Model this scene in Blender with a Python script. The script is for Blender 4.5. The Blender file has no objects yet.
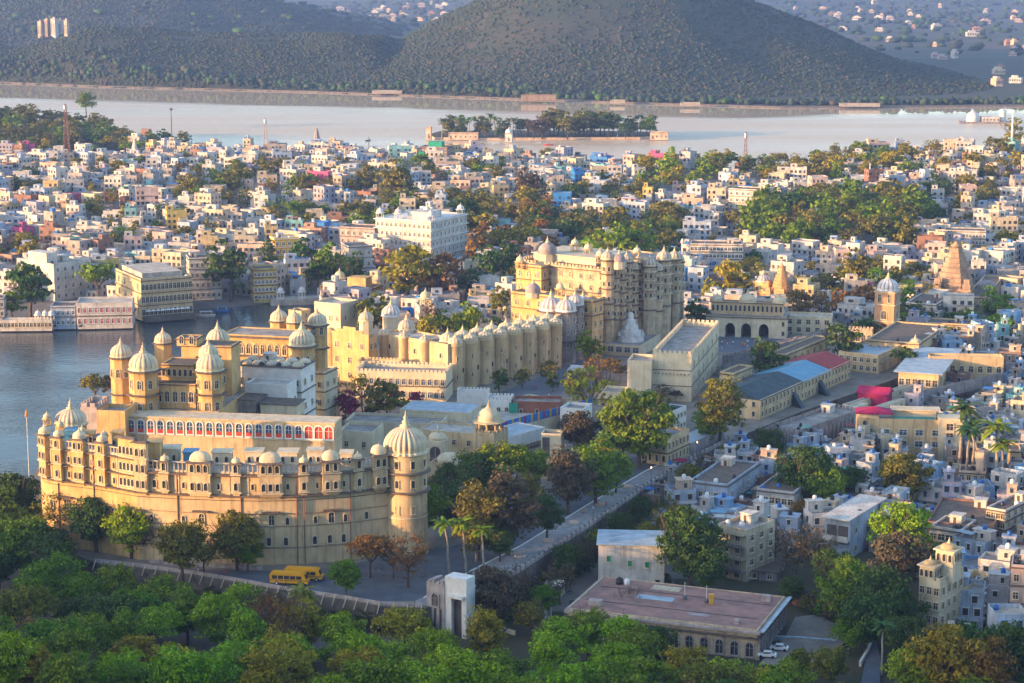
import bpy, math, random
import numpy as np
from mathutils import Vector, Matrix, noise as mnoise
from math import sin, cos, tan, atan, atan2, pi, radians as R, sqrt, hypot
random.seed(7)
C = bpy.context.scene.collection
sc = bpy.context.scene

# ---------------------------------------------------------------- camera, sky, sun, exposure
H, F = 156.0, 2050.0
PITCH = atan(381.5 / F)
cam = bpy.data.cameras.new('camera'); cam.lens = F / 1024 * 36; cam.sensor_width = 36
cam.clip_start = 1; cam.clip_end = 40000
camo = bpy.data.objects.new('camera', cam); C.objects.link(camo)
camo.location = (0, 0, H); camo.rotation_euler = (pi / 2 - PITCH, 0, 0); sc.camera = camo

SUN_AZ, SUN_EL = 249.0, 8.5          # compass azimuth (clockwise from +Y) the light comes from
w = bpy.data.worlds.new('World'); sc.world = w; w.use_nodes = True
nt = w.node_tree; bg = nt.nodes['Background']
sky = nt.nodes.new('ShaderNodeTexSky'); sky.sky_type = 'NISHITA'; sky.sun_disc = False
sky.sun_elevation = R(SUN_EL); sky.sun_rotation = R(SUN_AZ); sky.altitude = 600; sky.dust_density = 2.2; sky.ozone_density = 1.4
nt.links.new(sky.outputs[0], bg.inputs[0]); bg.inputs[1].default_value = 0.15
sl = bpy.data.lights.new('sun', 'SUN'); sl.energy = 3.3; sl.angle = R(0.6); sl.color = (1.0, 0.54, 0.22)
so = bpy.data.objects.new('sun', sl); C.objects.link(so)
a, e = R(SUN_AZ), R(SUN_EL)
SUND = Vector((sin(a) * cos(e), cos(a) * cos(e), sin(e)))
so.rotation_euler = SUND.to_track_quat('Z', 'Y').to_euler(); so.location = (-900, -400, 700)
sc.view_settings.view_transform = 'Standard'; sc.view_settings.look = 'None'
sc.view_settings.exposure = 2.02; sc.view_settings.gamma = 1.0; sc.view_settings.use_curve_mapping = False
sc.cycles.use_denoising = True
sc.cycles.max_bounces = 5; sc.cycles.diffuse_bounces = 2; sc.cycles.glossy_bounces = 2; sc.cycles.transmission_bounces = 2
sc.cycles.volume_bounces = 0; sc.cycles.transparent_max_bounces = 4
sc.cycles.caustics_reflective = False; sc.cycles.caustics_refractive = False
HAZE = 0.9e-4

# ---------------------------------------------------------------- the camera's geometry, used to survey real positions
def dep(py): return PITCH + atan((py - 341.5) / F)
def zt(Y, py): return H - Y * tan(dep(py))
def zcam(Y, z): return Y * cos(PITCH) + (H - z) * sin(PITCH)
def G(px, py, z=0.0):
    Y = (H - z) / tan(dep(py)); return ((px - 512) / F * zcam(Y, z), Y)
def PX(px, Y, z): return ((px - 512) / F * zcam(Y, z), Y)
def proj(X, Y, z):
    q = zcam(Y, z); return (512 + F * X / q, 341.5 + F * ((H - z) * cos(PITCH) - Y * sin(PITCH)) / q)
def reach(P, z, d, px):                 # distance from P along d until it appears in column px
    k = (px - 512) / F
    return (k * zcam(P[1], z) - P[0]) / (d[0] - k * d[1] * cos(PITCH))
def inpoly(x, y, poly):
    r = False; n = len(poly)
    for i in range(n):
        x0, y0 = poly[i]; x1, y1 = poly[i - 1]
        if (y0 > y) != (y1 > y) and x < (x1 - x0) * (y - y0) / (y1 - y0) + x0: r = not r
    return r

# ---------------------------------------------------------------- materials
MATS = {}
def mat(name, col, col2=None, scale=0.35, rough=0.85, streak=0.0, island=0.0, metal=0.0, emit=0.0, trans=0.0, spec=0.3, detail=4.0, sharp=None):
    m = bpy.data.materials.new(name); m.use_nodes = True; n = m.node_tree.nodes; l = m.node_tree.links
    b = n['Principled BSDF']; b.inputs['Roughness'].default_value = rough; b.inputs['Metallic'].default_value = metal
    b.inputs['Specular IOR Level'].default_value = spec
    col = tuple(col) + (1,); out = None
    if col2 is not None:
        g = n.new('ShaderNodeNewGeometry'); t = n.new('ShaderNodeTexNoise'); t.inputs['Scale'].default_value = scale
        t.inputs['Detail'].default_value = detail; t.inputs['Roughness'].default_value = 0.65
        l.new(g.outputs['Position'], t.inputs['Vector'])
        r = n.new('ShaderNodeMapRange'); lo, hi = sharp or (0.38, 0.68)
        r.inputs['From Min'].default_value = lo; r.inputs['From Max'].default_value = hi
        l.new(t.outputs['Fac'], r.inputs['Value'])
        x = n.new('ShaderNodeMix'); x.data_type = 'RGBA'; x.inputs['A'].default_value = col; x.inputs['B'].default_value = tuple(col2) + (1,)
        l.new(r.outputs[0], x.inputs['Factor']); out = x.outputs['Result']
        if streak:
            mp = n.new('ShaderNodeMapping'); mp.inputs['Scale'].default_value = (1.3, 1.3, 0.09); l.new(g.outputs['Position'], mp.inputs['Vector'])
            t2 = n.new('ShaderNodeTexNoise'); t2.inputs['Scale'].default_value = 1.0; t2.inputs['Detail'].default_value = 5; l.new(mp.outputs[0], t2.inputs['Vector'])
            r2 = n.new('ShaderNodeMapRange'); r2.inputs['From Min'].default_value = 0.5; r2.inputs['From Max'].default_value = 0.75
            r2.inputs['To Max'].default_value = streak; l.new(t2.outputs['Fac'], r2.inputs['Value'])
            y = n.new('ShaderNodeMix'); y.data_type = 'RGBA'; y.inputs['B'].default_value = (0.12, 0.09, 0.065, 1)
            l.new(r2.outputs[0], y.inputs['Factor']); l.new(out, y.inputs['A']); out = y.outputs['Result']
    if island:
        g = n.new('ShaderNodeNewGeometry'); o = n.new('ShaderNodeObjectInfo'); hs = n.new('ShaderNodeHueSaturation')
        r = n.new('ShaderNodeMapRange'); r.inputs['To Min'].default_value = 1 - island; r.inputs['To Max'].default_value = 1 + island
        l.new(g.outputs['Random Per Island'], r.inputs['Value']); l.new(r.outputs[0], hs.inputs['Value'])
        r3 = n.new('ShaderNodeMapRange'); r3.inputs['To Min'].default_value = 0.478; r3.inputs['To Max'].default_value = 0.522
        l.new(o.outputs['Random'], r3.inputs['Value']); l.new(r3.outputs[0], hs.inputs['Hue'])
        hs.inputs['Color'].default_value = col
        if out is not None: l.new(out, hs.inputs['Color'])
        out = hs.outputs['Color']
    if out is not None: l.new(out, b.inputs['Base Color'])
    else: b.inputs['Base Color'].default_value = col
    if emit:
        b.inputs['Emission Color'].default_value = col; b.inputs['Emission Strength'].default_value = emit
    if trans:
        tr = n.new('ShaderNodeBsdfTranslucent'); ms = n.new('ShaderNodeMixShader'); ms.inputs[0].default_value = trans
        if out is not None: l.new(out, tr.inputs['Color'])
        else: tr.inputs['Color'].default_value = col
        l.new(b.outputs[0], ms.inputs[1]); l.new(tr.outputs[0], ms.inputs[2]); l.new(ms.outputs[0], n['Material Output'].inputs['Surface'])
    MATS[name] = m; return m
def M(k): return MATS[k]

mat('cream_plaster', (.65, .50, .29), (.44, .32, .18), .16, streak=.55, detail=9)
mat('golden_sunlit_plaster', (.66, .44, .19), (.44, .27, .105), .2, streak=.55, detail=9)  # golden tint of the low sun is put into this plaster colour
mat('pale_plaster', (.66, .58, .42), (.50, .42, .28), .2, streak=.30)
mat('tan_stone', (.60, .48, .32), (.33, .25, .17), .3, streak=.40)
mat('palace_stone', (.58, .44, .28), (.36, .26, .17), .35, streak=.45)
mat('temple_stone', (.42, .30, .21), (.25, .175, .125), .4, streak=.5)
mat('orange_stone', (.60, .34, .17), (.42, .23, .12), .4, streak=.4)
mat('grey_stone', (.33, .30, .29), (.17, .155, .155), .35, streak=.5)
mat('mauve_stone', (.46, .40, .38), (.30, .25, .24), .35, streak=.45)
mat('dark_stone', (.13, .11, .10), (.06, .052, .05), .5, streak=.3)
mat('brown_eave', (.17, .13, .10), (.09, .07, .06), .6)
mat('trim', (.64, .57, .43), (.44, .36, .24), .5)
mat('dark_trim', (.36, .27, .17), (.22, .16, .10), .5)
mat('white_trim', (.74, .73, .70), (.60, .58, .55), .5)
mat('dome_plaster', (.70, .60, .40), (.50, .41, .28), .45, streak=.3)
mat('white_dome', (.70, .70, .70), (.48, .47, .47), .45, streak=.3)
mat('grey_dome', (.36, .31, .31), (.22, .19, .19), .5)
mat('gilt', (.75, .52, .2), rough=.35, metal=.6)
mat('glass', (.030, .036, .045), (.075, .07, .065), .8, rough=.25, spec=.5)
mat('blue_glass', (.05, .12, .22), (.03, .06, .12), .8, rough=.25)
mat('red_paint', (.52, .07, .035), (.40, .05, .03), .6)
mat('roof_grey', (.36, .33, .30), (.16, .15, .14), .3, detail=10)
mat('roof_pale', (.54, .49, .42), (.27, .24, .20), .3, detail=10)
mat('roof_purple', (.36, .20, .165), (.18, .11, .095), .22, detail=12)
mat('roof_slate', (.060, .095, .115), (.03, .045, .055), .4, detail=10)
mat('blue_sheet', (.10, .30, .46), (.07, .22, .36), .4, rough=.5)
mat('bright_blue', (.03, .20, .55), (.03, .15, .42), .5, rough=.6)
mat('pale_blue_sheet', (.38, .48, .56), (.22, .27, .32), .35, rough=.6, detail=10)
mat('magenta_cloth', (.42, .02, .10), (.30, .015, .07), .4)
mat('red_sheet', (.38, .06, .06), (.28, .05, .05), .4)
mat('green_net', (.02, .30, .20), (.02, .22, .15), .5)
mat('teal_paint', (.08, .34, .32), (.06, .25, .25), .5)
mat('canvas', (.50, .50, .52), (.42, .42, .44), .3)
mat('door_wood', (.13, .075, .05), (.08, .045, .03), 1.0)
mat('green_shutter', (.02, .27, .12))
mat('iron', (.10, .10, .11), rough=.5)
mat('rust_iron', (.24, .12, .09), rough=.7)
mat('white_metal', (.75, .75, .74), rough=.5)
mat('asphalt', (.12, .135, .16), (.08, .09, .11), .25, detail=8)
mat('paving', (.34, .33, .33), (.20, .195, .20), .6, detail=9)
mat('court_paving', (.15, .17, .20), (.10, .115, .14), .12, detail=8)
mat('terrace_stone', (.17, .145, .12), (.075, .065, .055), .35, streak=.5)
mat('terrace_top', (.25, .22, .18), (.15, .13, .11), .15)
mat('black_tank', (.025, .025, .03), rough=.4)
mat('blue_tank', (.02, .12, .40), rough=.4)
mat('white_tank', (.72, .72, .72), rough=.5)
mat('brick', (.30, .115, .07), (.21, .08, .05), .5)
mat('yellow_paint', (.62, .40, .06), (.52, .33, .05), .6)
mat('bus_yellow', (.72, .36, .02), rough=.35)
mat('tyre', (.02, .02, .02))
mat('car_white', (.75, .76, .78), rough=.25, spec=.5)
mat('skin', (.35, .2, .13)); mat('cloth_white', (.7, .7, .7)); mat('cloth_red', (.5, .06, .05)); mat('cloth_dark', (.05, .06, .09)); mat('cloth_blue', (.08, .18, .4)); mat('cloth_orange', (.7, .3, .05))
mat('lamp_glow', (1, .62, .3), emit=1.2)
HC = {  # house plaster colours
 'white': (.66, .62, .57), 'chalk white': (.52, .51, .51), 'cream': (.62, .53, .38), 'pale blue': (.42, .50, .62), 'sky blue': (.26, .46, .72),
 'pale pink': (.60, .46, .42), 'grey': (.36, .34, .33), 'ochre': (.58, .45, .24), 'terracotta': (.42, .26, .19), 'yellow': (.70, .52, .16),
 'peach': (.66, .50, .38), 'brown': (.27, .19, .15), 'turquoise': (.25, .52, .53), 'lilac': (.44, .41, .50), 'brick': (.29, .16, .12), 'magenta': (.55, .10, .25)}
for k, c in HC.items(): mat('house_' + k, c, tuple(x * .58 for x in c), .22, streak=.5, detail=7)

LEAF = {'bright': (.26, .38, .006), 'green': (.16, .25, .010), 'dark': (.065, .125, .020), 'olive': (.20, .185, .022), 'yellow': (.34, .28, .015), 'rust': (.25, .14, .035), 'brown': (.13, .10, .055), 'pink': (.34, .03, .10), 'orange': (.26, .13, .02)}
for k, c in LEAF.items():
    mat('leaf_' + k, c, tuple(x * q for x, q in zip(c, (.62, .72, .7))), .30, rough=.6, island=.42, trans=.22, spec=.2, sharp=(.42, .6))
mat('leaf_scrub', (.032, .052, .026), (.024, .040, .022), .03, rough=.8, island=.25)
mat('leaf_scrub_dry', (.070, .060, .034), (.05, .042, .03), .05, rough=.7, island=.3)
mat('bark', (.11, .08, .055), (.06, .045, .035), 1.5)
mat('palm_bark', (.30, .26, .21), (.2, .17, .14), 1.5)

# ---------------------------------------------------------------- mesh builder
class MB:
    def __init__(s): s.v = []; s.f = []; s.m = []; s.s = []
    def add(s, vs, fs, m=0, sm=False):
        o = len(s.v); s.v += [tuple(v) for v in vs]; s.f += [tuple(i + o for i in f) for f in fs]; s.m += [m] * len(fs); s.s += [sm] * len(fs)
    def box(s, x0, y0, z0, x1, y1, z1, m=0, bottom=True):
        v = [(x0, y0, z0), (x1, y0, z0), (x1, y1, z0), (x0, y1, z0), (x0, y0, z1), (x1, y0, z1), (x1, y1, z1), (x0, y1, z1)]
        f = [(0, 1, 5, 4), (1, 2, 6, 5), (2, 3, 7, 6), (3, 0, 4, 7), (4, 5, 6, 7)] + ([(3, 2, 1, 0)] if bottom else [])
        s.add(v, f, m)
    def rbox(s, cx, cy, z0, z1, lx, ly, ang, m=0):      # box centred on x,y, turned about z
        c, d = cos(ang), sin(ang); q = [(-lx / 2, -ly / 2), (lx / 2, -ly / 2), (lx / 2, ly / 2), (-lx / 2, ly / 2)]
        s.prism([(cx + x * c - y * d, cy + x * d + y * c) for x, y in q], z0, z1, m)
    def prism(s, poly, z0, z1, m=0, top=True, bottom=True, mt=None):
        n = len(poly); v = [(x, y, z0) for x, y in poly] + [(x, y, z1) for x, y in poly]
        s.add(v, [(i, (i + 1) % n, n + (i + 1) % n, n + i) for i in range(n)], m)
        if top: s.add([(x, y, z1) for x, y in poly], [tuple(range(n))], m if mt is None else mt)
        if bottom: s.add([(x, y, z0) for x, y in poly], [tuple(range(n - 1, -1, -1))], m)
    def lathe(s, cx, cy, prof, n=16, m=0, a0=0.0, ribs=0, amp=0.0, smooth=True, capb=False):
        o = []
        for r, z in prof:
            for i in range(n):
                t = a0 + 2 * pi * i / n; q = r * (1 + (amp * (abs(cos(ribs * t / 2)) - .6) if ribs else 0)); o.append((cx + q * cos(t), cy + q * sin(t), z))
        f = [(k * n + i, k * n + (i + 1) % n, (k + 1) * n + (i + 1) % n, (k + 1) * n + i) for k in range(len(prof) - 1) for i in range(n)]
        s.add(o, f, m, smooth)
        if prof[-1][0] > .02: k = (len(prof) - 1) * n; s.add(o[k:], [tuple(range(n))], m)
        if capb: s.add(o[:n], [tuple(range(n - 1, -1, -1))], m)
    def tube(s, p, q, r0, r1, n=6, m=0):
        p, q = Vector(p), Vector(q); d = (q - p); u = d.orthogonal().normalized(); w_ = d.normalized().cross(u); o = []
        for c, r in ((p, r0), (q, r1)):
            for i in range(n): t = 2 * pi * i / n; o.append(c + u * r * cos(t) + w_ * r * sin(t))
        s.add(o, [(i, (i + 1) % n, n + (i + 1) % n, n + i) for i in range(n)] + [tuple(range(n, 2 * n))], m, True)
    def mesh(s, name, mats):
        me = bpy.data.meshes.new(name); me.from_pydata(s.v, [], s.f)
        for k in mats: me.materials.append(MATS[k] if isinstance(k, str) else k)
        if any(s.m): me.polygons.foreach_set('material_index', s.m)
        if any(s.s): me.polygons.foreach_set('use_smooth', s.s)
        return me
    def part(s, name, mats, parent=None, label=None):
        if not s.v: return None
        return link(name, s.mesh(name, mats if isinstance(mats, (list, tuple)) else [mats]), parent, label)
def link(name, me, parent=None, label=None):
    o = bpy.data.objects.new(name, me); C.objects.link(o)
    if parent is not None: o.parent = parent
    if label: o['label'] = label
    return o
def tag(o, label=None, cat=None, group=None, kind=None):
    for k, v in (('label', label), ('category', cat), ('group', group), ('kind', kind)):
        if v: o[k] = v
    return o
def thing(name, label, cat, loc=(0, 0, 0), rz=0.0, group=None):
    o = bpy.data.objects.new(name, None); C.objects.link(o); o.empty_display_size = .5
    o.location = loc; o.rotation_euler = (0, 0, rz); return tag(o, label, cat, group)
def struct(o): o['kind'] = 'structure'; return o
def copy_tree(o, parent=None):
    c = o.copy(); C.objects.link(c); c.parent = parent
    for ch in list(o.children): copy_tree(ch, c)
    return c
OCC = []            # occupied ground discs (x, y, r)
def occ(x, y, r): OCC.append((x, y, r))
def free(x, y, r): return all((x - a) ** 2 + (y - b) ** 2 > (r + c) ** 2 for a, b, c in OCC)
# ================================================================ LAND AND WATER
PICHOLA = [G(*p) for p in [(-1500, 352), (-100, 336), (0, 331), (52, 328), (76, 327.5), (133, 323), (142, 320), (192, 311.5), (215, 309.5), (250, 307), (272, 304.5), (306, 303), (322, 303),
           (313, 316), (300, 335), (268, 352), (215, 364), (130, 402), (100, 414), (58, 442), (37, 500), (30, 530), (-40, 556), (-300, 590), (-1500, 640)]]
FATEH = [G(*p) for p in [(-1500, 141), (0, 141), (110, 143), (160, 150), (250, 157), (330, 162), (420, 167), (520, 172), (640, 178), (760, 182), (860, 177), (920, 168), (985, 152), (1050, 138), (1800, 125),
         (1900, 104), (1024, 106.5), (900, 107.5), (780, 108), (640, 104), (520, 99.5), (400, 95.5), (300, 92), (200, 89.5), (100, 87), (0, 83), (-1500, 78)]]
TZ = 8.0
TERRACE_PX = [(20, 512), (40, 535), (62, 551), (101, 564), (134, 567), (193, 575), (236, 582), (291, 592), (347, 600), (380, 606), (424, 608), (456, 602), (515, 575), (593, 525), (651, 485), (700, 456), (745, 434), (800, 412), (860, 391),
              (930, 367), (1000, 345), (1004, 340), (900, 352), (850, 330), (832, 317), (700, 314), (560, 318), (430, 318), (345, 313), (325, 312), (308, 326), (290, 341), (262, 352), (212, 360), (128, 398), (100, 409), (56, 434), (30, 480)]
TERR = [G(px, py, TZ) for px, py in TERRACE_PX]
ISLE = [G(*p) for p in [(427, 137), (434, 139.5), (470, 140.5), (560, 140), (640, 139.5), (666, 137.5), (664, 134.5), (600, 133), (500, 132.5), (440, 133.5)]]

def sdist(X, Y, poly):                 # signed distance, negative inside
    d = np.full(X.shape, 1e18); ins = np.zeros(X.shape, bool); n = len(poly)
    for i in range(n):
        x0, y0 = poly[i]; x1, y1 = poly[(i + 1) % n]; ex, ey = x1 - x0, y1 - y0
        t = np.clip(((X - x0) * ex + (Y - y0) * ey) / (ex * ex + ey * ey), 0, 1)
        d = np.minimum(d, (X - x0 - t * ex) ** 2 + (Y - y0 - t * ey) ** 2)
        c = (y0 > Y) != (y1 > Y); xi = (x1 - x0) * (Y - y0) / (y1 - y0 + 1e-12) + x0; ins ^= c & (X < xi)
    d = np.sqrt(d); return np.where(ins, -d, d)
def ridge(X, Y, yr, tab, wf, wb, pw=1.0):
    xs = [PX(p, yr, 60)[0] for p, _ in tab]; zs = [max(0, zt(yr, q)) for _, q in tab]
    hx = np.interp(X, xs, zs); t = Y - yr; f = np.clip(1 - np.where(t < 0, -t / wf, t / wb), 0, 1)
    return hx * (f * f * (3 - 2 * f)) ** pw
HTAB = [(200, 100), (330, 80), (350, 66), (400, 42), (450, 18), (480, 2), (520, -22), (560, -40), (610, -47), (660, -40), (700, -22), (745, 0), (800, 20), (850, 43), (900, 62), (950, 79), (985, 93), (1020, 101)]
BTAB = [(-900, 30), (-300, 12), (-100, 30), (0, 50), (50, 47), (80, 36), (110, 28), (150, 27), (200, 35), (260, 36), (330, 36), (380, 38), (420, 50), (470, 72), (530, 95)]
CTAB = [(-1500, -40), (-300, -30), (0, 0), (60, -8), (140, -16), (200, -13), (250, -3), (310, 11), (345, 23), (375, 32), (430, 44)]
DTAB = [(-6000, -30), (0, -24), (330, -8), (430, -14), (520, -30), (800, -18), (900, -25), (1030, -12), (6000, -30)]
_rs = np.random.RandomState(3)
_wv = [(_rs.uniform(-1, 1), _rs.uniform(-1, 1), _rs.uniform(0, 6.3)) for _ in range(40)]
def waves(X, Y, lam, k0, k):
    o = 0
    for a_, b_, p_ in _wv[k0:k0 + k]: o = o + np.sin((X * a_ + Y * b_) / lam * 6.28 + p_)
    return o / k
def hill_h(X, Y):
    w_ = waves(X, Y, 420, 0, 8) + .5 * waves(X, Y, 170, 8, 8) + .25 * waves(X, Y, 70, 16, 8)
    h = ridge(X, Y, 2950, HTAB, 640, 1000, .9); k = ridge(X, Y, 2860, BTAB, 400, 420, .8); c = ridge(X, Y, 4200, CTAB, 1000, 1500, .9); d = ridge(X, Y, 8600, DTAB, 2600, 3000, 1)
    m = np.maximum(np.maximum(h, k), np.maximum(c, d)); return m * (1 + .10 * w_ * np.clip(m / 60, 0, 1)) + np.clip(m / 40, 0, 1) * (3 * w_ + 5 * waves(X, Y * .35, 90, 24, 8))
def near_hill(X, Y):                   # the hill the photographer stands on and its spur to the west, which throws the evening shade
    def seg(x0, y0, z0, x1, y1, z1, wd):
        ex, ey = x1 - x0, y1 - y0; t = np.clip(((X - x0) * ex + (Y - y0) * ey) / (ex * ex + ey * ey), 0, 1)
        d = np.hypot(X - x0 - t * ex, Y - y0 - t * ey); f = np.clip(1 - d / wd, 0, 1); return (z0 + (z1 - z0) * t) * f ** 1.35
    return np.maximum(np.maximum(seg(60, -60, 172, -330, 40, 150, 460), seg(-330, 40, 150, -520, 170, HW1, 340)), np.maximum(seg(60, -60, 172, 500, -120, 90, 420), seg(-520, 170, HW1, -640, 330, HW2, 290)))
HW1, HW2 = 134, 92
def ground_h(X, Y):
    X = np.asarray(X, float); Y = np.asarray(Y, float)
    h = 1.6 + .5 * waves(X, Y, 140, 0, 8)
    for (px, py, z, hz, sg) in [(15, 138, 0, 9, 80), (-60, 140, 0, 10, 100), (1040, 190, 0, 16, 110), (300, 190, 0, 6, 120), (620, 185, 0, 6, 140), (110, 215, 0, 6, 120)]:
        x0, y0 = G(px, py); h = h + hz * np.exp(-((X - x0) ** 2 + (Y - y0) ** 2) / (2 * sg * sg))
    lk = np.minimum(sdist(X, Y, PICHOLA), sdist(X, Y, FATEH)); s = np.clip((lk + 2.5) / 9, 0, 1)
    h = -3 + (h + 3) * s
    return np.where(Y > 1800, np.where(lk > 0, np.maximum(h, np.minimum(hill_h(X, Y), np.maximum(lk, 0) * .6 + .5)), h), np.where(near_hill(X, Y) > .5, np.maximum(h, near_hill(X, Y)), h))
def gz(x, y): return TZ if inpoly(x, y, TERR) else float(ground_h(x, y))

def hit(px, py):                       # where the line of sight through a pixel meets the land beyond the far lake
    for Y in range(2300, 9000, 12):
        z = zt(Y, py); x = PX(px, Y, z)[0]
        if float(ground_h(x, Y)) >= z: return x, Y, z
    return PX(px, 6000, 2)[0], 6000, 2
def axis(parts):
    o = []
    for a_, b_, s_ in parts: o += list(np.arange(a_, b_, s_))
    return np.array(o + [parts[-1][1]])
xs = axis([(-9000, -3000, 600), (-3000, -1300, 100), (-1300, -400, 18), (-400, 400, 9), (400, 1300, 18), (1300, 3000, 100), (3000, 9000, 600)])
ys = axis([(-1500, -300, 80), (-300, 330, 18), (330, 1100, 9), (1100, 1700, 12), (1700, 2300, 18), (2300, 3300, 15), (3300, 5000, 50), (5000, 14000, 250)])
XX, YY = np.meshgrid(xs, ys); ZZ = ground_h(XX, YY)
nx, ny = len(xs), len(ys)
me = bpy.data.meshes.new('ground'); vv = np.stack([XX, YY, ZZ], -1).reshape(-1, 3)
ii = np.arange(nx * ny).reshape(ny, nx); ff = np.stack([ii[:-1, :-1], ii[:-1, 1:], ii[1:, 1:], ii[1:, :-1]], -1).reshape(-1, 4)
me.from_pydata(vv.tolist(), [], ff.tolist())
mat('urban_ground', (.20, .175, .15), (.11, .10, .085), .06, detail=8)
mat('forest_floor', (.055, .060, .025), (.085, .062, .038), .15, detail=6)
mat('hill_scrub', (.066, .060, .038), (.032, .050, .028), .02, detail=13, sharp=(.36, .62))
mat('far_plain', (.10, .085, .06), (.045, .07, .035), .006, detail=12, sharp=(.42, .58))
for k in ('urban_ground', 'forest_floor', 'hill_scrub', 'far_plain'): me.materials.append(M(k))
cx, cy, cz = [q[ff].mean(1) for q in (vv[:, 0], vv[:, 1], vv[:, 2])]
mi = np.where(cy > 3300, 3, np.where(cy > 1900, 2, 0)); mi = np.where((cy > 3300) & (cz > 25), 2, mi); mi = np.where((cy < 560) & (cy - .7 * cx < 470), 1, mi); mi = np.where(cy < 400, 1, mi)
hx_ = (np.hypot(cx - G(25, 150)[0], cy - G(25, 150)[1]) < 190); mi = np.where(hx_, 1, mi)
me.polygons.foreach_set('material_index', mi.astype(np.int32)); me.polygons.foreach_set('use_smooth', [True] * len(ff))
struct(link('ground', me))

def water_mat(name, col, rough, wave, strength, patch, shelter=False):
    m = bpy.data.materials.new(name); m.use_nodes = True; n = m.node_tree.nodes; l = m.node_tree.links; b = n['Principled BSDF']
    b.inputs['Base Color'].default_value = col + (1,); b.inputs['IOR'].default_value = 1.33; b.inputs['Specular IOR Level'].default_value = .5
    g = n.new('ShaderNodeNewGeometry'); mp = n.new('ShaderNodeMapping'); mp.inputs['Scale'].default_value = (wave * .55, wave, 1); l.new(g.outputs['Position'], mp.inputs[0])
    t = n.new('ShaderNodeTexNoise'); t.inputs['Scale'].default_value = 1; t.inputs['Detail'].default_value = 4; l.new(mp.outputs[0], t.inputs[0])
    mp2 = n.new('ShaderNodeMapping'); mp2.inputs['Scale'].default_value = (patch * .16, patch, 1); l.new(g.outputs['Position'], mp2.inputs[0])
    t2 = n.new('ShaderNodeTexNoise'); t2.inputs['Scale'].default_value = 1; t2.inputs['Detail'].default_value = 5; l.new(mp2.outputs[0], t2.inputs[0])
    r = n.new('ShaderNodeMapRange'); r.inputs['From Min'].default_value = .35; r.inputs['From Max'].default_value = .65; r.inputs['To Min'].default_value = strength * .12; r.inputs['To Max'].default_value = strength
    l.new(t2.outputs['Fac'], r.inputs[0])
    wv, rg = r.outputs[0], None
    if shelter:                          # the strip under the far hills lies calm, out of the wind
        sx = n.new('ShaderNodeSeparateXYZ'); l.new(g.outputs['Position'], sx.inputs[0])
        m1 = n.new('ShaderNodeMath'); m1.operation = 'MULTIPLY_ADD'; m1.inputs[1].default_value = .36; l.new(sx.outputs['X'], m1.inputs[0]); l.new(sx.outputs['Y'], m1.inputs[2])
        m2 = n.new('ShaderNodeMath'); m2.operation = 'MULTIPLY_ADD'; m2.inputs[1].default_value = 160; l.new(t2.outputs['Fac'], m2.inputs[0]); l.new(m1.outputs[0], m2.inputs[2])
        m3 = n.new('ShaderNodeMapRange'); m3.inputs['From Min'].default_value = 2190; m3.inputs['From Max'].default_value = 2255; m3.inputs['To Min'].default_value = 1; m3.inputs['To Max'].default_value = 0; mx = n.new('ShaderNodeMapRange'); mx.inputs['From Min'].default_value = 230; mx.inputs['From Max'].default_value = 620; mx.inputs['To Min'].default_value = 0; mx.inputs['To Max'].default_value = 210; l.new(sx.outputs['X'], mx.inputs[0]); m6 = n.new('ShaderNodeMath'); m6.operation = 'SUBTRACT'; l.new(m2.outputs[0], m6.inputs[0]); l.new(mx.outputs[0], m6.inputs[1]); l.new(m6.outputs[0], m3.inputs[0]); rg = m3.outputs[0]
        m4 = n.new('ShaderNodeMath'); m4.operation = 'MULTIPLY'; l.new(r.outputs[0], m4.inputs[0]); l.new(rg, m4.inputs[1]); wv = m4.outputs[0]
    bp = n.new('ShaderNodeBump'); bp.inputs['Distance'].default_value = 1; l.new(t.outputs['Fac'], bp.inputs['Height']); l.new(wv, bp.inputs['Strength']); l.new(bp.outputs[0], b.inputs['Normal'])
    r2 = n.new('ShaderNodeMapRange'); r2.inputs['From Min'].default_value = .35; r2.inputs['From Max'].default_value = .65; r2.inputs['To Min'].default_value = rough * .6; r2.inputs['To Max'].default_value = rough * 1.4
    l.new(t2.outputs['Fac'], r2.inputs[0]); ro = r2.outputs[0]
    if rg is not None:
        m5 = n.new('ShaderNodeMath'); m5.operation = 'MULTIPLY_ADD'; m5.inputs[2].default_value = .03; l.new(ro, m5.inputs[0]); l.new(rg, m5.inputs[1]); ro = m5.outputs[0]
    l.new(ro, b.inputs['Roughness']); MATS[name] = m
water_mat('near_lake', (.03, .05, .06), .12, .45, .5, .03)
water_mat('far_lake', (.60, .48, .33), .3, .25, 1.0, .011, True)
def flat(name, poly, z, m):
    b = MB(); b.add([(x, y, z) for x, y in poly], [tuple(range(len(poly)))]); o = b.part(name, m); return struct(o)
def grown(poly, r):
    cx_ = sum(p[0] for p in poly) / len(poly); cy_ = sum(p[1] for p in poly) / len(poly)
    return [(x + (x - cx_) / hypot(x - cx_, y - cy_) * r, y + (y - cy_) / hypot(x - cx_, y - cy_) * r) for x, y in poly]
def sheet(name, x0, y0, x1, y1, z, m): return flat(name, [(x0, y0), (x1, y0), (x1, y1), (x0, y1)], z, m)
sheet('lake', -2200, 380, -70, 1080, 0, 'near_lake'); sheet('far_lake', -3500, 1500, 3500, 2750, 0, 'far_lake')

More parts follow.
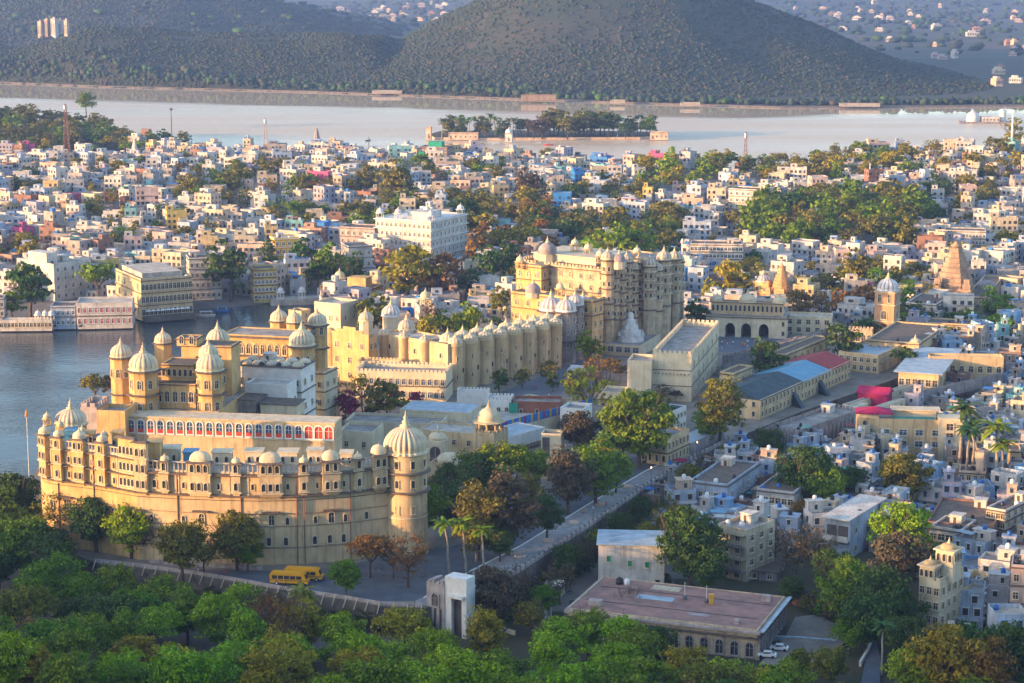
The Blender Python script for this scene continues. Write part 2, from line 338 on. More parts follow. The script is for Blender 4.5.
# terrace the palaces stand on, its road and walks
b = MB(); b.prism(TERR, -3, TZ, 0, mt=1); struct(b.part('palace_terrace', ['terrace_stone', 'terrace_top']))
def strip(pa, pb, z=TZ): return [G(x, y, z) for x, y in pa] + [G(x, y, z) for x, y in pb[::-1]]
flat('road', strip([(185, 573), (236, 579), (291, 589), (347, 596), (380, 601), (415, 601), (470, 571), (520, 546), (590, 503), (645, 471), (700, 445)],
                   [(150, 566), (236, 571), (300, 571), (350, 565), (385, 556), (415, 548), (445, 548), (490, 536), (560, 494), (625, 460), (690, 440)]), TZ + .006, 'asphalt')
flat('promenade_paving', strip([(424, 606), (456, 600), (514, 573.5), (592, 524), (650, 484), (699, 455)], [(415, 601.5), (470, 572), (520, 547), (590, 504), (645, 472), (699, 446)]), TZ + .010, 'paving')
flat('palace_court', [G(x, y, TZ) for x, y in [(500, 402), (590, 398), (606, 366), (588, 357), (562, 368), (500, 392)]], TZ + .006, 'court_paving')
flat('gate_court', [G(x, y, TZ) for x, y in [(690, 352), (740, 352), (800, 341), (790, 333), (700, 335)]], TZ + .006, 'court_paving')
flat('bus_yard', [G(x, y, 1.6) for x, y in [(758, 668), (822, 668), (850, 640), (835, 615), (795, 620), (785, 640)]], 2.35, 'terrace_top')
flat('lane', [G(x, y, 1.6) for x, y in [(858, 700), (880, 700), (880, 660), (872, 630), (864, 630), (866, 660)]], 2.35, 'asphalt')
b = MB(); b.prism(ISLE, -2, 2.2, 0, mt=1); struct(b.part('island_ground', ['house_peach', 'forest_floor']))
# promenade bank on the far shore
FS = [G(*p) for p in [(-60, 81), (0, 83), (100, 87), (200, 89.5), (300, 92), (400, 95.5), (520, 99.5), (640, 104), (780, 108), (900, 107.5), (1060, 106)]]
b = MB()
for (x0, y0), (x1, y1) in zip(FS[:-1], FS[1:]):
    b.add([(x0, y0 - 3, -1), (x1, y1 - 3, -1), (x1, y1 - 1, 1.7), (x0, y0 - 1, 1.7), (x1, y1 + 6, 1.7), (x0, y0 + 6, 1.7)], [(0, 1, 2, 3), (3, 2, 4, 5)])
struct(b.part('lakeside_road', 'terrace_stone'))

# haze: one box of even air round everything
b = MB(); b.box(-9500, -1600, -5, 9500, 14500, 420)
hz = b.part('haze', None or 'canvas'); hm = bpy.data.materials.new('haze_air'); hm.use_nodes = True; n = hm.node_tree.nodes; n.clear()
o_ = n.new('ShaderNodeOutputMaterial'); v_ = n.new('ShaderNodeVolumePrincipled'); v_.inputs['Color'].default_value = (.28, .46, .95, 1); v_.inputs['Density'].default_value = HAZE; v_.inputs['Anisotropy'].default_value = 0.2
hm.node_tree.links.new(v_.outputs[0], o_.inputs['Volume']); hz.data.materials.clear(); hz.data.materials.append(hm); hz['kind'] = 'stuff'

# scrub on the hills
def blobs(name, pts, mats, seed=1):    # pts: (x, y, z, radius, height, mat index)
    t = (1 + 5 ** .5) / 2; iv = np.array([(-1, t, 0), (1, t, 0), (-1, -t, 0), (1, -t, 0), (0, -1, t), (0, 1, t), (0, -1, -t), (0, 1, -t), (t, 0, -1), (t, 0, 1), (-t, 0, -1), (-t, 0, 1)], float); iv /= np.linalg.norm(iv[0])
    fi = np.array([(0, 11, 5), (0, 5, 1), (0, 1, 7), (0, 7, 10), (0, 10, 11), (1, 5, 9), (5, 11, 4), (11, 10, 2), (10, 7, 6), (7, 1, 8), (3, 9, 4), (3, 4, 2), (3, 2, 6), (3, 6, 8), (3, 8, 9), (4, 9, 5), (2, 4, 11), (6, 2, 10), (8, 6, 7), (9, 8, 1)])
    rs = np.random.RandomState(seed); P = np.array(pts); N = len(P)
    V = iv[None] * rs.uniform(.6, 1.25, (N, 12, 1)) * np.stack([P[:, 3], P[:, 3], P[:, 4]], -1)[:, None] + P[:, None, :3]; V[:, :, 2] += P[:, None, 4] * .55
    Fa = (fi[None] + 12 * np.arange(N)[:, None, None]).reshape(-1, 3)
    me = bpy.data.meshes.new(name); me.vertices.add(N * 12); me.vertices.foreach_set('co', V.reshape(-1)); me.loops.add(len(Fa) * 3); me.loops.foreach_set('vertex_index', Fa.reshape(-1).astype(np.int32))
    me.polygons.add(len(Fa)); me.polygons.foreach_set('loop_start', np.arange(0, len(Fa) * 3, 3, dtype=np.int32)); me.polygons.foreach_set('loop_total', np.full(len(Fa), 3, np.int32))
    for k in mats: me.materials.append(M(k))
    me.polygons.foreach_set('material_index', np.repeat(P[:, 5].astype(np.int32), 20)); me.update(calc_edges=True); o = link(name, me); o['kind'] = 'stuff'; return o
rs = np.random.RandomState(11); hp = []
X = rs.uniform(-900, 1000, 150000); Y = rs.uniform(2330, 3100, 150000); Z = ground_h(X, Y); den = waves(X, Y, 160, 20, 8) + .6 * waves(X, Y, 60, 5, 8)
for x, y, z, q in zip(X, Y, Z, den):
    if z < 2: continue
    px, py = proj(x, y, z)
    if -60 < px < 1084 and py > -30 and rs.rand() < (.62 + .7 * q + (.3 if z < 45 else 0)):
        r_ = rs.uniform(1.0, 2.6) * rs.choice([.8, 1, 1.3]); hp.append((x, y, z - .4, r_, r_ * rs.uniform(.6, .9), rs.choice(4, p=[.7, .12, .13, .05])))
        if len(hp) > 42000: break
X = rs.uniform(-1500, 200, 60000); Y = rs.uniform(3150, 4350, 60000); Z = ground_h(X, Y)
for x, y, z in zip(X, Y, Z):
    if z < 8 or len(hp) > 56000: continue
    px, py = proj(x, y, z)
    if -30 < px < 460 and py > -20: r_ = rs.uniform(1.8, 4.2); hp.append((x, y, z - .4, r_, r_ * .75, rs.choice(4, p=[.7, .12, .13, .05])))
blobs('hillside_scrub', hp, ['leaf_scrub', 'leaf_scrub', 'leaf_scrub_dry', 'leaf_scrub'])
hp = []
for i in range(900):
    k = rs.randint(len(FS) - 1); t = rs.rand(); x = FS[k][0] * (1 - t) + FS[k + 1][0] * t; y = FS[k][1] * (1 - t) + FS[k + 1][1] * t + 14 + abs(rs.normal(0, 22)); r_ = rs.uniform(2.5, 5)
    hp.append((x, y, float(ground_h(x, y)), r_, r_ * rs.uniform(.8, 1.2), rs.choice(4, p=[.4, .25, .05, .3])))
for i in range(2600):
    x = rs.uniform(-1500, 1900); y = rs.uniform(3400, 7000); px, py = proj(x, y, float(ground_h(x, y)))
    if -40 < px < 1064 and py > -10: r_ = rs.uniform(5, 14); hp.append((x, y, float(ground_h(x, y)), r_, r_ * .55, rs.choice(4, p=[.45, .25, .05, .25])))
blobs('distant_woodland', hp, ['leaf_scrub', 'leaf_dark', 'leaf_scrub_dry', 'leaf_scrub'], 5)
# ================================================================ BUILDING KIT
_win = {}
def win_meshes(w, h, style, fm, pm):
    k = (round(w, 2), round(h, 2), style, fm, pm)
    if k in _win: return _win[k]
    def outline(w, h):
        if style == 'arch': return [(-w / 2, 0), (w / 2, 0)] + [(w / 2 * cos(t), h - w / 2 + w / 2 * sin(t)) for t in [i * pi / 8 for i in range(9)]]
        if style == 'bulb':   # cusped arch
            return [(-w / 2, 0), (w / 2, 0), (w / 2, h * .62), (w * .40, h * .74), (w * .36, h * .82), (w * .2, h * .90), (0, h), (-w * .2, h * .90), (-w * .36, h * .82), (-w * .40, h * .74), (-w / 2, h * .62)]
        return [(-w / 2, 0), (w / 2, 0), (w / 2, h), (-w / 2, h)]
    f = MB(); fr = max(.14, w * .16); a_ = outline(w, h); o_ = [(x * (1 + 2 * fr / w), -fr * .4 + z * (1 + 1.4 * fr / h)) for x, z in a_]; n = len(a_)
    yo, yi = -.22, .05
    f.add([(x, yo, z) for x, z in o_] + [(x, yo, z) for x, z in a_] + [(x, yi, z) for x, z in o_] + [(x, -.02, z) for x, z in a_],
          [q for i in range(n) for j in [(i + 1) % n] for q in ((i, j, n + j, n + i), (2 * n + i, 2 * n + j, j, i), (n + i, n + j, 3 * n + j, 3 * n + i))])
    f.box(-w / 2 - fr * 1.2, -.42, -fr * 1.2, w / 2 + fr * 1.2, .02, -fr * .3)
    p = MB(); p.add([(x, -.03, z) for x, z in a_], [tuple(range(n))])
    if w > 1.0 and style != 'door': f.box(-.05, -.09, 0, .05, -.035, h * .98); f.box(-w / 2, -.09, h * .6, w / 2, -.035, h * .6 + .09)
    _win[k] = (f.mesh('window', [fm]), p.mesh('pane', [pm])); return _win[k]
def window(parent, x, y, z, ang, w, h, style='arch', fm='trim', pm='glass', name='window', sub=True):
    a_, b_ = win_meshes(w, h, style, fm, pm); o = link(name, a_, parent); o.location = (x, y, z); o.rotation_euler = (0, 0, ang)
    q = link('pane', b_, o); return o
def row(parent, x0, y0, x1, y1, z, n, w, h, style='arch', fm='trim', pm='glass', m0=.5, name='window'):
    a_ = atan2(y1 - y0, x1 - x0)
    for i in range(n):
        t = (i + m0) / (n - 1 + 2 * m0) if n > 1 else .5; window(parent, x0 + (x1 - x0) * t, y0 + (y1 - y0) * t, z, a_, w, h, style, fm, pm, name)
ONION = [(1.0, 0), (1.045, .12), (1.05, .28), (1.01, .46), (.92, .64), (.78, .82), (.58, .98), (.36, 1.08), (.20, 1.13), (.12, 1.17)]
def dome_mb(x, y, z, r, n=24, ribs=0, amp=.06, hs=1.0, drum=.12):
    b = MB(); b.lathe(x, y, [(r * 1.12, z), (r * 1.12, z + r * .06), (r * 1.0, z + r * .10)] + [(r * a_, z + r * (drum + c_ * hs)) for a_, c_ in ONION], n, 0, ribs=ribs, amp=amp)
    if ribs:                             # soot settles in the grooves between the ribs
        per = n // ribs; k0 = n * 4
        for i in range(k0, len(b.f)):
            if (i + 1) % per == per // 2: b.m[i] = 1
    return b
def finial_mb(x, y, z, r, n=8):
    b = MB(); b.lathe(x, y, [(r * .26, z - .04 * r), (r * .30, z + .05 * r), (r * .13, z + .12 * r), (r * .19, z + .24 * r), (r * .07, z + .34 * r), (r * .12, z + .44 * r), (r * .03, z + .56 * r), (r * .012, z + .78 * r)], n, 0); return b
def dome(parent, x, y, z, r, m='dome_plaster', n=24, ribs=0, hs=1.0, name='dome', fin=True, fm='dome_plaster', amp=.06):
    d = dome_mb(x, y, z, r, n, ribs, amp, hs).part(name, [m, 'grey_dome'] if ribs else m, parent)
    if fin: finial_mb(x, y, z + r * (.12 + 1.15 * hs), r).part('finial', fm, d)
    return d
def kiosk(parent, x, y, z, r, h, m='trim', dm='dome_plaster', n=6, name='kiosk', ribs=0, body=False, bh=0, dr=.86, hs=1.0, seg=20, a0=None):
    """domed chhatri: plinth, columns (or a walled body), eave; its dome is a sub-part"""
    b = MB(); a0 = pi / n if a0 is None else a0
    b.lathe(x, y, [(r * 1.12, z), (r * 1.12, z + .22)], n, 0, a0, smooth=False)
    if body: b.lathe(x, y, [(r, z + .2), (r, z + h)], n, 0, a0, smooth=False)
    else:
        for i in range(n):
            t = a0 + 2 * pi * i / n; b.lathe(x + r * .92 * cos(t), y + r * .92 * sin(t), [(r * .14, z + .2), (r * .10, z + .5), (r * .10, z + h * .85), (r * .17, z + h)], 6, 0)
        b.lathe(x, y, [(r, z + h * .86), (r, z + h)], n, 0, a0, smooth=False)
        if bh: b.lathe(x, y, [(r, z + .2), (r, z + bh)], n, 0, a0, smooth=False)
    b.lathe(x, y, [(r, z + h - .05), (r * 1.38, z + h - .02), (r * 1.36, z + h + .10), (r * .95, z + h + .3)], n, 0, a0, smooth=False)
    k = b.part(name, m, parent); dome(k, x, y, z + h + .28, r * dr, dm, seg, ribs, hs)
    if body:
        for i in range(n):
            t = a0 + 2 * pi * (i + .5) / n
            if sin(t) < .5: window(k, x + r * cos(pi / n) * cos(t), y + r * cos(pi / n) * sin(t), z + h * .3, t + pi / 2, r * .42, h * .48)
    return k
class Site:
    """a rectangular footprint surveyed from its near corner; local x runs along the front, local y away from the viewer"""
    def __init__(s, cx, by, ty, lx, rx, z0=TZ, rot=-31, w=None, d=None, Y=None, h=None):
        s.rot = R(rot); s.z = z0; P = G(cx, by, z0) if Y is None else PX(cx, Y, z0)
        ex, ey = (cos(s.rot), sin(s.rot)), (-sin(s.rot), cos(s.rot))
        s.h = h if h else zt(P[1], ty) - z0
        if rot <= 0:
            s.w = w or reach(P, z0, (-ex[0], -ex[1]), lx); s.d = d or reach(P, z0, ey, rx); s.o = (P[0] - ex[0] * s.w, P[1] - ex[1] * s.w)
        else:
            s.w = w or reach(P, z0, ex, rx); s.d = d or reach(P, z0, ey, lx); s.o = P
        s.ex, s.ey = ex, ey
        if not (0 < s.w < 400 and 0 < s.d < 400 and s.h > 0): print('SITE?', cx, by, s.w, s.d, s.h)
        s.c = (s.o[0] + ex[0] * s.w / 2 + ey[0] * s.d / 2, s.o[1] + ex[1] * s.w / 2 + ey[1] * s.d / 2)
        n = max(1, int(max(s.w, s.d) / min(s.w, s.d) + .5)); lng = s.w >= s.d
        for i in range(n):
            t = (i + .5) / n; u, v = (s.w * t, s.d / 2) if lng else (s.w / 2, s.d * t)
            occ(s.o[0] + ex[0] * u + ey[0] * v, s.o[1] + ex[1] * u + ey[1] * v, max(min(s.w, s.d) * .5, max(s.w, s.d) / n * .5) * .95)
    def at(s, u, v): return (s.o[0] + s.ex[0] * u + s.ey[0] * v, s.o[1] + s.ex[1] * u + s.ey[1] * v)
def shell(parent, x0, y0, z0, w, d, h, wall, roof='roof_grey', para=.9, cren=0, sunk=1.0, name='wall', t=.35):
    b = MB(); x1, y1, z1 = x0 + w, y0 + d, z0 + h
    b.add([(x0, y0, z0 - sunk), (x1, y0, z0 - sunk), (x1, y1, z0 - sunk), (x0, y1, z0 - sunk), (x0, y0, z1), (x1, y0, z1), (x1, y1, z1), (x0, y1, z1),
           (x0 + t, y0 + t, z1), (x1 - t, y0 + t, z1), (x1 - t, y1 - t, z1), (x0 + t, y1 - t, z1), (x0 + t, y0 + t, z1 - para - .1), (x1 - t, y0 + t, z1 - para - .1), (x1 - t, y1 - t, z1 - para - .1), (x0 + t, y1 - t, z1 - para - .1)],
          [(0, 1, 5, 4), (1, 2, 6, 5), (2, 3, 7, 6), (3, 0, 4, 7), (4, 5, 9, 8), (5, 6, 10, 9), (6, 7, 11, 10), (7, 4, 8, 11), (8, 9, 13, 12), (9, 10, 14, 13), (10, 11, 15, 14), (11, 8, 12, 15)])
    if cren:
        for L, f in ((w, lambda u: (x0 + u, y0)), (w, lambda u: (x0 + u, y1 - t)), (d, lambda u: (x0, y0 + u)), (d, lambda u: (x1 - t, y0 + u))):
            n = max(2, int(L / cren)); ax = f(1)[0] != f(0)[0]
            for i in range(n):
                px, py = f((i + .2) * L / n); q = L / n * .62
                b.box(px, py + .01, z1 + .01, px + (q if ax else t), py + (t - .02 if ax else q), z1 + .55 * cren)
    wl = b.part(name, wall, parent); r = MB(); r.box(x0 + t * .5, y0 + t * .5, z1 - para - .3, x1 - t * .5, y1 - t * .5, z1 - para); r.part('roof', roof, parent); return wl
def bands(parent, x0, y0, w, d, zs, m='brown_eave', out=.4, th=.28, name='eave'):
    for z in zs: b = MB(); b.box(x0 - out, y0 - out, z, x0 + w + out, y0 + d + out, z + th); b.part(name, m, parent)
def building(name, label, cat, S, wall='cream_plaster', roof='roof_grey', rows=2, cf=5, cs=4, ww=1.1, wh=1.6, style='rect', fm='trim', pm='glass', eaves=None, eave_m='brown_eave', eo=.4, cren=0, para=.9, group=None, base=.14, far=False, clutter=0, door=True):
    t = thing(name, label, cat, (S.o[0], S.o[1], S.z), S.rot, group); shell(t, 0, 0, 0, S.w, S.d, S.h, wall, roof, para, cren)
    ht = S.h - para; fh = ht / rows
    for r in range(rows):
        z = fh * (r + .28); h_ = min(wh, fh * .58)
        if cf: row(t, 0, 0, S.w, 0, z, cf, ww, h_, style, fm, pm)
        if cs:
            if S.rot <= 0: row(t, S.w, 0, S.w, S.d, z, cs, ww, h_, style, fm, pm)
            else: row(t, 0, S.d, 0, 0, z, cs, ww, h_, style, fm, pm)
    es = eaves if eaves is not None else [fh * r for r in range(1, rows)] + [ht + .05]
    if es: bands(t, 0, 0, S.w, S.d, es, eave_m, eo)
    if clutter: rooftop(t, S.w, S.d, ht, clutter)
    if door:
        b = MB(); dx = S.w * .5 / max(1, cf) + .4 if cf else S.w * .3
        b.box(dx - .65, -.12, 0, dx + .65, .02, 2.3); b.part('door', 'door_wood', t)
    return t
_tank = {}
def tank(parent, x, y, z, r=.65, h=1.3, m='black_tank'):
    k = (round(r, 1), round(h, 1), m)
    if k not in _tank:
        b = MB(); b.lathe(0, 0, [(r, 0), (r, h * .3), (r * 1.04, h * .32), (r, h * .36), (r, h * .75), (r * .8, h * .92), (r * .3, h), (r * .3, h * 1.08)], 12, 0); _tank[k] = b.mesh('water_tank', [m])
    o = link('water_tank', _tank[k], parent); o.location = (x, y, z); return o
def rooftop(t, w, d, z, n=2, wall=None):
    rr = random.random
    if n > 1:
        sw, sd = min(w * .4, 3.2), min(d * .4, 3.4); x = rr() * (w - sw - 1) + .5; y = d - sd - .5 - rr() * max(0, d * .3 - .5)
        b = MB(); b.box(x, y, z - .05, x + sw, y + sd, z + 2.4, 0); b.box(x - .25, y - .25, z + 2.4, x + sw + .25, y + sd + .25, z + 2.55, 0); b.box(x + sw * .3, y - .06, z, x + sw * .3 + .8, y + .02, z + 1.9, 1)
        b.part('stair_room', [wall or 'house_white', 'door_wood'], t)
    for i in range(n):
        tank(t, .9 + rr() * max(.1, w - 1.8), .9 + rr() * max(.1, d * .5), z, random.choice([.5, .65, .8]), 1.3, random.choice(['black_tank', 'black_tank', 'white_tank', 'blue_tank']))
# ================================================================ THE CRESCENT PALACE
def mapped(b, fn): b.v = [fn(*v) for v in b.v]; return b
CZ = 25.5
CP = [G(px, py, CZ) for px, py in [(40.5, 470), (42, 474), (45.5, 477.6), (52, 479.5), (60, 480.7), (87, 483.8), (112, 487.5), (137, 492), (179, 494.5), (220, 496), (258, 496.7), (299, 496), (349, 492.7), (388, 488)]]
CO = (-65.0, 505.0); CL = [(x - CO[0], y - CO[1]) for x, y in CP]
cres = thing('crescent_palace', 'curved golden palace front with stacked balconies standing above the dark forest wall', 'palace', (CO[0], CO[1], TZ))
occ(-100, 512, 25); occ(-65, 505, 25); occ(-35, 508, 18)
def dense(pts, step=2.2):
    o = []
    for (x0, y0), (x1, y1) in zip(pts[:-1], pts[1:]):
        n = max(1, int(hypot(x1 - x0, y1 - y0) / step + .5)); o += [(x0 + (x1 - x0) * i / n, y0 + (y1 - y0) * i / n) for i in range(n)]
    return o + [pts[-1]]
CD = dense(CL)
def cpos(px):
    for i in range(len(CD) - 1):
        a_ = proj(CD[i][0] + CO[0], CD[i][1] + CO[1], CZ)[0]; c_ = proj(CD[i + 1][0] + CO[0], CD[i + 1][1] + CO[1], CZ)[0]
        if a_ <= px <= c_ or i == len(CD) - 2:
            t = (px - a_) / (c_ - a_); x = CD[i][0] + (CD[i + 1][0] - CD[i][0]) * t; y = CD[i][1] + (CD[i + 1][1] - CD[i][1]) * t
            j0, j1 = max(0, i - 1), min(len(CD) - 1, i + 2); return x, y, atan2(CD[j1][1] - CD[j0][1], CD[j1][0] - CD[j0][0])
def offs(pts, r):
    o = []
    for i, (x, y) in enumerate(pts):
        p, q = pts[max(0, i - 1)], pts[min(len(pts) - 1, i + 1)]; d = hypot(q[0] - p[0], q[1] - p[1]); o.append((x + (q[1] - p[1]) / d * r, y - (q[0] - p[0]) / d * r))
    return o
KI = min(range(len(CD)), key=lambda i: hypot(CD[i][0] - CL[7][0], CD[i][1] - CL[7][1]))
def curtain(pts, z0, z1, m, name, roof, back=12.0, parent=cres):
    inn = [(x + .12 * back * 0, y + back) for x, y in pts] if False else offs(pts, -back); n = len(pts); b = MB()
    b.add([(x, y, z0) for x, y in pts] + [(x, y, z1) for x, y in pts] + [(x, y, z1) for x, y in inn] + [(x, y, z0) for x, y in inn],
          [(i, i + 1, n + i + 1, n + i) for i in range(n - 1)] + [(2 * n + i + 1, 2 * n + i, 3 * n + i, 3 * n + i + 1) for i in range(n - 1)] + [(0, n, 2 * n, 3 * n), (n - 1, 4 * n - 1, 3 * n - 1, 2 * n - 1)])
    w_ = b.part(name, m, parent); r = MB(); r.add([(x, y, z1 + .02) for x, y in pts] + [(x, y, z1 + .02) for x, y in inn], [(i, i + 1, n + i + 1, n + i) for i in range(n - 1)]); r.part('roof', roof, parent); return w_
def ring(pts, z, th, out, m, name, parent=cres, inn=-.3):
    a_, c_ = offs(pts, out), offs(pts, inn); n = len(pts); b = MB()
    for i in range(n - 1):
        b.add([(*a_[i], z), (*a_[i + 1], z), (*c_[i + 1], z), (*c_[i], z), (*a_[i], z + th), (*a_[i + 1], z + th), (*c_[i + 1], z + th + out * .25), (*c_[i], z + th + out * .25)], [(0, 1, 5, 4), (4, 5, 6, 7), (3, 2, 1, 0), (2, 3, 7, 6)])
    b.add([(*a_[0], z), (*a_[0], z + th), (*c_[0], z + th), (*c_[0], z)], [(0, 1, 2, 3)]); b.add([(*a_[-1], z), (*a_[-1], z + th), (*c_[-1], z + th), (*c_[-1], z)], [(3, 2, 1, 0)])
    return b.part(name, m, parent)
LW, RW = CD[:KI + 1], CD[KI:]
curtain(LW, -2, 25.8, 'golden_sunlit_plaster', 'wall', 'roof_grey', 10); curtain(RW, -2, 22.9, 'cream_plaster', 'wall', 'roof_grey', 11)  # west wing painted sunlit gold, the less sunlit east wing cream
# set-back upper storey roofs of the eastern wing are open terraces behind the balustrade
for z, th, o, k in ((9.7, .26, .16, 'dark_trim'), (12.9, .24, .14, 'dark_trim'), (4.2, .26, .16, 'dark_trim'), (17.4, .32, .9, 'brown_eave')): ring(CD, z, th, o, k, 'string_course' if o < .5 else 'cornice')
ring(CD, 16.3, .16, .12, 'brown_eave', 'string_course')
for z in (21.5, 25.6): ring(LW, z, .28, .8, 'brown_eave', 'eave')
ring(RW, 22.7, .32, 1.0, 'brown_eave', 'eave')
def balustrade(pts, z, h, m='trim'):
    ring(pts, z + h - .2, .22, .12, m, 'balustrade_rail'); b = MB(); P = offs(dense(pts, 1.0), -.05)
    for i, (x, y) in enumerate(P): b.box(x - .13, y - .13, z, x + .13, y + .13, z + h - .15)
    b.part('balustrade', m, cres); ring(offs(pts, -.1), z + .02, .75, .04, m, 'balustrade_base')
balustrade(RW, 22.95, 2.9); balustrade(LW, 25.85, 2.3)
def bay(px, nw, w_, z0, z1, floors, d=1.3, m='cream_plaster', roof='bangla', wh=1.9, ww=.95):
    x, y, a_ = cpos(px); fn = lambda u, v, z: (x + u * cos(a_) + v * sin(a_), y + u * sin(a_) - v * cos(a_), z)
    b = MB(); b.box(-w_ / 2, -.2, z0, w_ / 2, d, z1); b.box(-w_ / 2 + .25, -.2, z0 - .5, w_ / 2 - .25, d * .7, z0); b.box(-w_ / 2 + .6, -.2, z0 - 1.0, w_ / 2 - .6, d * .35, z0 - .5)
    t = mapped(b, fn).part('balcony_bay', m, cres)
    for zf in floors:
        for i in range(nw):
            u = (i + .5) / nw * w_ * .92 - w_ * .46; p = fn(u, d, zf); window(t, p[0], p[1], p[2], a_, ww, wh, 'arch')
        e_ = MB(); e_.box(-w_ / 2 - .35, 0, zf - .72, w_ / 2 + .35, d + .3, zf - .5); mapped(e_, fn).part('sill', 'trim', t)
    e_ = MB(); e_.add([(-w_ / 2 - .8, -.2, z1 - .15), (w_ / 2 + .8, -.2, z1 - .15), (w_ / 2 + .8, d + .8, z1 - .25), (-w_ / 2 - .8, d + .8, z1 - .25), (-w_ / 2, -.2, z1 + .25), (w_ / 2, -.2, z1 + .25), (w_ / 2, d, z1 + .25), (-w_ / 2, d, z1 + .25)],
                      [(0, 1, 5, 4), (3, 2, 1, 0), (2, 3, 7, 6), (1, 2, 6, 5), (3, 0, 4, 7), (4, 5, 6, 7)]); mapped(e_, fn).part('eave', 'brown_eave', t)
    if roof == 'bangla':
        g = MB(); n = 14; v = []; hw, hd, hh = w_ / 2 * .98, (d + 2.6) / 2, 1.9 + w_ * .07
        for j in range(7):
            q = j / 6 * pi / 2
            for i in range(n):
                s_ = 2 * pi * i / n; c_, si = cos(s_), sin(s_); c_ = abs(c_) ** .7 * (1 if c_ > 0 else -1); si = abs(si) ** .7 * (1 if si > 0 else -1)
                v.append((hw * c_ * cos(q) ** .8, d / 2 - .9 + hd * si * cos(q) ** .8, z1 + .2 + hh * sin(q)))
        g.add(v, [(j * n + i, j * n + (i + 1) % n, (j + 1) * n + (i + 1) % n, (j + 1) * n + i) for j in range(6) for i in range(n)], 0, True)
        r = mapped(g, fn).part('dome', 'dome_plaster', t); f_ = MB()
        for u in (0,): finial_mb(u * w_ * .35, d / 2 - .9, z1 + hh * .98, 1.1).v and f_.add(*(lambda q: (q.v, q.f))(finial_mb(u * w_ * .35, d / 2 - .9, z1 + hh * .98, 1.1)))
        mapped(f_, fn).part('finial', 'dome_plaster', t)
    elif roof == 'dome': p = fn(0, .1, 0); dome(t, p[0], p[1], z1 + .2, w_ * .5, 'dome_plaster', 16, 0, .85)
    return t
for px in (201, 271): bay(px, 3, 5.6, 18.0, 26.2, (19.1, 23.7))
bay(331, 2, 4.4, 18.0, 26.2, (19.1, 23.7))
for px in (166, 237, 304, 358): bay(px, 1, 2.1, 18.2, 26.0, (19.2, 23.7), .9, roof='dome')
bay(379, 2, 3.6, 18.0, 26.6, (19.1, 23.7), 1.6)
for px, nw, w_ in ((47, 2, 3.0), (60.5, 1, 2.4), (81.5, 2, 3.2), (104, 1, 2.6)): bay(px, nw, w_, 18.0, 29.2, (18.9, 22.9, 26.6), 1.2, 'golden_sunlit_plaster', 'dome', 1.7, .85)
bay(129, 4, 5.4, 18.0, 31.2, (18.9, 22.9, 27.0), .5, 'golden_sunlit_plaster', 'none', 1.9, .95); bay(143, 2, 3.4, 18.0, 30.6, (18.9, 22.9, 27.0), 1.0, 'cream_plaster', 'none', 1.9, .9)
for px in (70, 93, 115): 
    for z in (18.7, 22.6): x, y, a_ = cpos(px); window(cres, x, y, z, a_, .8, 1.6)
for px in (184, 219, 253, 288, 317, 344): x, y, a_ = cpos(px); window(cres, x, y, 19.2, a_, .7, 1.5)
for px in (155,): x, y, a_ = cpos(px); window(cres, x, y, 19.0, a_, 1.0, 2.0)
for i, px in enumerate((52, 66, 84, 112, 151, 183, 201, 219, 251, 271, 287, 315, 331, 345, 366)):
    x, y, a_ = cpos(px); big = i in (1, 6, 9, 12); window(cres, x, y, 10.2, a_, 1.35 if big else .85, 2.6 if big else 1.9, 'arch')
    if big:
        b = MB(); b.box(-2.1, 0, 13.4, 2.1, 1.3, 13.65); mapped(b, lambda u, v, z: (x + u * cos(a_) + v * sin(a_), y + u * sin(a_) - v * cos(a_), z)).part('canopy', 'brown_eave', cres)
for px in (130, 268, 285, 314, 329, 343): x, y, a_ = cpos(px); window(cres, x, y, 4.9, a_, 1.0, 2.1, 'arch')
x, y, a_ = cpos(132)
for u in (-1.6, 0, 1.6): window(cres, x + u * cos(a_) - .1, y + u * sin(a_), 9.6, a_, 1.2, 2.6, 'rect', pm='glass')
b = MB(); b.box(-3.4, 0, 12.8, 3.4, 1.5, 13.05); mapped(b, lambda u, v, z: (x + u * cos(a_) + v * sin(a_), y + u * sin(a_) - v * cos(a_), z)).part('canopy', 'brown_eave', cres)
for px in (58.5, 94, 177.5, 241, 296.5, 304, 350):
    x, y, a_ = cpos(px); b = MB(); q = 22.6 if px > 137 else 25.5; b.lathe(x + .18 * sin(a_), y - .18 * cos(a_), [(.13, -1), (.13, q)], 6, 0); b.part('drainpipe', 'rust_iron', cres)
acc = 0
for (x0, y0), (x1, y1) in zip(CD[:-1], CD[1:]):
    acc += hypot(x1 - x0, y1 - y0)
    if acc < 3.1: continue
    acc = 0; a_ = atan2(y1 - y0, x1 - x0); left = x0 < CL[7][0]; b = MB(); b.box(-.16, -.1, 17.8, .16, .13, 25.4 if left else 22.6); b.box(-.26, -.1, 21.6, .26, .2, 21.9); b.box(-.26, -.1, 17.8, .26, .2, 18.2); mapped(b, lambda u, v, z: (x0 + u * cos(a_) + v * sin(a_), y0 + u * sin(a_) - v * cos(a_), z)).part('pilaster', 'trim', cres)
# domed corner turret at the lake end
P = PX(71, 527, 36); q = (P[0] - CO[0], P[1] - CO[1]); r_ = 15.2 * zcam(527, 36) / F * .5 * 1.02 * 2 / 2
b = MB(); b.lathe(q[0], q[1], [(4.1, 15), (4.1, 27.6), (4.5, 27.7), (4.5, 28.0)], 20, 0); tw = b.part('corner_turret', 'golden_sunlit_plaster', cres); dome(tw, q[0], q[1], 28.0, 3.85, 'dome_plaster', 80, 20, .8)
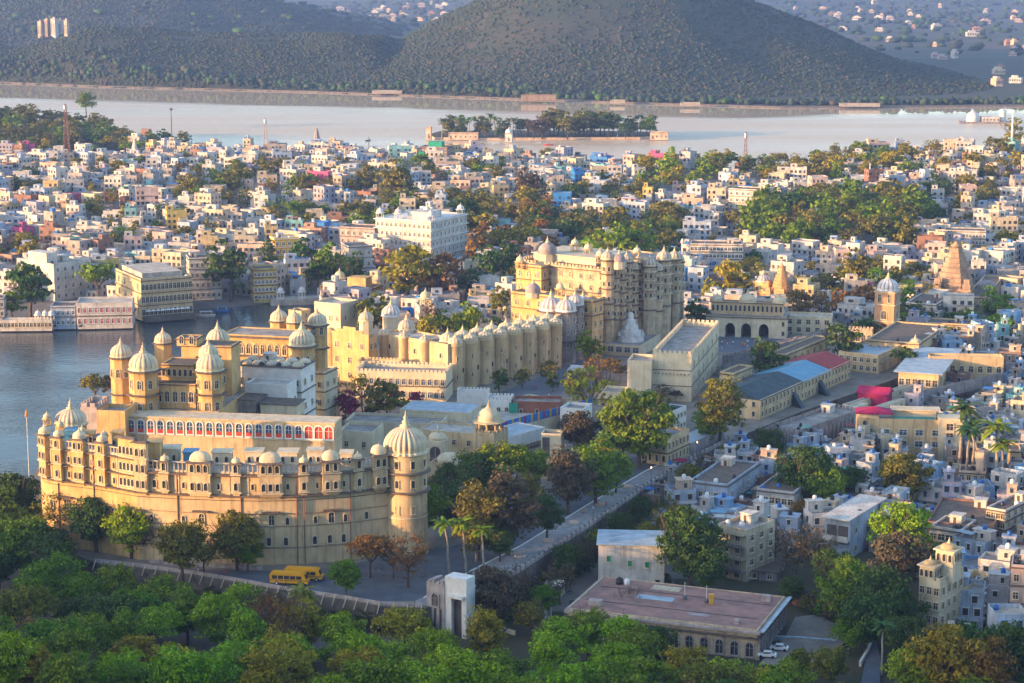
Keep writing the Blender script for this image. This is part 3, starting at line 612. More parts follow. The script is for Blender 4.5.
# small cupolas on the lake end
for px, Y, z, r in ((47, 524, 29.8, 1.1), (60, 519, 29.0, 1.0), (82, 512, 29.0, 1.0), (104, 508, 28.9, .95)): P = PX(px, Y, 38); kiosk(cres, P[0] - CO[0], P[1] - CO[1], z - 1.6, r, 1.7, 'golden_sunlit_plaster', n=6, seg=14)
# rooftop rooms behind the balustrades
for px0, px1, Y0, dd, z0, h, mt_ in ((147, 160, 500, 5, 22.9, 6.2, 'golden_sunlit_plaster'), (161, 178, 504, 5, 22.9, 3.6, 'pale_plaster'), (183, 196, 503, 4, 22.9, 3.0, 'blue_sheet'), (212, 231, 502, 4, 22.9, 3.2, 'pale_plaster'), (245, 262, 502, 4, 22.9, 3.4, 'pale_plaster'), (278, 297, 502, 4.5, 22.9, 3.2, 'pale_plaster'), (307, 322, 502, 4, 22.9, 3.6, 'trim'), (340, 352, 501, 4, 22.9, 3.2, 'pale_plaster'),
                               (64, 76, 517, 4, 25.8, 2.4, 'blue_sheet'), (84, 93, 512, 4, 25.8, 2.8, 'golden_sunlit_plaster'), (95, 104, 511, 4, 25.8, 2.0, 'grey_stone'), (112, 122, 508, 4, 25.8, 4.0, 'golden_sunlit_plaster')):
    a_, c_ = PX(px0, Y0, 34), PX(px1, Y0, 34); b = MB(); b.box(a_[0] - CO[0], Y0 - CO[1], z0 - .2, c_[0] - CO[0], Y0 + dd - CO[1], z0 + h); b.box(a_[0] - CO[0] - .3, Y0 - CO[1] - .3, z0 + h, c_[0] - CO[0] + .3, Y0 + dd - CO[1] + .3, z0 + h + .2); rm = b.part('roof_room', mt_, cres)
    if mt_ != 'blue_sheet': row(rm, a_[0] - CO[0], Y0 - CO[1], c_[0] - CO[0], Y0 - CO[1], z0 + .7, 2, .8, 1.5)
# the great domed end tower
P = PX(406, 503, 30); q = (P[0] - CO[0], P[1] - CO[1]); b = MB(); b.lathe(q[0], q[1], [(5.7, -2), (5.5, 1), (5.3, 16), (5.3, 26.3)], 40, 0); tw = b.part('round_tower', 'cream_plaster', cres)
for z, o in ((16.4, 1.0), (21.3, 1.0), (26.0, .45), (9.8, .2)): e_ = MB(); e_.lathe(q[0], q[1], [(5.2, z), (5.3 + o, z + .05), (5.3 + o, z + .25), (5.2, z + .5)], 40, 0); e_.part('eave', 'brown_eave' if o > .9 else 'trim', tw)
for z in (11.2, 17.9, 22.8):
    for t in (-150, -112, -68, -28): t = R(t); window(tw, q[0] + 5.28 * cos(t), q[1] + 5.28 * sin(t), z, t + pi / 2, .95, 1.9, 'rect')
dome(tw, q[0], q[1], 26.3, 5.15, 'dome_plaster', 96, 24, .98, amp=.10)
OCC.append((q[0] + CO[0], q[1] + CO[1], 6))

# ================================================================ THE LAKESIDE PALACE BEHIND IT
S = Site(336, 0, 0, 128, 0, TZ, -9, Y=545, h=24.0, d=8)
gal = thing('arcade_gallery', 'long gallery with a row of red painted arches above a plain golden wall', 'gallery', (S.o[0], S.o[1], TZ), S.rot)
shell(gal, 0, 0, 0, S.w, S.d, S.h, 'cream_plaster', 'roof_grey', .3)
bands(gal, 0, 0, S.w, S.d, [S.h - .25, S.h - 5.3], 'trim', .25, .2)
n = 21
for i in range(n):
    u = (i + .6) / (n + .2) * S.w; red = i > 17
    window(gal, u, 0, S.h - 4.6, 0, 1.7 if not red else 2.2, 3.5, 'arch', 'white_trim', 'red_paint' if red else 'blue_glass', 'archway')
    if not red: b = MB(); b.box(u - .85, -.16, S.h - 4.6, u + .85, -.05, S.h - 3.5); b.part('red_panel', 'red_paint', gal)
S = Site(128, 0, 0, 100, 0, TZ, -9, Y=551, h=26.0, d=9); t = thing('terrace_wall', 'plain golden terrace block beside the first arch of the red arched gallery', 'wall block', (S.o[0], S.o[1], TZ), S.rot); shell(t, 0, 0, 0, S.w, S.d, S.h, 'golden_sunlit_plaster', 'roof_grey', 1.0)
S = Site(100, 0, 0, 84, 0, TZ, -9, Y=553, h=26.6, d=10); t = thing('terrace_wall', 'weathered low terrace wall behind the squat corner dome', 'wall block', (S.o[0], S.o[1], TZ), S.rot); shell(t, 0, 0, 0, S.w, S.d, S.h, 'mauve_stone', 'roof_grey', .6, 2)
S = Site(200, 0, 0, 127, 0, TZ, -9, Y=562, h=23.6, d=34); lp = thing('lake_palace', 'golden lakeside palace with four ribbed domes on its towers above the red arched gallery', 'palace', (S.o[0], S.o[1], TZ), S.rot)
shell(lp, 0, 0, 0, S.w + 6, S.d, S.h, 'golden_sunlit_plaster', 'roof_grey', .3)
W_ = S.w
def wing(p, x, y, z, w_, d_, h, m, n, style='arch', nm='upper_wall', eo=.5, ww=1.2, wh=2.2, zf=.25, pm='glass', roof='roof_grey'):
    q = shell(p, x, y, z, w_, d_, h, m, roof, .3, 0, .2, nm); bands(p, x, y, w_, d_, [z + h - .5], 'brown_eave', eo, .25); row(p, x, y, x + w_, y, z + h * zf, n, ww, wh, style, pm=pm); return q
wing(lp, 3.5, 3.0, 23.6, W_ - 5, 10, 7.0, 'golden_sunlit_plaster', 7, ww=1.3, wh=3.0)
wing(lp, 8.5, 8, 30.6, W_ - 12, 10, 4.6, 'golden_sunlit_plaster', 6, ww=.9, wh=2.0); wing(lp, 10, 22, 23.6, 15, 9, 14.5, 'golden_sunlit_plaster', 3, ww=1.2); wing(lp, 9, 21, 38.1, 6, 6, 2.2, 'golden_sunlit_plaster', 2)
def tower(p, px, Y, zb, zt_, r, n=8, m='golden_sunlit_plaster', seg=64, ribs=16, hs=1.0, ww=1.1, wh=2.4, dr=.92, nm='domed_tower', zw=(.25,), dm='dome_plaster', extra=None):
    """octagonal tower with eave, windows and ribbed dome, z relative to the terrace"""
    X, Y_ = PX(px, Y, TZ + zt_); c_, s_ = cos(p.rotation_euler.z), sin(p.rotation_euler.z); dx, dy = X - p.location.x, Y_ - p.location.y; x, y = dx * c_ + dy * s_, -dx * s_ + dy * c_
    b = MB(); b.lathe(x, y, [(r, zb), (r, zt_)], n, 0, pi / n, smooth=n > 10)
    k = b.part(nm, m, p); e_ = MB(); e_.lathe(x, y, [(r, zt_ - .3), (r * 1.3, zt_ - .25), (r * 1.3, zt_ - .05), (r * .9, zt_ + .25)], n, 0, pi / n, smooth=False)
    e_.part('eave', 'brown_eave', k); e_ = MB()
    if zt_ - zb > 9: e_.lathe(x, y, [(r, zb + (zt_ - zb) * .45), (r * 1.28, zb + (zt_ - zb) * .45 + .05), (r * 1.28, zb + (zt_ - zb) * .45 + .25), (r * .95, zb + (zt_ - zb) * .45 + .5)], n, 0, pi / n, smooth=False)
    e_.part('eave', 'brown_eave', k)
    for f_ in zw:
        for i in range(n if n < 11 else 8):
            t = 2 * pi * i / (n if n < 11 else 8) + (2 * pi / n if n < 11 else 0); tw_ = t + p.rotation_euler.z; nx_ = sin(0)
            if sin(tw_) < .3: q_ = r * cos(pi / n); window(k, x + q_ * cos(t), y + q_ * sin(t), zb + (zt_ - zb) * f_, t + pi / 2, ww, wh)
    dome(k, x, y, zt_ + .2, r * dr, dm, seg, ribs, hs); return k
tower(lp, 121, 583, 15, 35.0, 3.1, zw=(.72,)); tower(lp, 143.5, 565, 22, 34.8, 4.1, zw=(.12, .62)); tower(lp, 210, 567, 22, 34.2, 3.9, zw=(.1, .62), hs=1.05)
e_ = tower(lp, 208.5, 571, 34, 37.4, 2.9, zw=(), hs=1.0, nm='upper_cupola')
tower(lp, 218, 602, 22, 35.0, 3.6, hs=1.15, zw=(.6,))
tower(lp, 163, 588, 22, 38.2, 2.5, zw=())
S = Site(290, 0, 0, 226, 0, TZ, -14, Y=618, h=34.5, d=13); rw = thing('long_palace_wing', 'long flat roofed wing with dark arches between two ribbed domes by the lake', 'palace wing', (S.o[0], S.o[1], TZ), S.rot)
shell(rw, 0, 0, 0, S.w + 3, S.d, S.h, 'golden_sunlit_plaster', 'roof_grey', .3); bands(rw, 0, 0, S.w + 3, S.d, [S.h - .8], 'brown_eave', 1.4, .35); row(rw, 0, 0, S.w, 0, S.h - 5.8, 9, 1.3, 3.2, 'bulb'); bands(rw, 0, 0, S.w + 3, S.d, [S.h - 6.5], 'brown_eave', 1.8, .2)
tower(rw, 302, 616, 0, 32.2, 4.0, seg=80, ribs=20, hs=1.05, zw=(.84,)); tower(rw, 279, 640, 30, 35.6, 2.8, zw=()); tower(rw, 294.5, 636, 30, 35.8, 2.5, zw=()); tower(rw, 317, 642, 20, 34.0, 3.2, zw=(.8,))
BL = []
def B(name, label, cat, c, wall='cream_plaster', roof='roof_grey', rows=2, cf=5, cs=4, **kw):
    sk = {k: kw.pop(k) for k in ('w', 'd', 'Y', 'h', 'z0') if k in kw}; rot = c[5] if len(c) > 5 else -31
    S = Site(c[0], c[1], c[2], c[3], c[4], sk.pop('z0', TZ), rot, **sk); t = building(name, label, cat, S, wall, roof, rows, cf, cs, **kw); BL.append((t, S)); return t, S
# small pale roofs between gallery and garden
t, S = B('white_pavilion', 'low white pavilion with red arched dormers behind the red arched gallery', 'pavilion', (289, 472, 385, 247, 300, -14), 'white_trim', 'roof_pale', 3, 5, 2, style='arch', pm='red_paint', ww=1.4, wh=2.0, para=.4, eaves=[], d=8)
B('grey_annex', 'grey plastered annex with a pale blue roof beside the double domed tower', 'annex', (257, 478, 400, 231, 263, -14), 'grey_stone', 'pale_blue_sheet', 3, 3, 2, para=.3, d=9)
B('flat_annex', 'flat grey slab roof annex stepping down in front of the red dormers', 'annex', (298, 480, 405, 262, 304, -10), 'pale_plaster', 'roof_grey', 3, 4, 2, para=.2, d=8)
t, S = B('vaulted_hall', 'white hall roofed with rows of small vaults below the long flat wing', 'hall', (303, 464, 368, 238, 306, -14), 'white_trim', 'roof_pale', 4, 7, 2, para=.3, d=12, clutter=2)
for i in range(5):
    for j in range(2): dome(t, S.w * (i + .5) / 5, S.d * (j + .5) / 2, S.h - .5, S.w * .09, 'trim', 14, 0, .7, fin=False, name='vault')
B('white_block', 'small white block with one dark window below the ribbed octagon dome', 'house', (325, 428, 372, 296, 333, -20), 'pale_plaster', 'roof_pale', 3, 3, 2, d=10)
t, S = B('beige_block', 'beige block with a row of small top windows beside the lake', 'palace block', (341, 347, 304, 315, 352), 'pale_plaster', 'roof_pale', 2, 4, 2, wh=1.6, eaves=[], d=12)
B('square_turret', 'square beige turret standing against the tall beige block by the lake', 'turret', (302, 346, 311, 289, 306), 'cream_plaster', 'roof_pale', 5, 2, 1, eaves=[], d=6)
# golden square block and Fateh wall
t, S = B('stepped_gable_block', 'tall sunlit golden block with a stepped gable crest above the garden', 'palace block', (369, 384, 338, 331, 378), 'golden_sunlit_plaster', 'roof_grey', 3, 3, 2, ww=1.2, wh=1.9, eaves=[], para=.5)
b = MB()
for k, (a_, h_) in enumerate(((.50, 1.2), (.34, 2.2), (.16, 3.2))): b.box(S.w * (.5 - a_), .02 + .01 * k, S.h - .1, S.w * (.5 + a_), .5 + .01 * k, S.h + h_)
b.part('stepped_gable', 'golden_sunlit_plaster', t)
b = MB(); b.lathe(-1.0, 1.5, [(2.4, -1), (2.4, S.h - 1), (2.2, S.h + .4), (1.2, S.h + 1.6), (.1, S.h + 2)], 16, 0); b.part('round_turret', 'golden_sunlit_plaster', t)
S = Site(448, 391, 346, 381, 562, TZ, -43, h=16.6); fp = thing('turreted_palace', 'long cream palace wall of round turrets capped with onion domes beside the courtyard', 'palace', (S.o[0], S.o[1], TZ), S.rot)
shell(fp, S.w - 11, 0, 0, 11, S.d, S.h, 'cream_plaster', 'roof_pale', .6); shell(fp, 0, 0, 0, S.w - 11.02, 11, S.h - .01, 'cream_plaster', 'roof_pale', .6, name='front_wing'); bands(fp, S.w - 11, 0, 11, S.d, [S.h - 1.0, S.h - 5.5], 'trim', .15, .2); bands(fp, 0, 0, S.w - 11.2, 11, [S.h - 1.1, S.h - 5.6], 'trim', .15, .2)
n = 8
for i in range(n):
    v = (i + .5) / n * S.d; b = MB(); b.lathe(S.w, v, [(2.5, -1), (2.4, 2), (2.4, S.h - 1.2), (2.65, S.h - .9), (2.65, S.h - .5), (2.4, S.h - .3), (2.4, S.h + .2)], 12, 0, pi / 12); t = b.part('round_turret', 'cream_plaster', fp)
    dome(t, S.w, v, S.h + .2, 2.4, 'dome_plaster', 48, 12, .6)
    for z in (4, 10.5): a_ = R(-25); window(t, S.w + 2.3 * cos(a_), v + 2.3 * sin(a_), z, a_ + pi / 2, .7, 1.6)
    k = dome(fp, S.w - 5.2, v + 1.5, S.h - .2, 2.7, 'dome_plaster', 48, 12, .85); 
    if i < n - 1: window(fp, S.w, (i + 1) / n * S.d, 5.5, pi / 2, .9, 1.8)
for u, z0 in ((.06, .2), (.36, .2), (.67, .2)):
    b = MB(); b.lathe(S.w * u, 0, [(2.0, -1), (2.0, S.h - .8), (2.25, S.h - .6), (2.0, S.h)], 12, 0); t = b.part('round_turret', 'cream_plaster', fp); dome(t, S.w * u, 0, S.h, 2.0, 'dome_plaster', 18, 9, .6)
for i in range(5):
    for z in (5.5, 11): window(fp, S.w * (.14 + .19 * i), 0, z, 0, 1.0, 2.0)
def ldome(p, px, Y, z, r, m='dome_plaster', seg=28, ribs=14, drum=2.5, hs=1.0):
    X, Y_ = PX(px, Y, TZ + z); c_, s_ = cos(p.rotation_euler.z), sin(p.rotation_euler.z); dx, dy = X - p.location.x, Y_ - p.location.y; x, y = dx * c_ + dy * s_, -dx * s_ + dy * c_
    b = MB(); b.lathe(x, y, [(r * 1.02, z - drum), (r * 1.02, z)], 8, 0, pi / 8, smooth=False); t = b.part('drum', 'pale_plaster', p); dome(t, x, y, z, r, m, seg, ribs, hs); return t
ldome(fp, 391, 742, 19.5, 3.3, 'white_dome', drum=6); ldome(fp, 406.5, 728, 17.0, 2.9, drum=3); ldome(fp, 366, 735, 19.0, 2.6, drum=5)
# crenellated white range in front, with its blue window row
t, S = B('crenellated_range', 'low white crenellated range with a row of pale blue windows facing the garden', 'range', (446, 402, 373, 356, 452, -8), 'pale_plaster', 'roof_grey', 2, 14, 0, style='arch', pm='blue_glass', wh=2.0, ww=1.3, cren=1.4, eaves=[5], para=1.2, d=14)
t, S = B('crenellated_range', 'upper crenellated cream terrace behind the blue window row', 'range', (399, 391, 364, 357, 405, -8), 'cream_plaster', 'roof_grey', 3, 7, 1, cren=1.2, eaves=[], d=8)

# ================================================================ THE GREAT PALACE
gp = thing('great_palace', 'huge many storeyed stone palace with clustered towers rising over the courtyard', 'palace', (*G(606, 352, TZ), TZ), R(-35))
def gblock(c, wall, nm, rows, cf, cs, z0=TZ, zb=0, style='arch', ww=1.2, wh=2.0, roof='roof_grey', cren=0, eo=.7, rot=-35, **sk):
    S = Site(c[0], c[1], c[2], c[3], c[4], z0, rot, **sk); c0 = R(-35); dx, dy = S.o[0] - gp.location.x, S.o[1] - gp.location.y
    x, y = dx * cos(c0) + dy * sin(c0), -dx * sin(c0) + dy * cos(c0)
    w_ = shell(gp, x, y, zb, S.w, S.d, S.h, wall, roof, .6, cren, 1.0, nm); fh = (S.h - .8) / rows
    for r in range(rows):
        z = zb + fh * (r + .25); h_ = min(wh, fh * .6)
        if cf: row(w_, x, y, x + S.w, y, z, cf, ww, h_, style)
        if cs: row(w_, x + S.w, y, x + S.w, y + S.d, z, cs, ww, h_, style)
        if r: bands(w_, x, y, S.w, S.d, [zb + fh * r], 'brown_eave' if r % 2 else 'trim', eo if r % 2 else .2, .25)
    bands(w_, x, y, S.w, S.d, [zb + S.h - 1.0], 'brown_eave', eo, .3); return x, y, S
x1, y1, S1 = gblock((592, 359, 300, 511, 603), 'golden_sunlit_plaster', 'front_range', 4, 7, 2)
x2, y2, S2 = gblock((606, 351, 270, 516, 650), 'palace_stone', 'main_range', 7, 9, 9, cren=1.6)
x3, y3, S3 = gblock((541, 346, 266, 516, 560), 'golden_sunlit_plaster', 'high_block', 6, 3, 3)
x3b, y3b, S3b = gblock((590, 346, 272, 560, 615), 'golden_sunlit_plaster', 'high_block', 6, 3, 3)
x4, y4, S4 = gblock((645, 343, 262, 592, 678), 'palace_stone', 'east_range', 7, 5, 6)
# roof terrace with parapet and slate awning
b = MB(); b.box(x2 + 3, y2 + 8, S2.h - .2, x2 + S2.w - 10, y2 + S2.d - 3, S2.h + 2.6); b.box(x2 + 2.2, y2 + 7.2, S2.h + 2.6, x2 + S2.w - 9.2, y2 + S2.d - 2.2, S2.h + 2.9); b.part('roof_pavilion', 'trim', gp)
# bays along the tall court front
for f_, top, rr in ((.02, 4, 2.6), (.16, 1.5, 2.2), (.30, 0, 2.4), (.44, 1.5, 2.3), (.58, -2, 2.4), (.72, 0, 2.2)):
    v = y2 + S2.d * f_; u = x2 + S2.w; zt_ = S2.h + top; b = MB(); b.lathe(u, v, [(rr * 1.05, -1), (rr, 3), (rr, zt_)], 8, 0, pi / 8, smooth=False); t = b.part('tower_bay', 'palace_stone', gp)
    for q in (.35, .52, .68, .84, .985): e_ = MB(); e_.lathe(u, v, [(rr, zt_ * q), (rr * 1.32, zt_ * q + .05), (rr * 1.32, zt_ * q + .25), (rr * .95, zt_ * q + .45)], 8, 0, pi / 8, smooth=False); e_.part('eave', 'brown_eave', t)
    dome(t, u, v, zt_ + .2, rr * .95, 'dome_plaster', 20, 10, .95)
    for q in (.40, .56, .72, .88):
        for a_ in (-135, -90, -45, 0): a2 = R(a_); window(t, u + rr * cos(pi / 8) * cos(a2), v + rr * cos(pi / 8) * sin(a2), zt_ * q, a2 + pi / 2, .9, 1.7, 'arch')
# the cluster of octagonal end towers
for px, Y, zt_, r in ((649.5, 792, 30.5, 2.6), (657, 795, 28.5, 2.4), (664, 799, 32.0, 3.0), (674.5, 808, 31.0, 2.6), (679, 815, 29, 2.2)):
    k = tower(gp, px, Y, -1, zt_, r, 8, 'tan_stone', 20, 10, .95, .9, 1.7, .95, 'end_tower', (.62, .74, .86)); ch = k.data.vertices
    xs_ = sum(v.co.x for v in ch) / len(ch); ys_ = sum(v.co.y for v in ch) / len(ch)
    for q in (.58, .70, .82, .93): e_ = MB(); e_.lathe(xs_, ys_, [(r, zt_ * q), (r * 1.28, zt_ * q + .05), (r * 1.28, zt_ * q + .25), (r * .95, zt_ * q + .45)], 8, 0, pi / 8, smooth=False); e_.part('eave', 'trim', k)
# grey round bastions with white domes in front
for px, Y, zt_, r, dm in ((551, 757, 19.0, 4.3, 'white_dome'), (566, 752, 19.5, 3.8, 'white_dome'), (575, 760, 20.5, 3.4, 'white_dome'), (583, 766, 19.5, 3.0, 'white_dome')):
    tower(gp, px, Y, -1, zt_, r, 12, 'grey_stone', 28, 14, .95, .9, 1.8, .95, 'bastion', (.35, .6, .82), dm)
ldome(gp, 547.5, 800, 34.5, 3.4, 'grey_dome', 24, 12, 4); ldome(gp, 533, 775, 23.0, 2.8, 'grey_dome', 20, 0, 2); ldome(gp, 619, 775, 35.0, 2.3, 'grey_dome', 20, 0, 3)
for px, Y, z in ((575, 806, 34.5), (588, 800, 33.5), (520, 790, 30), (560, 770, 22.5), (600, 785, 33), (637, 790, 33.5)): 
    X, Y_ = PX(px, Y, TZ + z); c0 = R(-35); dx, dy = X - gp.location.x, Y_ - gp.location.y; kiosk(gp, dx * cos(c0) + dy * sin(c0), -dx * sin(c0) + dy * cos(c0), z, 1.7, 2.6, 'golden_sunlit_plaster', n=6, seg=16)
# white marble shrine and its terrace
S = Site(640, 357, 346, 598, 660, TZ, -20); st = thing('marble_shrine', 'white spiky marble shrine on a pale terrace below the great palace', 'shrine', (S.o[0], S.o[1], TZ), S.rot)
shell(st, 0, 0, 0, S.w, S.d, S.h, 'pale_plaster', 'roof_grey', .5); row(st, 0, 0, S.w, 0, 1.4, 5, 2.2, 2.0, 'rect', pm='blue_glass')
b = MB(); cx_, cy_ = S.w * .55, S.d * .45
for k, (r_, h0, h1) in enumerate(((5.2, 0, 2), (4.2, 2, 4), (3.1, 4, 6), (2.0, 6, 8), (1.1, 8, 10.5))): b.lathe(cx_, cy_, [(r_, S.h + h0 - .6), (r_ * .95, S.h + h1 - .4), (r_ * .5, S.h + h1)], 8, 0, pi / 8, smooth=False)
b.part('spire', 'white_dome', st)
for i in range(8):
    t = i * pi / 4; finial_mb(cx_ + 5 * cos(t), cy_ + 5 * sin(t), S.h + 1.9, 2.6).part('pinnacle', 'white_dome', st)
B('pale_bastion', 'pale smooth bastion with a dark base line next to the three banded gatehouse', 'bastion', (651, 402, 361, 627, 657, -12), 'pale_plaster', 'roof_grey', 3, 0, 0, eaves=[2.5], eo=.15, para=1.0, d=12, door=False)
t, S = B('banded_gatehouse', 'big pale crenellated gatehouse block with two dark string lines and a shaded side', 'gatehouse', (691, 402, 354, 652, 718, -14), 'pale_plaster', 'roof_grey', 3, 0, 6, ww=1.1, wh=1.8, cren=1.5, para=1.6, eaves=[5.2, 10.6], eo=.12)
row(t, 0, 0, S.w, 0, 9.2, 10, .35, .5, 'rect', m0=.8)
t, S = B('court_arcade', 'low white arcade of dark arches on the terrace below the end towers', 'arcade', (690, 358, 345, 657, 700, 14), 'white_trim', 'roof_grey', 1, 9, 1, style='arch', ww=1.5, wh=2.8, eaves=[], para=.6, d=7)
# three arched gate
S = Site(786, 339, 318, 706, 800, TZ, -12, d=9); tg = thing('triple_gate', 'three arched ceremonial gate with a pillared upper gallery and small domes', 'gate', (S.o[0], S.o[1], TZ), S.rot)
b = MB(); W_, D_, hh = S.w, S.d, S.h; aw = W_ * .125; ctr = [W_ * f_ for f_ in (.30, .50, .72)]; ed = [0] + [q for c_ in ctr for q in (c_ - aw / 2, c_ + aw / 2)] + [W_]
for i in range(0, 8, 2): b.box(ed[i], 0, -1, ed[i + 1], D_, hh)
for c_ in ctr:
    n = 10; pts = [(c_ - aw / 2, hh * .38)] + [(c_ - aw / 2 * cos(i * pi / n), hh * .38 + aw * .62 * sin(i * pi / n)) for i in range(1, n)] + [(c_ + aw / 2, hh * .38)]
    for (xa, za), (xb, zb) in zip(pts[:-1], pts[1:]): b.add([(xa, 0, za), (xb, 0, zb), (xb, 0, hh), (xa, 0, hh), (xa, D_, za), (xb, D_, zb), (xb, D_, hh), (xa, D_, hh)], [(0, 1, 2, 3), (5, 4, 7, 6), (4, 5, 1, 0)])
b.part('wall', 'pale_plaster', tg); b = MB(); b.box(.5, D_ - .4, 0, W_ - .5, D_ - .05, hh - .2); b.part('arch_shade_panel', 'dark_stone', tg); b = MB(); b.box(-.2, -.2, hh, W_ + .2, D_ + .2, hh + .5); b.part('roof', 'roof_grey', tg); bands(tg, 0, 0, W_, D_, [hh - .6], 'brown_eave', .6, .3)  # dark panel added behind the open arches stands in for their shade
wing(tg, W_ * .05, 2, hh + .5, W_ * .9, 5, 5.0, 'cream_plaster', 16, ww=.9, wh=2.4, nm='upper_gallery', roof='roof_pale')
for i in (0, W_): 
    for z in (1.2, 5.0): window(tg, i * .92 + W_ * .04, 0, z, 0, 1.0, 1.7, 'rect')
for f_, r_ in ((.12, 2.0), (.5, 3.2), (.9, 2.6)): dome(tg, W_ * f_, 4.5, hh + 5.3, r_, 'dome_plaster', 20, 0, .75)
B('court_range', 'low cream range with a few dark square windows running on from the three arched gate', 'range', (831, 335, 317, 785, 840, -12), 'pale_plaster', 'roof_pale', 2, 5, 1, ww=1.6, wh=1.8, eaves=[], d=10)
# ================================================================ MIDDLE GROUND BELOW THE PALACES
B('white_wall', 'long white crenellated wall at the foot of the turreted palace', 'wall', (488, 424, 392, 457, 500, -8), 'white_trim', 'roof_pale', 1, 0, 0, cren=1.1, eaves=[], d=4, door=False)
B('white_gatehouse', 'white block with three small arched windows beside the rough brown wall', 'gatehouse', (511, 430, 400, 486, 516, -8), 'white_trim', 'roof_pale', 2, 3, 1, style='arch', ww=1.1, cren=1.1, eaves=[], d=7)
t, S = B('rough_wall_house', 'unfinished brown rubble walled building with green netting at its corner', 'house', (561, 432, 402, 513, 575, -4), 'brick', 'roof_grey', 2, 3, 1, eaves=[], d=9, ww=.9)
b = MB(); b.box(-1.2, -.6, 1, 1.6, -.3, S.h - .4); b.part('green_netting', 'green_net', t)
B('cream_wall', 'short cream crenellated wall at the end of the rough brown building', 'wall', (581, 428, 403, 561, 590, -4), 'cream_plaster', 'roof_pale', 1, 0, 0, cren=1.1, eaves=[], d=5, door=False)
t, S = B('terrace_block', 'pale terrace block with a blue draped parapet along its edge', 'terrace', (494, 452, 431, 430, 592, -40), 'pale_plaster', 'roof_pale', 1, 0, 0, eaves=[], para=.5, door=False)
b = MB(); n_ = 58
for i in range(n_):
    v = S.d * (i + .08) / n_; b.box(S.w - .1, v, S.h - .3, S.w + .16, v + S.d / n_ * .84, S.h + 2.2, [0, 0, 0, 2, 0, 0, 1, 0, 0, 0, 2][i % 11])
b.part('drape', ['bright_blue', 'magenta_cloth', 'bus_yellow'], t)
t, S = B('domed_kiosk_terrace', 'yellow domed open kiosk on a small crenellated terrace', 'pavilion', (494, 470, 434, 473, 508, -31), 'cream_plaster', 'roof_pale', 2, 0, 0, cren=1.2, eaves=[], door=False)
kiosk(t, S.w * .45, S.d * .45, S.h - .9, 3.7, 3.6, 'cream_plaster', n=8, seg=24)
t, S = B('arcaded_range', 'long low white range with a row of dark openings beside the dark gateway', 'range', (497, 466, 440, 470, 545, -40), 'white_trim', 'pale_blue_sheet', 1, 0, 15, ww=1.2, wh=2.0, eaves=[3.0], para=.4, base=.4)
t, S = B('dark_gateway', 'tall gateway with a deep dark opening at the end of the low white range', 'gateway', (561, 466, 434, 541, 580, -10), 'pale_plaster', 'roof_grey', 1, 0, 0, eaves=[], d=6, door=False)
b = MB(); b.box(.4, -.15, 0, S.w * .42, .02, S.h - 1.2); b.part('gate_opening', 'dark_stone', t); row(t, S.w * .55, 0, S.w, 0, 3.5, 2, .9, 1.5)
kx = thing('marble_kiosk', 'small white open pavilion standing beside the dark gateway', 'pavilion', (*G(553, 456, TZ), TZ)); kiosk(kx, 0, 0, 0, 1.5, 2.6, 'white_trim', 'white_dome', 4)
B('low_wall', 'low cream retaining wall below the dark gateway half hidden by trees', 'wall', (570, 480, 460, 540, 578, -10), 'cream_plaster', 'roof_pale', 1, 0, 0, eaves=[], d=3, door=False)
t, S = B('arched_gateway', 'gateway with a dark arch under a stepped dome roof beside the great round tower', 'gateway', (444, 478, 442, 427, 452, -10), 'pale_plaster', 'roof_pale', 1, 0, 0, eaves=[], d=7, door=False)
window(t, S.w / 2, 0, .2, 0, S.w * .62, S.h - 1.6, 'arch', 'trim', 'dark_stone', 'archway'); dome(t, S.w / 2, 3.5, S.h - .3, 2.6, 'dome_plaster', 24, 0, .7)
t, S = B('curved_roof_house', 'small cream house with a curved crenellated roof and three windows near the round tower', 'house', (456, 492, 466, 430, 470, -20), 'cream_plaster', 'roof_pale', 1, 3, 2, ww=1.3, wh=2.0, cren=1, eaves=[])
dome(t, S.w / 2, S.d / 2, S.h - .6, min(S.w, S.d) * .46, 'dome_plaster', 20, 0, .6, fin=False)
B('blue_roof_hall', 'long hall under a pale blue sheet roof behind the yellow domed kiosk', 'hall', (470, 442, 413, 400, 482, -14), 'pale_plaster', 'pale_blue_sheet', 1, 0, 0, para=.1, eaves=[], d=14, door=False)
B('flat_hall', 'flat roofed cream hall between the round tower and the yellow domed kiosk', 'hall', (476, 466, 434, 418, 490, -20), 'cream_plaster', 'roof_pale', 2, 4, 2, para=.5, eaves=[], d=12)
B('stair_block', 'plain pale block with an outside stair at the end of the red arches', 'house', (373, 470, 432, 338, 382, -12), 'pale_plaster', 'roof_grey', 2, 2, 0, eaves=[], d=12)
B('flat_hall', 'long low grey roofed hall stretching from the red arches to the round tower', 'hall', (440, 452, 424, 345, 450, -10), 'pale_plaster', 'roof_grey', 2, 0, 0, eaves=[], d=12, door=False)
B('white_house', 'white two storey house behind the pale tree in the middle court', 'house', (583, 440, 409, 560, 604, -20), 'white_trim', 'roof_grey', 2, 3, 2, eaves=[], d=9)
B('white_house', 'low white house with a dark flat roof under the gatehouse wall', 'house', (656, 441, 418, 640, 686, -31), 'white_trim', 'roof_slate', 2, 3, 9, ww=.8, wh=1.2, eaves=[], para=.3)
B('white_house', 'small white house with a blue grey roof in front of the dark flat roofed one', 'house', (640, 447, 428, 610, 672, -31), 'pale_plaster', 'roof_slate', 1, 3, 8, ww=.8, wh=1.2, eaves=[], para=.3)
B('cream_house', 'cream two storey house with tall windows beside the road wall', 'house', (667, 466, 438, 640, 689, -31), 'cream_plaster', 'roof_grey', 2, 4, 6, ww=.9, wh=1.9, eaves=[3.6])
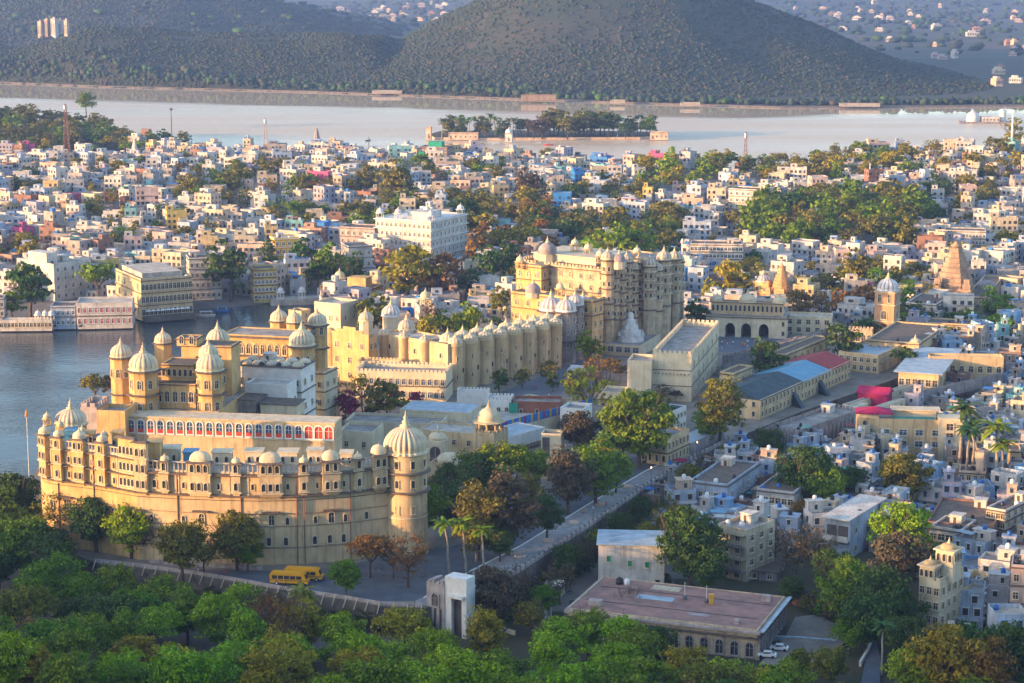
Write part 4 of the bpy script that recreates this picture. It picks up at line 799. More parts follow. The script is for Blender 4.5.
B('parking_shed', 'open shed with a blue grey roof between the cream house and the road wall', 'shed', (690, 455, 444, 668, 724, -31), 'grey_stone', 'pale_blue_sheet', 1, 0, 0, para=.1, eaves=[], door=False)
B('low_house', 'low buff house hiding behind the big road trees', 'house', (640, 408, 394, 598, 660, -20), 'pale_plaster', 'roof_grey', 1, 5, 1, eaves=[], d=10)
t, S = B('school_building', 'long cream two storey building with a steep blue slate roof and many windows', 'school', (760, 420, 400, 708, 850, -31), 'cream_plaster', 'roof_grey', 2, 4, 26, ww=1.0, wh=1.7, eaves=[], para=.2)
for f0, f1, m in ((.0, .45, 'roof_slate'), (.46, .76, 'blue_sheet'), (.77, 1.0, 'red_sheet')):
    b = MB(); a_, c_ = S.d * f0, S.d * f1; q = S.w; h_ = S.h; b.add([(-.5, a_, h_), (q + .5, a_, h_ - .3), (q + .5, c_, h_ - .3), (-.5, c_, h_), (q * .5, a_, h_ + 2.6), (q * .5, c_, h_ + 2.6)], [(0, 4, 5, 3), (1, 2, 5, 4), (0, 1, 4), (2, 3, 5), (3, 2, 1, 0)]); b.part('pitched_roof', m, t)
for v in (.33, .62):
    b = MB(); v0 = S.d * v; b.add([(S.w, v0, 0), (S.w + .3, v0, 4.6), (S.w + .3, v0 + 2.4, 4.6), (S.w + 5.2, v0 - 3, -.2), (S.w + 5.2, v0 - .6, -.2), (S.w, v0 + 2.4, 0)], [(1, 3, 4, 2), (0, 3, 1), (5, 2, 4), (0, 1, 2, 5)]); b.part('outer_stair', 'roof_slate', t)
t, S = B('small_banded_house', 'small square cream house with dark eaves behind the school roof', 'house', (733, 401, 373, 719, 752, -31), 'cream_plaster', 'roof_pale', 2, 2, 3)
B('yellow_windowed_range', 'cream range with ochre framed windows behind the dark round tree', 'range', (785, 378, 354, 770, 829, -31), 'cream_plaster', 'roof_grey', 2, 2, 7, ww=1.2, wh=1.7, fm='house_ochre')
for nm, lb, c in (('rampart', 'long narrow rampart with a pale walk running to the three arched gate', (728, 368, 358, 722, 832)), ('rampart', 'lower dark sided rampart running along under the pale walk', (724, 377, 370, 716, 830))):
    B(nm, lb, 'rampart', c + (-40,), 'grey_stone', 'roof_pale', 1, 0, 0, eaves=[], cren=1.4, door=False)
for i, c in enumerate(((848, 412, 405, 842, 935), (852, 424, 416, 846, 905), (800, 433, 425, 792, 868))):
    B('long_shed', ['long grey roofed shed stretched along the terrace behind the magenta tent', 'low pale roofed shed squeezed beside the magenta tent', 'narrow pale roofed shed along the top of the streaked dark wall'][i], 'shed', c + (-40,), 'pale_plaster', 'roof_grey' if i == 0 else 'roof_pale', 1, 0, 6, ww=.8, wh=.9, eaves=[], para=.2, door=False)
B('rampart', 'straight pale topped rampart running from the road to the streaked fort block', 'rampart', (728, 458, 447, 722, 806, -38), 'grey_stone', 'pale_blue_sheet', 1, 0, 0, z0=2, cren=0, eaves=[], para=.3, door=False)
t, S = B('streaked_fort_wall', 'big dark streaked fort block with a flat pale roof above the lower town', 'fort', (799, 462, 433, 768, 862, -38), 'grey_stone', 'roof_grey', 1, 0, 0, z0=2, cren=1.6, clutter=3, eaves=[], eave_m='dark_stone', para=.4, door=False)
b = MB()
for i in range(16): b.box(S.w - .02, S.d * (i + .3) / 16, 0, S.w + .5, S.d * (i + .55) / 16, S.h - .8)
for i in range(10): b.box(S.w * (i + .3) / 10, -.5, 0, S.w * (i + .55) / 10, .02, S.h - .8)
b.part('pilasters', 'mauve_stone', t)
# hotel over the lower town
t, S = B('cream_hotel', 'four storey cream hotel with a magenta corner roof and a square window tower', 'hotel', (940, 462, 420, 856, 960, -7), 'cream_plaster', 'roof_grey', 4, 0, 3, z0=2, d=13, ww=2.0, wh=1.5, eaves=[])
for r, ns in enumerate(((.16, .34, .55, .90), (.14, .34, .55, .74, .94), (.14, .34, .55, .74, .94))):
    for f_ in ns: window(t, S.w * f_, 0, S.h * (.08 + .27 * r), 0, 2.2, 1.7, 'rect', 'trim', 'blue_glass')
b = MB(); b.box(S.w - 1, -1.3, -1, S.w + 6, 5, S.h + .8); tw = b.part('stair_tower', 'pale_plaster', t)
for r in range(4): window(tw, S.w + 2.5, -1.3, S.h * (.12 + .22 * r), 0, 2.0, 2.1, 'rect')
b = MB(); x1_ = S.w * .42; b.box(.3, .3, S.h - 1, x1_ * .62, 6, S.h + 1.4); b.part('corner_room', 'pale_plaster', t); b = MB(); b.box(-.6, -.9, S.h + 1.4, x1_, 6.6, S.h + 1.8); b.add([(-.6, -.9, S.h + 1.81), (x1_, -.9, S.h + 1.81), (x1_, 6.6, S.h + 1.81), (-.6, 6.6, S.h + 1.81), (x1_ / 2, 2.8, S.h + 3.3)], [(0, 1, 4), (1, 2, 4), (2, 3, 4), (3, 0, 4)]); b.part('corner_roof', 'magenta_cloth', t)
b = MB(); b.box(x1_, 1, S.h - .9, S.w * .92, 1.2, S.h + .6); b.part('glass_balustrade', 'teal_paint', t); b = MB(); b.box(x1_, 5, S.h - .9, S.w * .95, 9.5, S.h + 1.8); b.box(x1_ - .3, 4, S.h + 1.8, S.w, 10, S.h + 2.05); b.part('roof_restaurant', 'pale_plaster', t)
t, S = B('blue_roof_pavilion', 'low building with a wide flat pale blue roof above the lower town', 'pavilion', (938, 392, 374, 898, 957, -20), 'cream_plaster', 'pale_blue_sheet', 1, 6, 4, ww=1.6, wh=2.2, eaves=[], para=.1)
b = MB(); b.box(-1.5, -1.8, S.h, S.w + 1.5, S.d + 1.2, S.h + .35); b.part('roof_sheet', 'pale_blue_sheet', t)
B('arcaded_wall', 'long cream wall pierced by paired dark arches at the edge of the lower town', 'wall', (1003, 378, 357, 929, 1024, -4), 'cream_plaster', 'roof_pale', 1, 8, 0, ww=1.6, wh=2.4, style='arch', eaves=[], d=6)
B('boundary_wall', 'long straight boundary wall stepping up beside the blue houses', 'wall', (912, 402, 394, 908, 1003, -48), 'grey_stone', 'roof_pale', 1, 0, 0, eaves=[], door=False)
tn = thing('magenta_tent', 'bright magenta marquee with a ridge roof on the terrace edge', 'tent', (*G(872, 405, TZ), TZ), R(-25)); b = MB(); b.add([(-5, 0, 0), (5, 0, 0), (5, 7, 0), (-5, 7, 0), (-5, 0, 4), (5, 0, 4), (5, 7, 4), (-5, 7, 4)], [(0, 1, 5, 4), (1, 2, 6, 5), (2, 3, 7, 6), (3, 0, 4, 7)]); b.part('tent_wall', 'magenta_cloth', tn)
b = MB(); b.add([(-5.6, -.6, 3.9), (5.6, -.6, 3.9), (5.6, 7.6, 3.9), (-5.6, 7.6, 3.9), (-5.6, 3.5, 5.8), (5.6, 3.5, 5.8)], [(0, 1, 5, 4), (2, 3, 4, 5), (1, 2, 5), (3, 0, 4)]); b.part('tent_roof', 'magenta_cloth', tn); occ(*G(872, 402, TZ), 7)
tn = thing('canopy_tent', 'pale grey canopy on thin poles in the palace courtyard', 'canopy', (*G(578, 380, TZ), TZ), R(-20)); b = MB(); b.add([(-4, 0, 3.6), (4, 0, 3.6), (4, 8, 3.8), (-4, 8, 3.8), (-4, 4, 4.6), (4, 4, 4.6), (-4, 0, 3.3), (4, 0, 3.3)], [(0, 1, 5, 4), (2, 3, 4, 5), (0, 4, 3), (1, 2, 5), (6, 7, 1, 0)]); b.part('canopy_sheet', 'canvas', tn)
for x, y in ((-4, 0), (4, 0), (4, 8), (-4, 8)): b = MB(); b.lathe(x, y, [(.09, 0), (.09, 3.7)], 6, 0); b.part('pole', 'white_metal', tn)

B('cream_villa', 'low cream building with square windows between the dark trees and the ramparts', 'house', (878, 374, 355, 838, 902, -31), 'cream_plaster', 'pale_blue_sheet', 2, 6, 3, ww=1.4, eaves=[])
t, S = B('cream_villa', 'cream house with a small corner dome behind the wide pale blue roof', 'house', (918, 366, 343, 866, 945, -25), 'cream_plaster', 'roof_pale', 2, 6, 3, ww=1.3, style='arch', clutter=1); dome(t, S.w * .9, 2.5, S.h - .5, 2.0, 'dome_plaster', 16, 0, .7)
B('arched_wall', 'stone wall with dark arches in front of the white domed clock tower', 'wall', (872, 345, 331, 832, 884, -14), 'tan_stone', 'roof_grey', 1, 7, 1, style='arch', ww=1.6, wh=2.6, cren=1.3, eaves=[], d=5)
B('cream_villa', 'long cream house with a flat roof below the tall tan spire', 'house', (985, 346, 325, 925, 1004, -16), 'cream_plaster', 'roof_grey', 3, 8, 2, z0=2, ww=1.3, clutter=3, d=12)
B('white_house', 'white stepped house standing behind the white domed clock tower', 'house', (935, 330, 304, 905, 950, -25), 'house_white', 'roof_grey', 3, 4, 3, z0=2, clutter=2)
# ---------------------------------------------------------------- spires and towers in the town
def shikhara(name, label, px, by, ty, wpx, z0, m, rot=-20, crown=True):
    P = G(px, by, z0); h = zt(P[1], ty) - z0; w_ = wpx * zcam(P[1], z0) / F; t = thing(name, label, 'temple', (*P, z0), R(rot)); occ(*P, w_ * .6)
    b = MB(); n = 12
    for k in range(n):
        q0, q1 = k / n, (k + 1) / n; f = lambda q: w_ / 2 * (1 - q ** 1.5 * .80); b.prism([(sx * f(q0), sy * f(q0)) for sx, sy in ((-1, -.5), (-.5, -1), (.5, -1), (1, -.5), (1, .5), (.5, 1), (-.5, 1), (-1, .5))], h * .9 * q0 - (1 if k == 0 else 0), h * .9 * q1 - .12, 0); g_ = f(q1) * .93; b.prism([(-g_, -g_ * .6), (-g_ * .6, -g_), (g_ * .6, -g_), (g_, -g_ * .6), (g_, g_ * .6), (g_ * .6, g_), (-g_ * .6, g_), (-g_, g_ * .6)], h * .9 * q1 - .14, h * .9 * q1 + .02)
    b.part('spire', m, t); c_ = MB(); r = w_ * .14; c_.lathe(0, 0, [(r * .6, h * .9), (r, h * .925), (r * .6, h * .95), (r * .25, h * .97), (r * .4, h * .985), (.03, h)], 12, 0); c_.part('finial', m, t)
    b = MB(); b.prism([(-w_ * .42, -w_ * .85), (w_ * .42, -w_ * .85), (w_ * .42, -w_ * .3), (-w_ * .42, -w_ * .3)], -1, h * .25); s_ = b.part('porch', m, t)
    window(s_, 0, -w_ * .85, .3, 0, w_ * .3, h * .16, 'arch', 'trim', 'dark_stone', 'doorway')
    for sx in (-1, 1):
        b = MB()
        for k in range(6):
            q = k / 6; f = w_ * .17 * (1 - q ** 1.4 * .75); b.prism([(sx * w_ * .36 - f, -w_ * .5 - f), (sx * w_ * .36 + f, -w_ * .5 - f), (sx * w_ * .36 + f, -w_ * .5 + f), (sx * w_ * .36 - f, -w_ * .5 + f)], h * .45 * q, h * .45 * (q + 1 / 6) - .03)
        b.part('side_spire', m, t)
    return t
shikhara('temple', 'tall tapering tan stone temple spire rising over the rooftops', 954, 304, 241, 40, 2, 'temple_stone')
shikhara('temple', 'slim orange temple spire beside the pale dome behind the three arched gate', 781, 306, 263, 22, 2, 'orange_stone', -35)
shikhara('temple', 'white pointed temple spire among the far lakeside houses', 135, 158, 138, 7, 6, 'white_dome')
shikhara('temple', 'grey temple spire silhouetted against the far lake', 317, 152, 127, 9, 6, 'grey_dome')
shikhara('temple', 'small white temple spire among trees in the middle of the town', 358, 206, 189, 8, 2, 'white_dome')
shikhara('temple', 'golden temple spire behind the roof of the great palace', 574, 270, 241, 13, 2, 'golden_sunlit_plaster')
shikhara('temple', 'dark brick temple spire among trees below the streaked fort wall', 776, 472, 452, 16, 1.6, 'dark_stone')
shikhara('temple', 'slender golden temple spire by the white dome at the town edge', 948, 244, 232, 7, 2, 'golden_sunlit_plaster')
P = G(886, 345, 2); t = thing('clock_tower', 'square orange stone tower with arched openings and a white ribbed dome', 'tower', (*P, 2), R(-28)); h = zt(P[1], 290) - 2; r_ = 20 * zcam(P[1], 2) / F / 2; occ(*P, 6)
b = MB(); b.box(-r_, -r_, -1, r_, r_, h); b.part('wall', 'orange_stone', t); bands(t, -r_, -r_, 2 * r_, 2 * r_, [h * .45, h * .75, h - .5], 'trim', .5, .35)
for z_ in (.12, .5, .8):
    for a_ in (0, 90): row(t, *((-r_, -r_, r_, -r_) if a_ == 0 else (r_, -r_, r_, r_)), h * z_, 2 if z_ > .7 else 1, 1.2 if z_ > .7 else 2.2, h * .15, 'arch', 'trim', 'dark_stone' if z_ == .5 else 'glass')
dome(t, 0, 0, h, r_ * .98, 'white_dome', 56, 14, .95)
t, S = B('domed_tower_house', 'golden walled square tower with a pale grey dome next to the slim orange spire', 'tower', (768, 306, 281, 753, 772, -35), 'golden_sunlit_plaster', 'roof_pale', 2, 2, 1, z0=2, eaves=[5]); dome(t, S.w / 2, S.d / 2, S.h - .8, 3.2, 'white_dome', 28, 14, .8)
t, S = B('domed_roof_house', 'low stone house under a wide grey dome roof beside the tall tan spire', 'house', (985, 312, 297, 965, 1003, -20), 'tan_stone', 'roof_grey', 1, 4, 3, z0=2); dome(t, S.w / 2, S.d / 2, S.h - .8, 4.2, 'grey_dome', 20, 0, .6, fin=False)

# ---------------------------------------------------------------- lake front to the west
t, S = B('white_hotel', 'tall white lakeside hotel with a big dark window on its sunlit end wall', 'hotel', (55, 301, 264, 27, 92, -40), 'house_white', 'roof_grey', 4, 0, 5, z0=2, style='arch', ww=1.3, wh=2.0, fm='white_trim', eaves=[], clutter=2)
window(t, S.w * .62, 0, S.h * .55, 0, 5.0, 2.4, 'rect'); b = MB(); b.box(1, 1, S.h - .9, S.w * .7, 7, S.h + 4.2); b.part('roof_room', 'house_white', t)
t, S = B('white_hotel', 'white lakeside palace hotel with two rows of red arched windows at the water', 'hotel', (77, 327, 303, 66, 133, 7), 'house_white', 'roof_pale', 2, 10, 2, z0=1.5, style='arch', ww=1.2, wh=2.2, fm='white_trim', pm='red_paint', d=16, eaves=[4.6], eo=.7)
B('white_house', 'pale blue fronted lakeside house beside the red windowed palace hotel', 'house', (51, 327, 306, 44, 76, 5), 'house_pale blue', 'roof_pale', 2, 5, 1, z0=1.5, style='arch', d=12, fm='white_trim')
t, S = B('ghat_wall', 'low white arcaded landing wall with small cupolas along the water', 'wall', (0, 329, 320, -20, 52, 3), 'house_white', 'roof_pale', 1, 14, 0, z0=1.5, style='arch', ww=1.5, wh=2.2, d=6, eaves=[], door=False)
for f_ in (.72, .86, .98): kiosk(t, S.w * f_, 2.5, S.h - .6, 1.4, 2.2, 'white_trim', 'white_dome', 6)
B('white_house', 'white three storey house at the water by the end of the landing wall', 'house', (-8, 327, 298, -20, 5, 8), 'house_chalk white', 'roof_pale', 3, 3, 1, z0=1.5, d=10)
t, S = B('cream_lake_hotel', 'cream lakeside hotel with three arcaded storeys and a garden terrace at the water', 'hotel', (142, 319, 279, 117, 193, 28), 'cream_plaster', 'roof_grey', 3, 13, 4, z0=1.5, style='arch', ww=1.5, wh=2.6, fm='trim', clutter=2, para=1.2)
b = MB(); b.box(2, 4, S.h - 1.2, S.w - 3, S.d - 3, S.h + 1.8); b.part('roof_hall', 'roof_pale', t); b = MB(); b.box(.5, -4.5, -1, S.w, 0, 1.2); b.part('landing', 'terrace_stone', t)
for i in range(9): b = MB(); b.lathe(S.w * (.1 + .095 * i), -2.2, [(1.3, 3.6), (.06, 4.3)], 8, 0); b.lathe(S.w * (.1 + .095 * i), -2.2, [(.05, 1.2), (.05, 3.7)], 5, 0); b.part('parasol', 'white_trim', t)
B('white_house', 'white four storey house between the cream lakeside hotel and the dark waterside tree', 'house', (190, 300, 258, 184, 222, 15), 'house_white', 'roof_grey', 4, 6, 2, z0=2, d=12, clutter=2)
B('yellow_house', 'bright yellow four storey house with white trim behind the waterside', 'house', (275, 272, 238, 268, 299, 18), 'yellow_paint', 'roof_grey', 4, 4, 2, z0=2, ww=1.4, d=11, clutter=2, fm='white_trim', eave_m='white_trim')
B('cream_house', 'four storey cream and yellow lakeside house with a dark row of ground arches', 'house', (254, 301, 269, 248, 277, 15), 'house_yellow', 'roof_pale', 4, 6, 1, z0=1.5, style='arch', d=12, fm='white_trim')
t, S = B('bathing_steps', 'pale stone bathing steps with two small white cupolas at the end of the lake', 'steps', (271, 305, 300, 268, 322, 12), 'roof_pale', 'roof_pale', 1, 0, 0, z0=.4, d=9, eaves=[], para=.05, door=False)
for f_ in (.2, .62): kiosk(t, S.w * f_, 2.5, S.h, 1.7, 3.0, 'white_trim', 'white_dome', 6)
t, S = B('dome_topped_house', 'orange lit waterside house with an open white cupola on its corner', 'house', (372, 307, 288, 320, 384, -20), 'golden_sunlit_plaster', 'roof_pale', 2, 7, 2, z0=2, d=12); kiosk(t, S.w * .3, 5, S.h - .6, 2.6, 3.6, 'cream_plaster', n=8); b = MB(); b.box(S.w * .5, 2, S.h - .8, S.w * .85, 9, S.h + 4); b.part('upper_room', 'golden_sunlit_plaster', t)
t, S = B('white_range', 'long white shaded range with small windows and a corner cupola below the yellow tree', 'range', (420, 333, 306, 341, 428, 14), 'house_chalk white', 'roof_grey', 2, 18, 2, z0=3, d=10, ww=.9, wh=1.3, eaves=[], para=.7); kiosk(t, S.w * .9, 3, S.h - .4, 2.4, 3.2, 'pale_plaster', 'dome_plaster', 8)
B('white_house', 'tall pale blue side walled house above the waterside trees', 'house', (349, 290, 246, 341, 373, 20), 'house_chalk white', 'roof_grey', 4, 3, 2, z0=2, d=13)
t, S = B('ornate_hotel', 'big ornate white hotel of many balconied storeys with rooftop cupolas', 'hotel', (431, 266, 221, 376, 467, -28), 'house_white', 'roof_pale', 5, 12, 9, z0=2, style='arch', ww=1.3, wh=2.0, fm='white_trim', eave_m='white_trim', eo=.9)
for f_, g_ in ((.05, .05), (.35, .1), (.95, .08), (.95, .9), (.6, .5)): kiosk(t, S.w * f_, S.d * g_, S.h - .5, 2.0, 2.8, 'white_trim', 'white_dome', 6)
b = MB(); b.box(S.w * .45, S.d * .2, S.h - .9, S.w * .8, S.d * .6, S.h + 3.2); b.part('upper_storey', 'house_white', t)
B('pink_house', 'pinkish stone house with two narrow towers beside the ornate white hotel', 'house', (375, 262, 228, 340, 384, -20), 'mauve_stone', 'red_sheet', 4, 6, 2, z0=2, d=14)
t, S = B('round_front_hotel', 'white house with a curved pale front and terracotta band among the town trees', 'house', (553, 254, 233, 513, 570, -12), 'house_white', 'roof_pale', 3, 9, 2, z0=2, eave_m='house_terracotta', eo=.5, d=16); b = MB(); b.lathe(S.w * .5, 0, [(5, -1), (5, S.h * .8)], 20, 0); b.part('curved_front', 'house_white', t)
B('white_block', 'white five storey hotel block with balconies above the middle town', 'hotel', (768, 224, 190, 728, 790, -24), 'house_white', 'roof_pale', 5, 7, 4, z0=2, ww=1.4, d=14, fm='white_trim', clutter=2)
B('long_hotel', 'long pale hotel with rows of dark balconies behind the great palace towers', 'hotel', (742, 274, 244, 690, 756, -6), 'house_white', 'roof_pale', 4, 14, 2, z0=2, ww=1.7, d=13, fm='white_trim', clutter=2)
B('hotel_block', 'white arcaded hotel with blue awnings at the town edge', 'hotel', (985, 253, 231, 944, 1004, -12), 'house_white', 'blue_sheet', 3, 12, 3, z0=4, style='arch', ww=1.2, d=13, fm='white_trim')
t, S = B('scaffolded_block', 'unfinished brown block with bright green netting and open floors', 'building', (447, 172, 147, 420, 449, -15), 'house_brown', 'roof_grey', 4, 6, 3, z0=4, ww=2.0, d=14, eave_m='grey_stone', eo=.8)
b = MB(); b.box(-1.5, -1.6, 3, S.w * .18, -1.2, S.h * .8); b.part('green_netting', 'green_net', t); b = MB(); b.box(S.w * .3, 1, S.h - .5, S.w * .8, 8, S.h + 3.5); b.part('green_shed', 'green_net', t)
B('brick_tower_house', 'tall brick tower house with a yellow top above the lakeside trees', 'house', (657, 170, 151, 650, 668, -15), 'house_terracotta', 'roof_grey', 4, 2, 2, z0=4, d=10)
B('grey_shell_house', 'grey unfinished concrete house with open dark floors in the far town', 'house', (630, 176, 163, 586, 634, -8), 'house_grey', 'roof_grey', 3, 10, 2, z0=4, ww=2.0, d=12)
B('pink_house', 'magenta painted house among the pale far town houses', 'house', (72, 214, 195, 58, 78, -20), 'house_magenta', 'roof_grey', 3, 4, 2, z0=4, d=12)

# ---------------------------------------------------------------- lower town, near houses seen one by one
K2 = dict(z0=1.6)
B('plain_house', 'plain pinkish white house with three green shuttered windows beside the purple roof', 'house', (664, 590, 546, 598, 670, -4), 'house_white', 'white_trim', 2, 0, 0, eaves=[], para=.3, **K2, d=13, door=False); t, S = BL[-1]
for f_, z_, w_, m in ((.16, .62, 1.0, 'green_shutter'), (.48, .52, 1.0, 'green_shutter'), (.74, .5, 1.0, 'green_shutter'), (.24, .12, .8, 'glass'), (.9, .1, 1.0, 'glass')): window(t, S.w * f_, 0, S.h * z_, 0, w_, 1.5, 'rect', 'trim', m)
b = MB(); b.box(-.5, -.5, S.h, S.w + .5, S.d + .5, S.h + .18); b.part('roof_slab', 'pale_blue_sheet', t)
qa, qb, qc = G(757, 630, 8.6), G(688, 626, 8.6), G(790, 597, 8.6)
S = Site(757, 657, 630, 556, 792, 1.6, math.degrees(atan2(qc[1] - qa[1], qc[0] - qa[0])) - 90 + 3, Y=qa[1], h=7.0, w=45, d=hypot(qc[0] - qa[0], qc[1] - qa[1])); t = thing('hall_with_flat_roof', 'stone hall with arched ground windows under a huge flat purple terrace roof', 'hall', (S.o[0], S.o[1], S.z), S.rot); shell(t, 0, 0, 0, S.w, S.d, S.h, 'tan_stone', 'roof_purple', .18)
bands(t, 0, 0, S.w, S.d, [S.h - 1.0], 'mauve_stone', .7, .6); bands(t, 0, 0, S.w, S.d, [S.h - 2.0], 'terrace_stone', .9, .18); row(t, S.w * .3, 0, S.w, 0, .6, 9, 1.7, 3.2, 'arch', 'mauve_stone'); row(t, S.w, 0, S.w, S.d, .6, 9, 1.4, 3.0, 'arch', 'mauve_stone')
for i in range(10): b = MB(); v = S.d * (i + .02) / 9.4; b.box(S.w, v, -1, S.w + .5, v + .6, S.h - 2.1); b.part('pilaster', 'mauve_stone', t)
b = MB(); b.box(S.w + .75, -.7, S.h - .35, S.w + 1.6, S.d + .7, S.h - .15); b.part('gutter_ledge', 'pale_blue_sheet', t)
for u, v, lx, ly, m in ((.30, .80, 7, 3.5, 'house_cream'), (.27, .5, 9, 3.2, 'pale_blue_sheet'), (.6, .2, 5, 2, 'grey_dome')): b = MB(); b.box(S.w * u, S.d * v, S.h - .15, S.w * u + lx, S.d * v + ly, S.h - .1); b.part('roof_patch', m, t)
hall = (t, S)
for u, v, m in ((.52, .62, 'white_metal'), (.64, .60, 'white_metal')): q = S.at(S.w * u, S.d * v); o = thing('roof_mast', 'thin mast with a dark drum standing on the purple roof, ' + ('by the yellow box' if u > .6 else 'near the bare treetop'), 'mast', (*q, S.z + S.h - .17)); b = MB(); b.lathe(0, 0, [(.07, 0), (.05, 4.2)], 6, 0); b.part('pole', m, o); b = MB(); b.lathe(0, 0, [(.55, .01), (.55, .7), (.3, .9)], 10, 0); b.part('drum', 'iron', o)
for u, v, lx, ly, h_ in ((.08, .15, 3, 2, 1.2), (.86, .1, 1.2, 1.2, 1.0), (.9, .8, 2.2, 1.6, 1.4)): b = MB(); b.box(S.w * u, S.d * v, S.h - .15, S.w * u + lx, S.d * v + ly, S.h - .15 + h_); b.part('roof_box', 'mauve_stone', t)
for v in (.3, .72): b = MB(); b.box(S.w * .04, S.d * v, S.h - .16, S.w * .96, S.d * v + .16, S.h - .02); b.part('roof_pipe', 'iron', t)
tank(t, S.w * .12, S.d * .85, S.h - .15, .9, 1.6); tank(t, S.w * .16, S.d * .86, S.h - .15, .7, 1.4, 'white_tank')
q = S.at(S.w * .67, S.d * .58); o = thing('yellow_box', 'small yellow upright cabinet standing alone on the purple roof', 'cabinet', (*q, S.z + S.h - .17)); b = MB(); b.box(-.5, -.4, 0, .5, .4, 2.2); b.box(-.6, -.5, 2.2, .6, .5, 2.35); b.part('cabinet_body', 'bus_yellow', o); b = MB(); b.box(-.35, -.44, .2, .35, -.39, 1.9); b.part('door', 'yellow_paint', o)
t, S = B('yellow_house', 'cream four storey house with an open dark stair side and roof terrace', 'house', (746, 582, 530, 716, 774, -40), 'house_cream', 'roof_grey', 4, 0, 3, **K2, ww=1.6, wh=1.4, clutter=2, eaves=[])
for r in range(4): b = MB(); z_ = S.h * (.02 + .235 * r); b.box(.4, -1.6, z_ + 2.2, S.w - .4, .02, z_ + 2.4); b.box(.4, -1.6, z_ + 2.4, S.w - .4, -1.5, z_ + 3.1); b.part('balcony', 'house_cream' if r % 2 else 'grey_stone', t)
for r in range(4): window(t, S.w * .3, 0, S.h * (.05 + .235 * r), 0, 2.0, 1.7, 'rect'); window(t, S.w * .7, 0, S.h * (.05 + .235 * r), 0, 1.3, 2.0, 'rect')
t, S = B('blue_house', 'pale blue modern two storey house with a deep shaded balcony', 'house', (849, 560, 520, 824, 884, -31), 'house_pale blue', 'roof_pale', 2, 0, 3, **K2, ww=1.0, wh=1.5, eaves=[], clutter=1)
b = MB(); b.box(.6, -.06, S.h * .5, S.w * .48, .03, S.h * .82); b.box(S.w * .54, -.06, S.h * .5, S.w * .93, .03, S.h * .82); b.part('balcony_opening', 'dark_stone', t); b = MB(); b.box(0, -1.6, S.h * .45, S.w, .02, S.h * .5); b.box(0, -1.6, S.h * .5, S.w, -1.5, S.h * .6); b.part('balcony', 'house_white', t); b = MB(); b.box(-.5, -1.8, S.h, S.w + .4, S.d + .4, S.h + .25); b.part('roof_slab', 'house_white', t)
B('white_house', 'white two storey house with a wide canopy and a water tank between two dark trees', 'house', (793, 524, 492, 756, 820, -25), 'house_chalk white', 'roof_pale', 2, 6, 3, **K2, clutter=3, ww=1.4)
B('white_house', 'pale blue and white terrace house with a green tank on its roof', 'house', (727, 523, 484, 689, 759, -25), 'house_pale blue', 'roof_pale', 2, 5, 4, **K2, clutter=3)
B('grey_house', 'low grey brick walled house under a bright blue awning by the road wall', 'house', (690, 518, 497, 655, 702, -25), 'house_brick', 'roof_grey', 1, 3, 1, **K2, clutter=1)
o, S = BL[-1]; b = MB(); b.box(.5, 2, S.h + .9, S.w * .5, S.d * .8, S.h + 1.0); b.part('awning', 'bright_blue', o)
t, S = B('castle_house', 'cream castle like house with two square turrets and a stepped crenellated side', 'house', (938, 643, 582, 917, 1012, -38), 'pale_plaster', 'roof_grey', 4, 3, 4, **K2, d=12, ww=1.1, wh=1.6, cren=1.3, eaves=[], clutter=2)
shell(t, .01, 12, 0, S.w - .3, 17, S.h * .62, 'cream_plaster', 'roof_grey', .9, 1.3, nm_ if False else 1.0, 'lower_wing'); row(t, S.w - .3, 12, S.w - .3, 29, S.h * .1, 7, 1.1, 1.6, 'rect'); row(t, S.w - .3, 12, S.w - .3, 29, S.h * .38, 7, 1.1, 1.6, 'rect')
for u, v, w_, h_ in ((.0, .0, 3.6, 3.2), (.40, .30, 4.4, 6.5)): b = MB(); x_, y_ = S.w * u, S.d * v + .03; b.box(x_, y_, S.h - 1, x_ + w_, y_ + w_, S.h + h_); k = b.part('turret', 'pale_plaster', t); row(k, x_, y_, x_ + w_, y_, S.h + h_ - 2.6, 3, .8, 1.7, 'arch'); row(k, x_ + w_, y_, x_ + w_, y_ + w_, S.h + h_ - 2.6, 3, .8, 1.7, 'arch'); bands(k, x_, y_, w_, w_, [S.h + h_ - .2], 'trim', .5, .3); dome(k, x_ + w_ / 2, y_ + w_ / 2, S.h + h_, w_ * .42, 'house_ochre', 16, 0, .5)
B('white_house', 'white house with an overhanging flat roof above the cream castle like house', 'house', (960, 560, 530, 929, 975, -31), 'house_white', 'roof_pale', 2, 4, 2, **K2, ww=1.8, clutter=2)
B('brick_house', 'long bare red brick house with a grey roof at the lower town edge', 'house', (992, 556, 527, 926, 1004, -20), 'house_brick', 'roof_grey', 2, 3, 1, **K2, clutter=2)
B('grey_house', 'white and grey four storey house with rows of windows at the lane corner', 'house', (1004, 549, 510, 985, 1036, -38), 'house_white', 'roof_grey', 4, 4, 5, **K2, clutter=3)
B('pink_house', 'pink house with a dark stair opening beside the cream castle like house', 'house', (1030, 640, 566, 1008, 1060, -15), 'house_pale pink', 'roof_grey', 4, 2, 3, **K2, d=9, clutter=2)
B('turreted_house', 'pinkish house with a tall square stair tower beside the palms and hotel', 'house', (985, 492, 472, 958, 996, -15), 'house_peach', 'roof_pale', 2, 4, 2, **K2, d=8, clutter=1); t, S = BL[-1]; b = MB(); b.box(S.w * .62, 1, S.h - 1, S.w * .9, 5, S.h + 5.5); b.part('stair_tower', 'house_peach', t)
B('boundary_house', 'long cream walled house with a dark flat roof behind the palms', 'house', (1020, 478, 450, 975, 1040, -10), 'cream_plaster', 'roof_grey', 2, 3, 2, **K2, d=9)
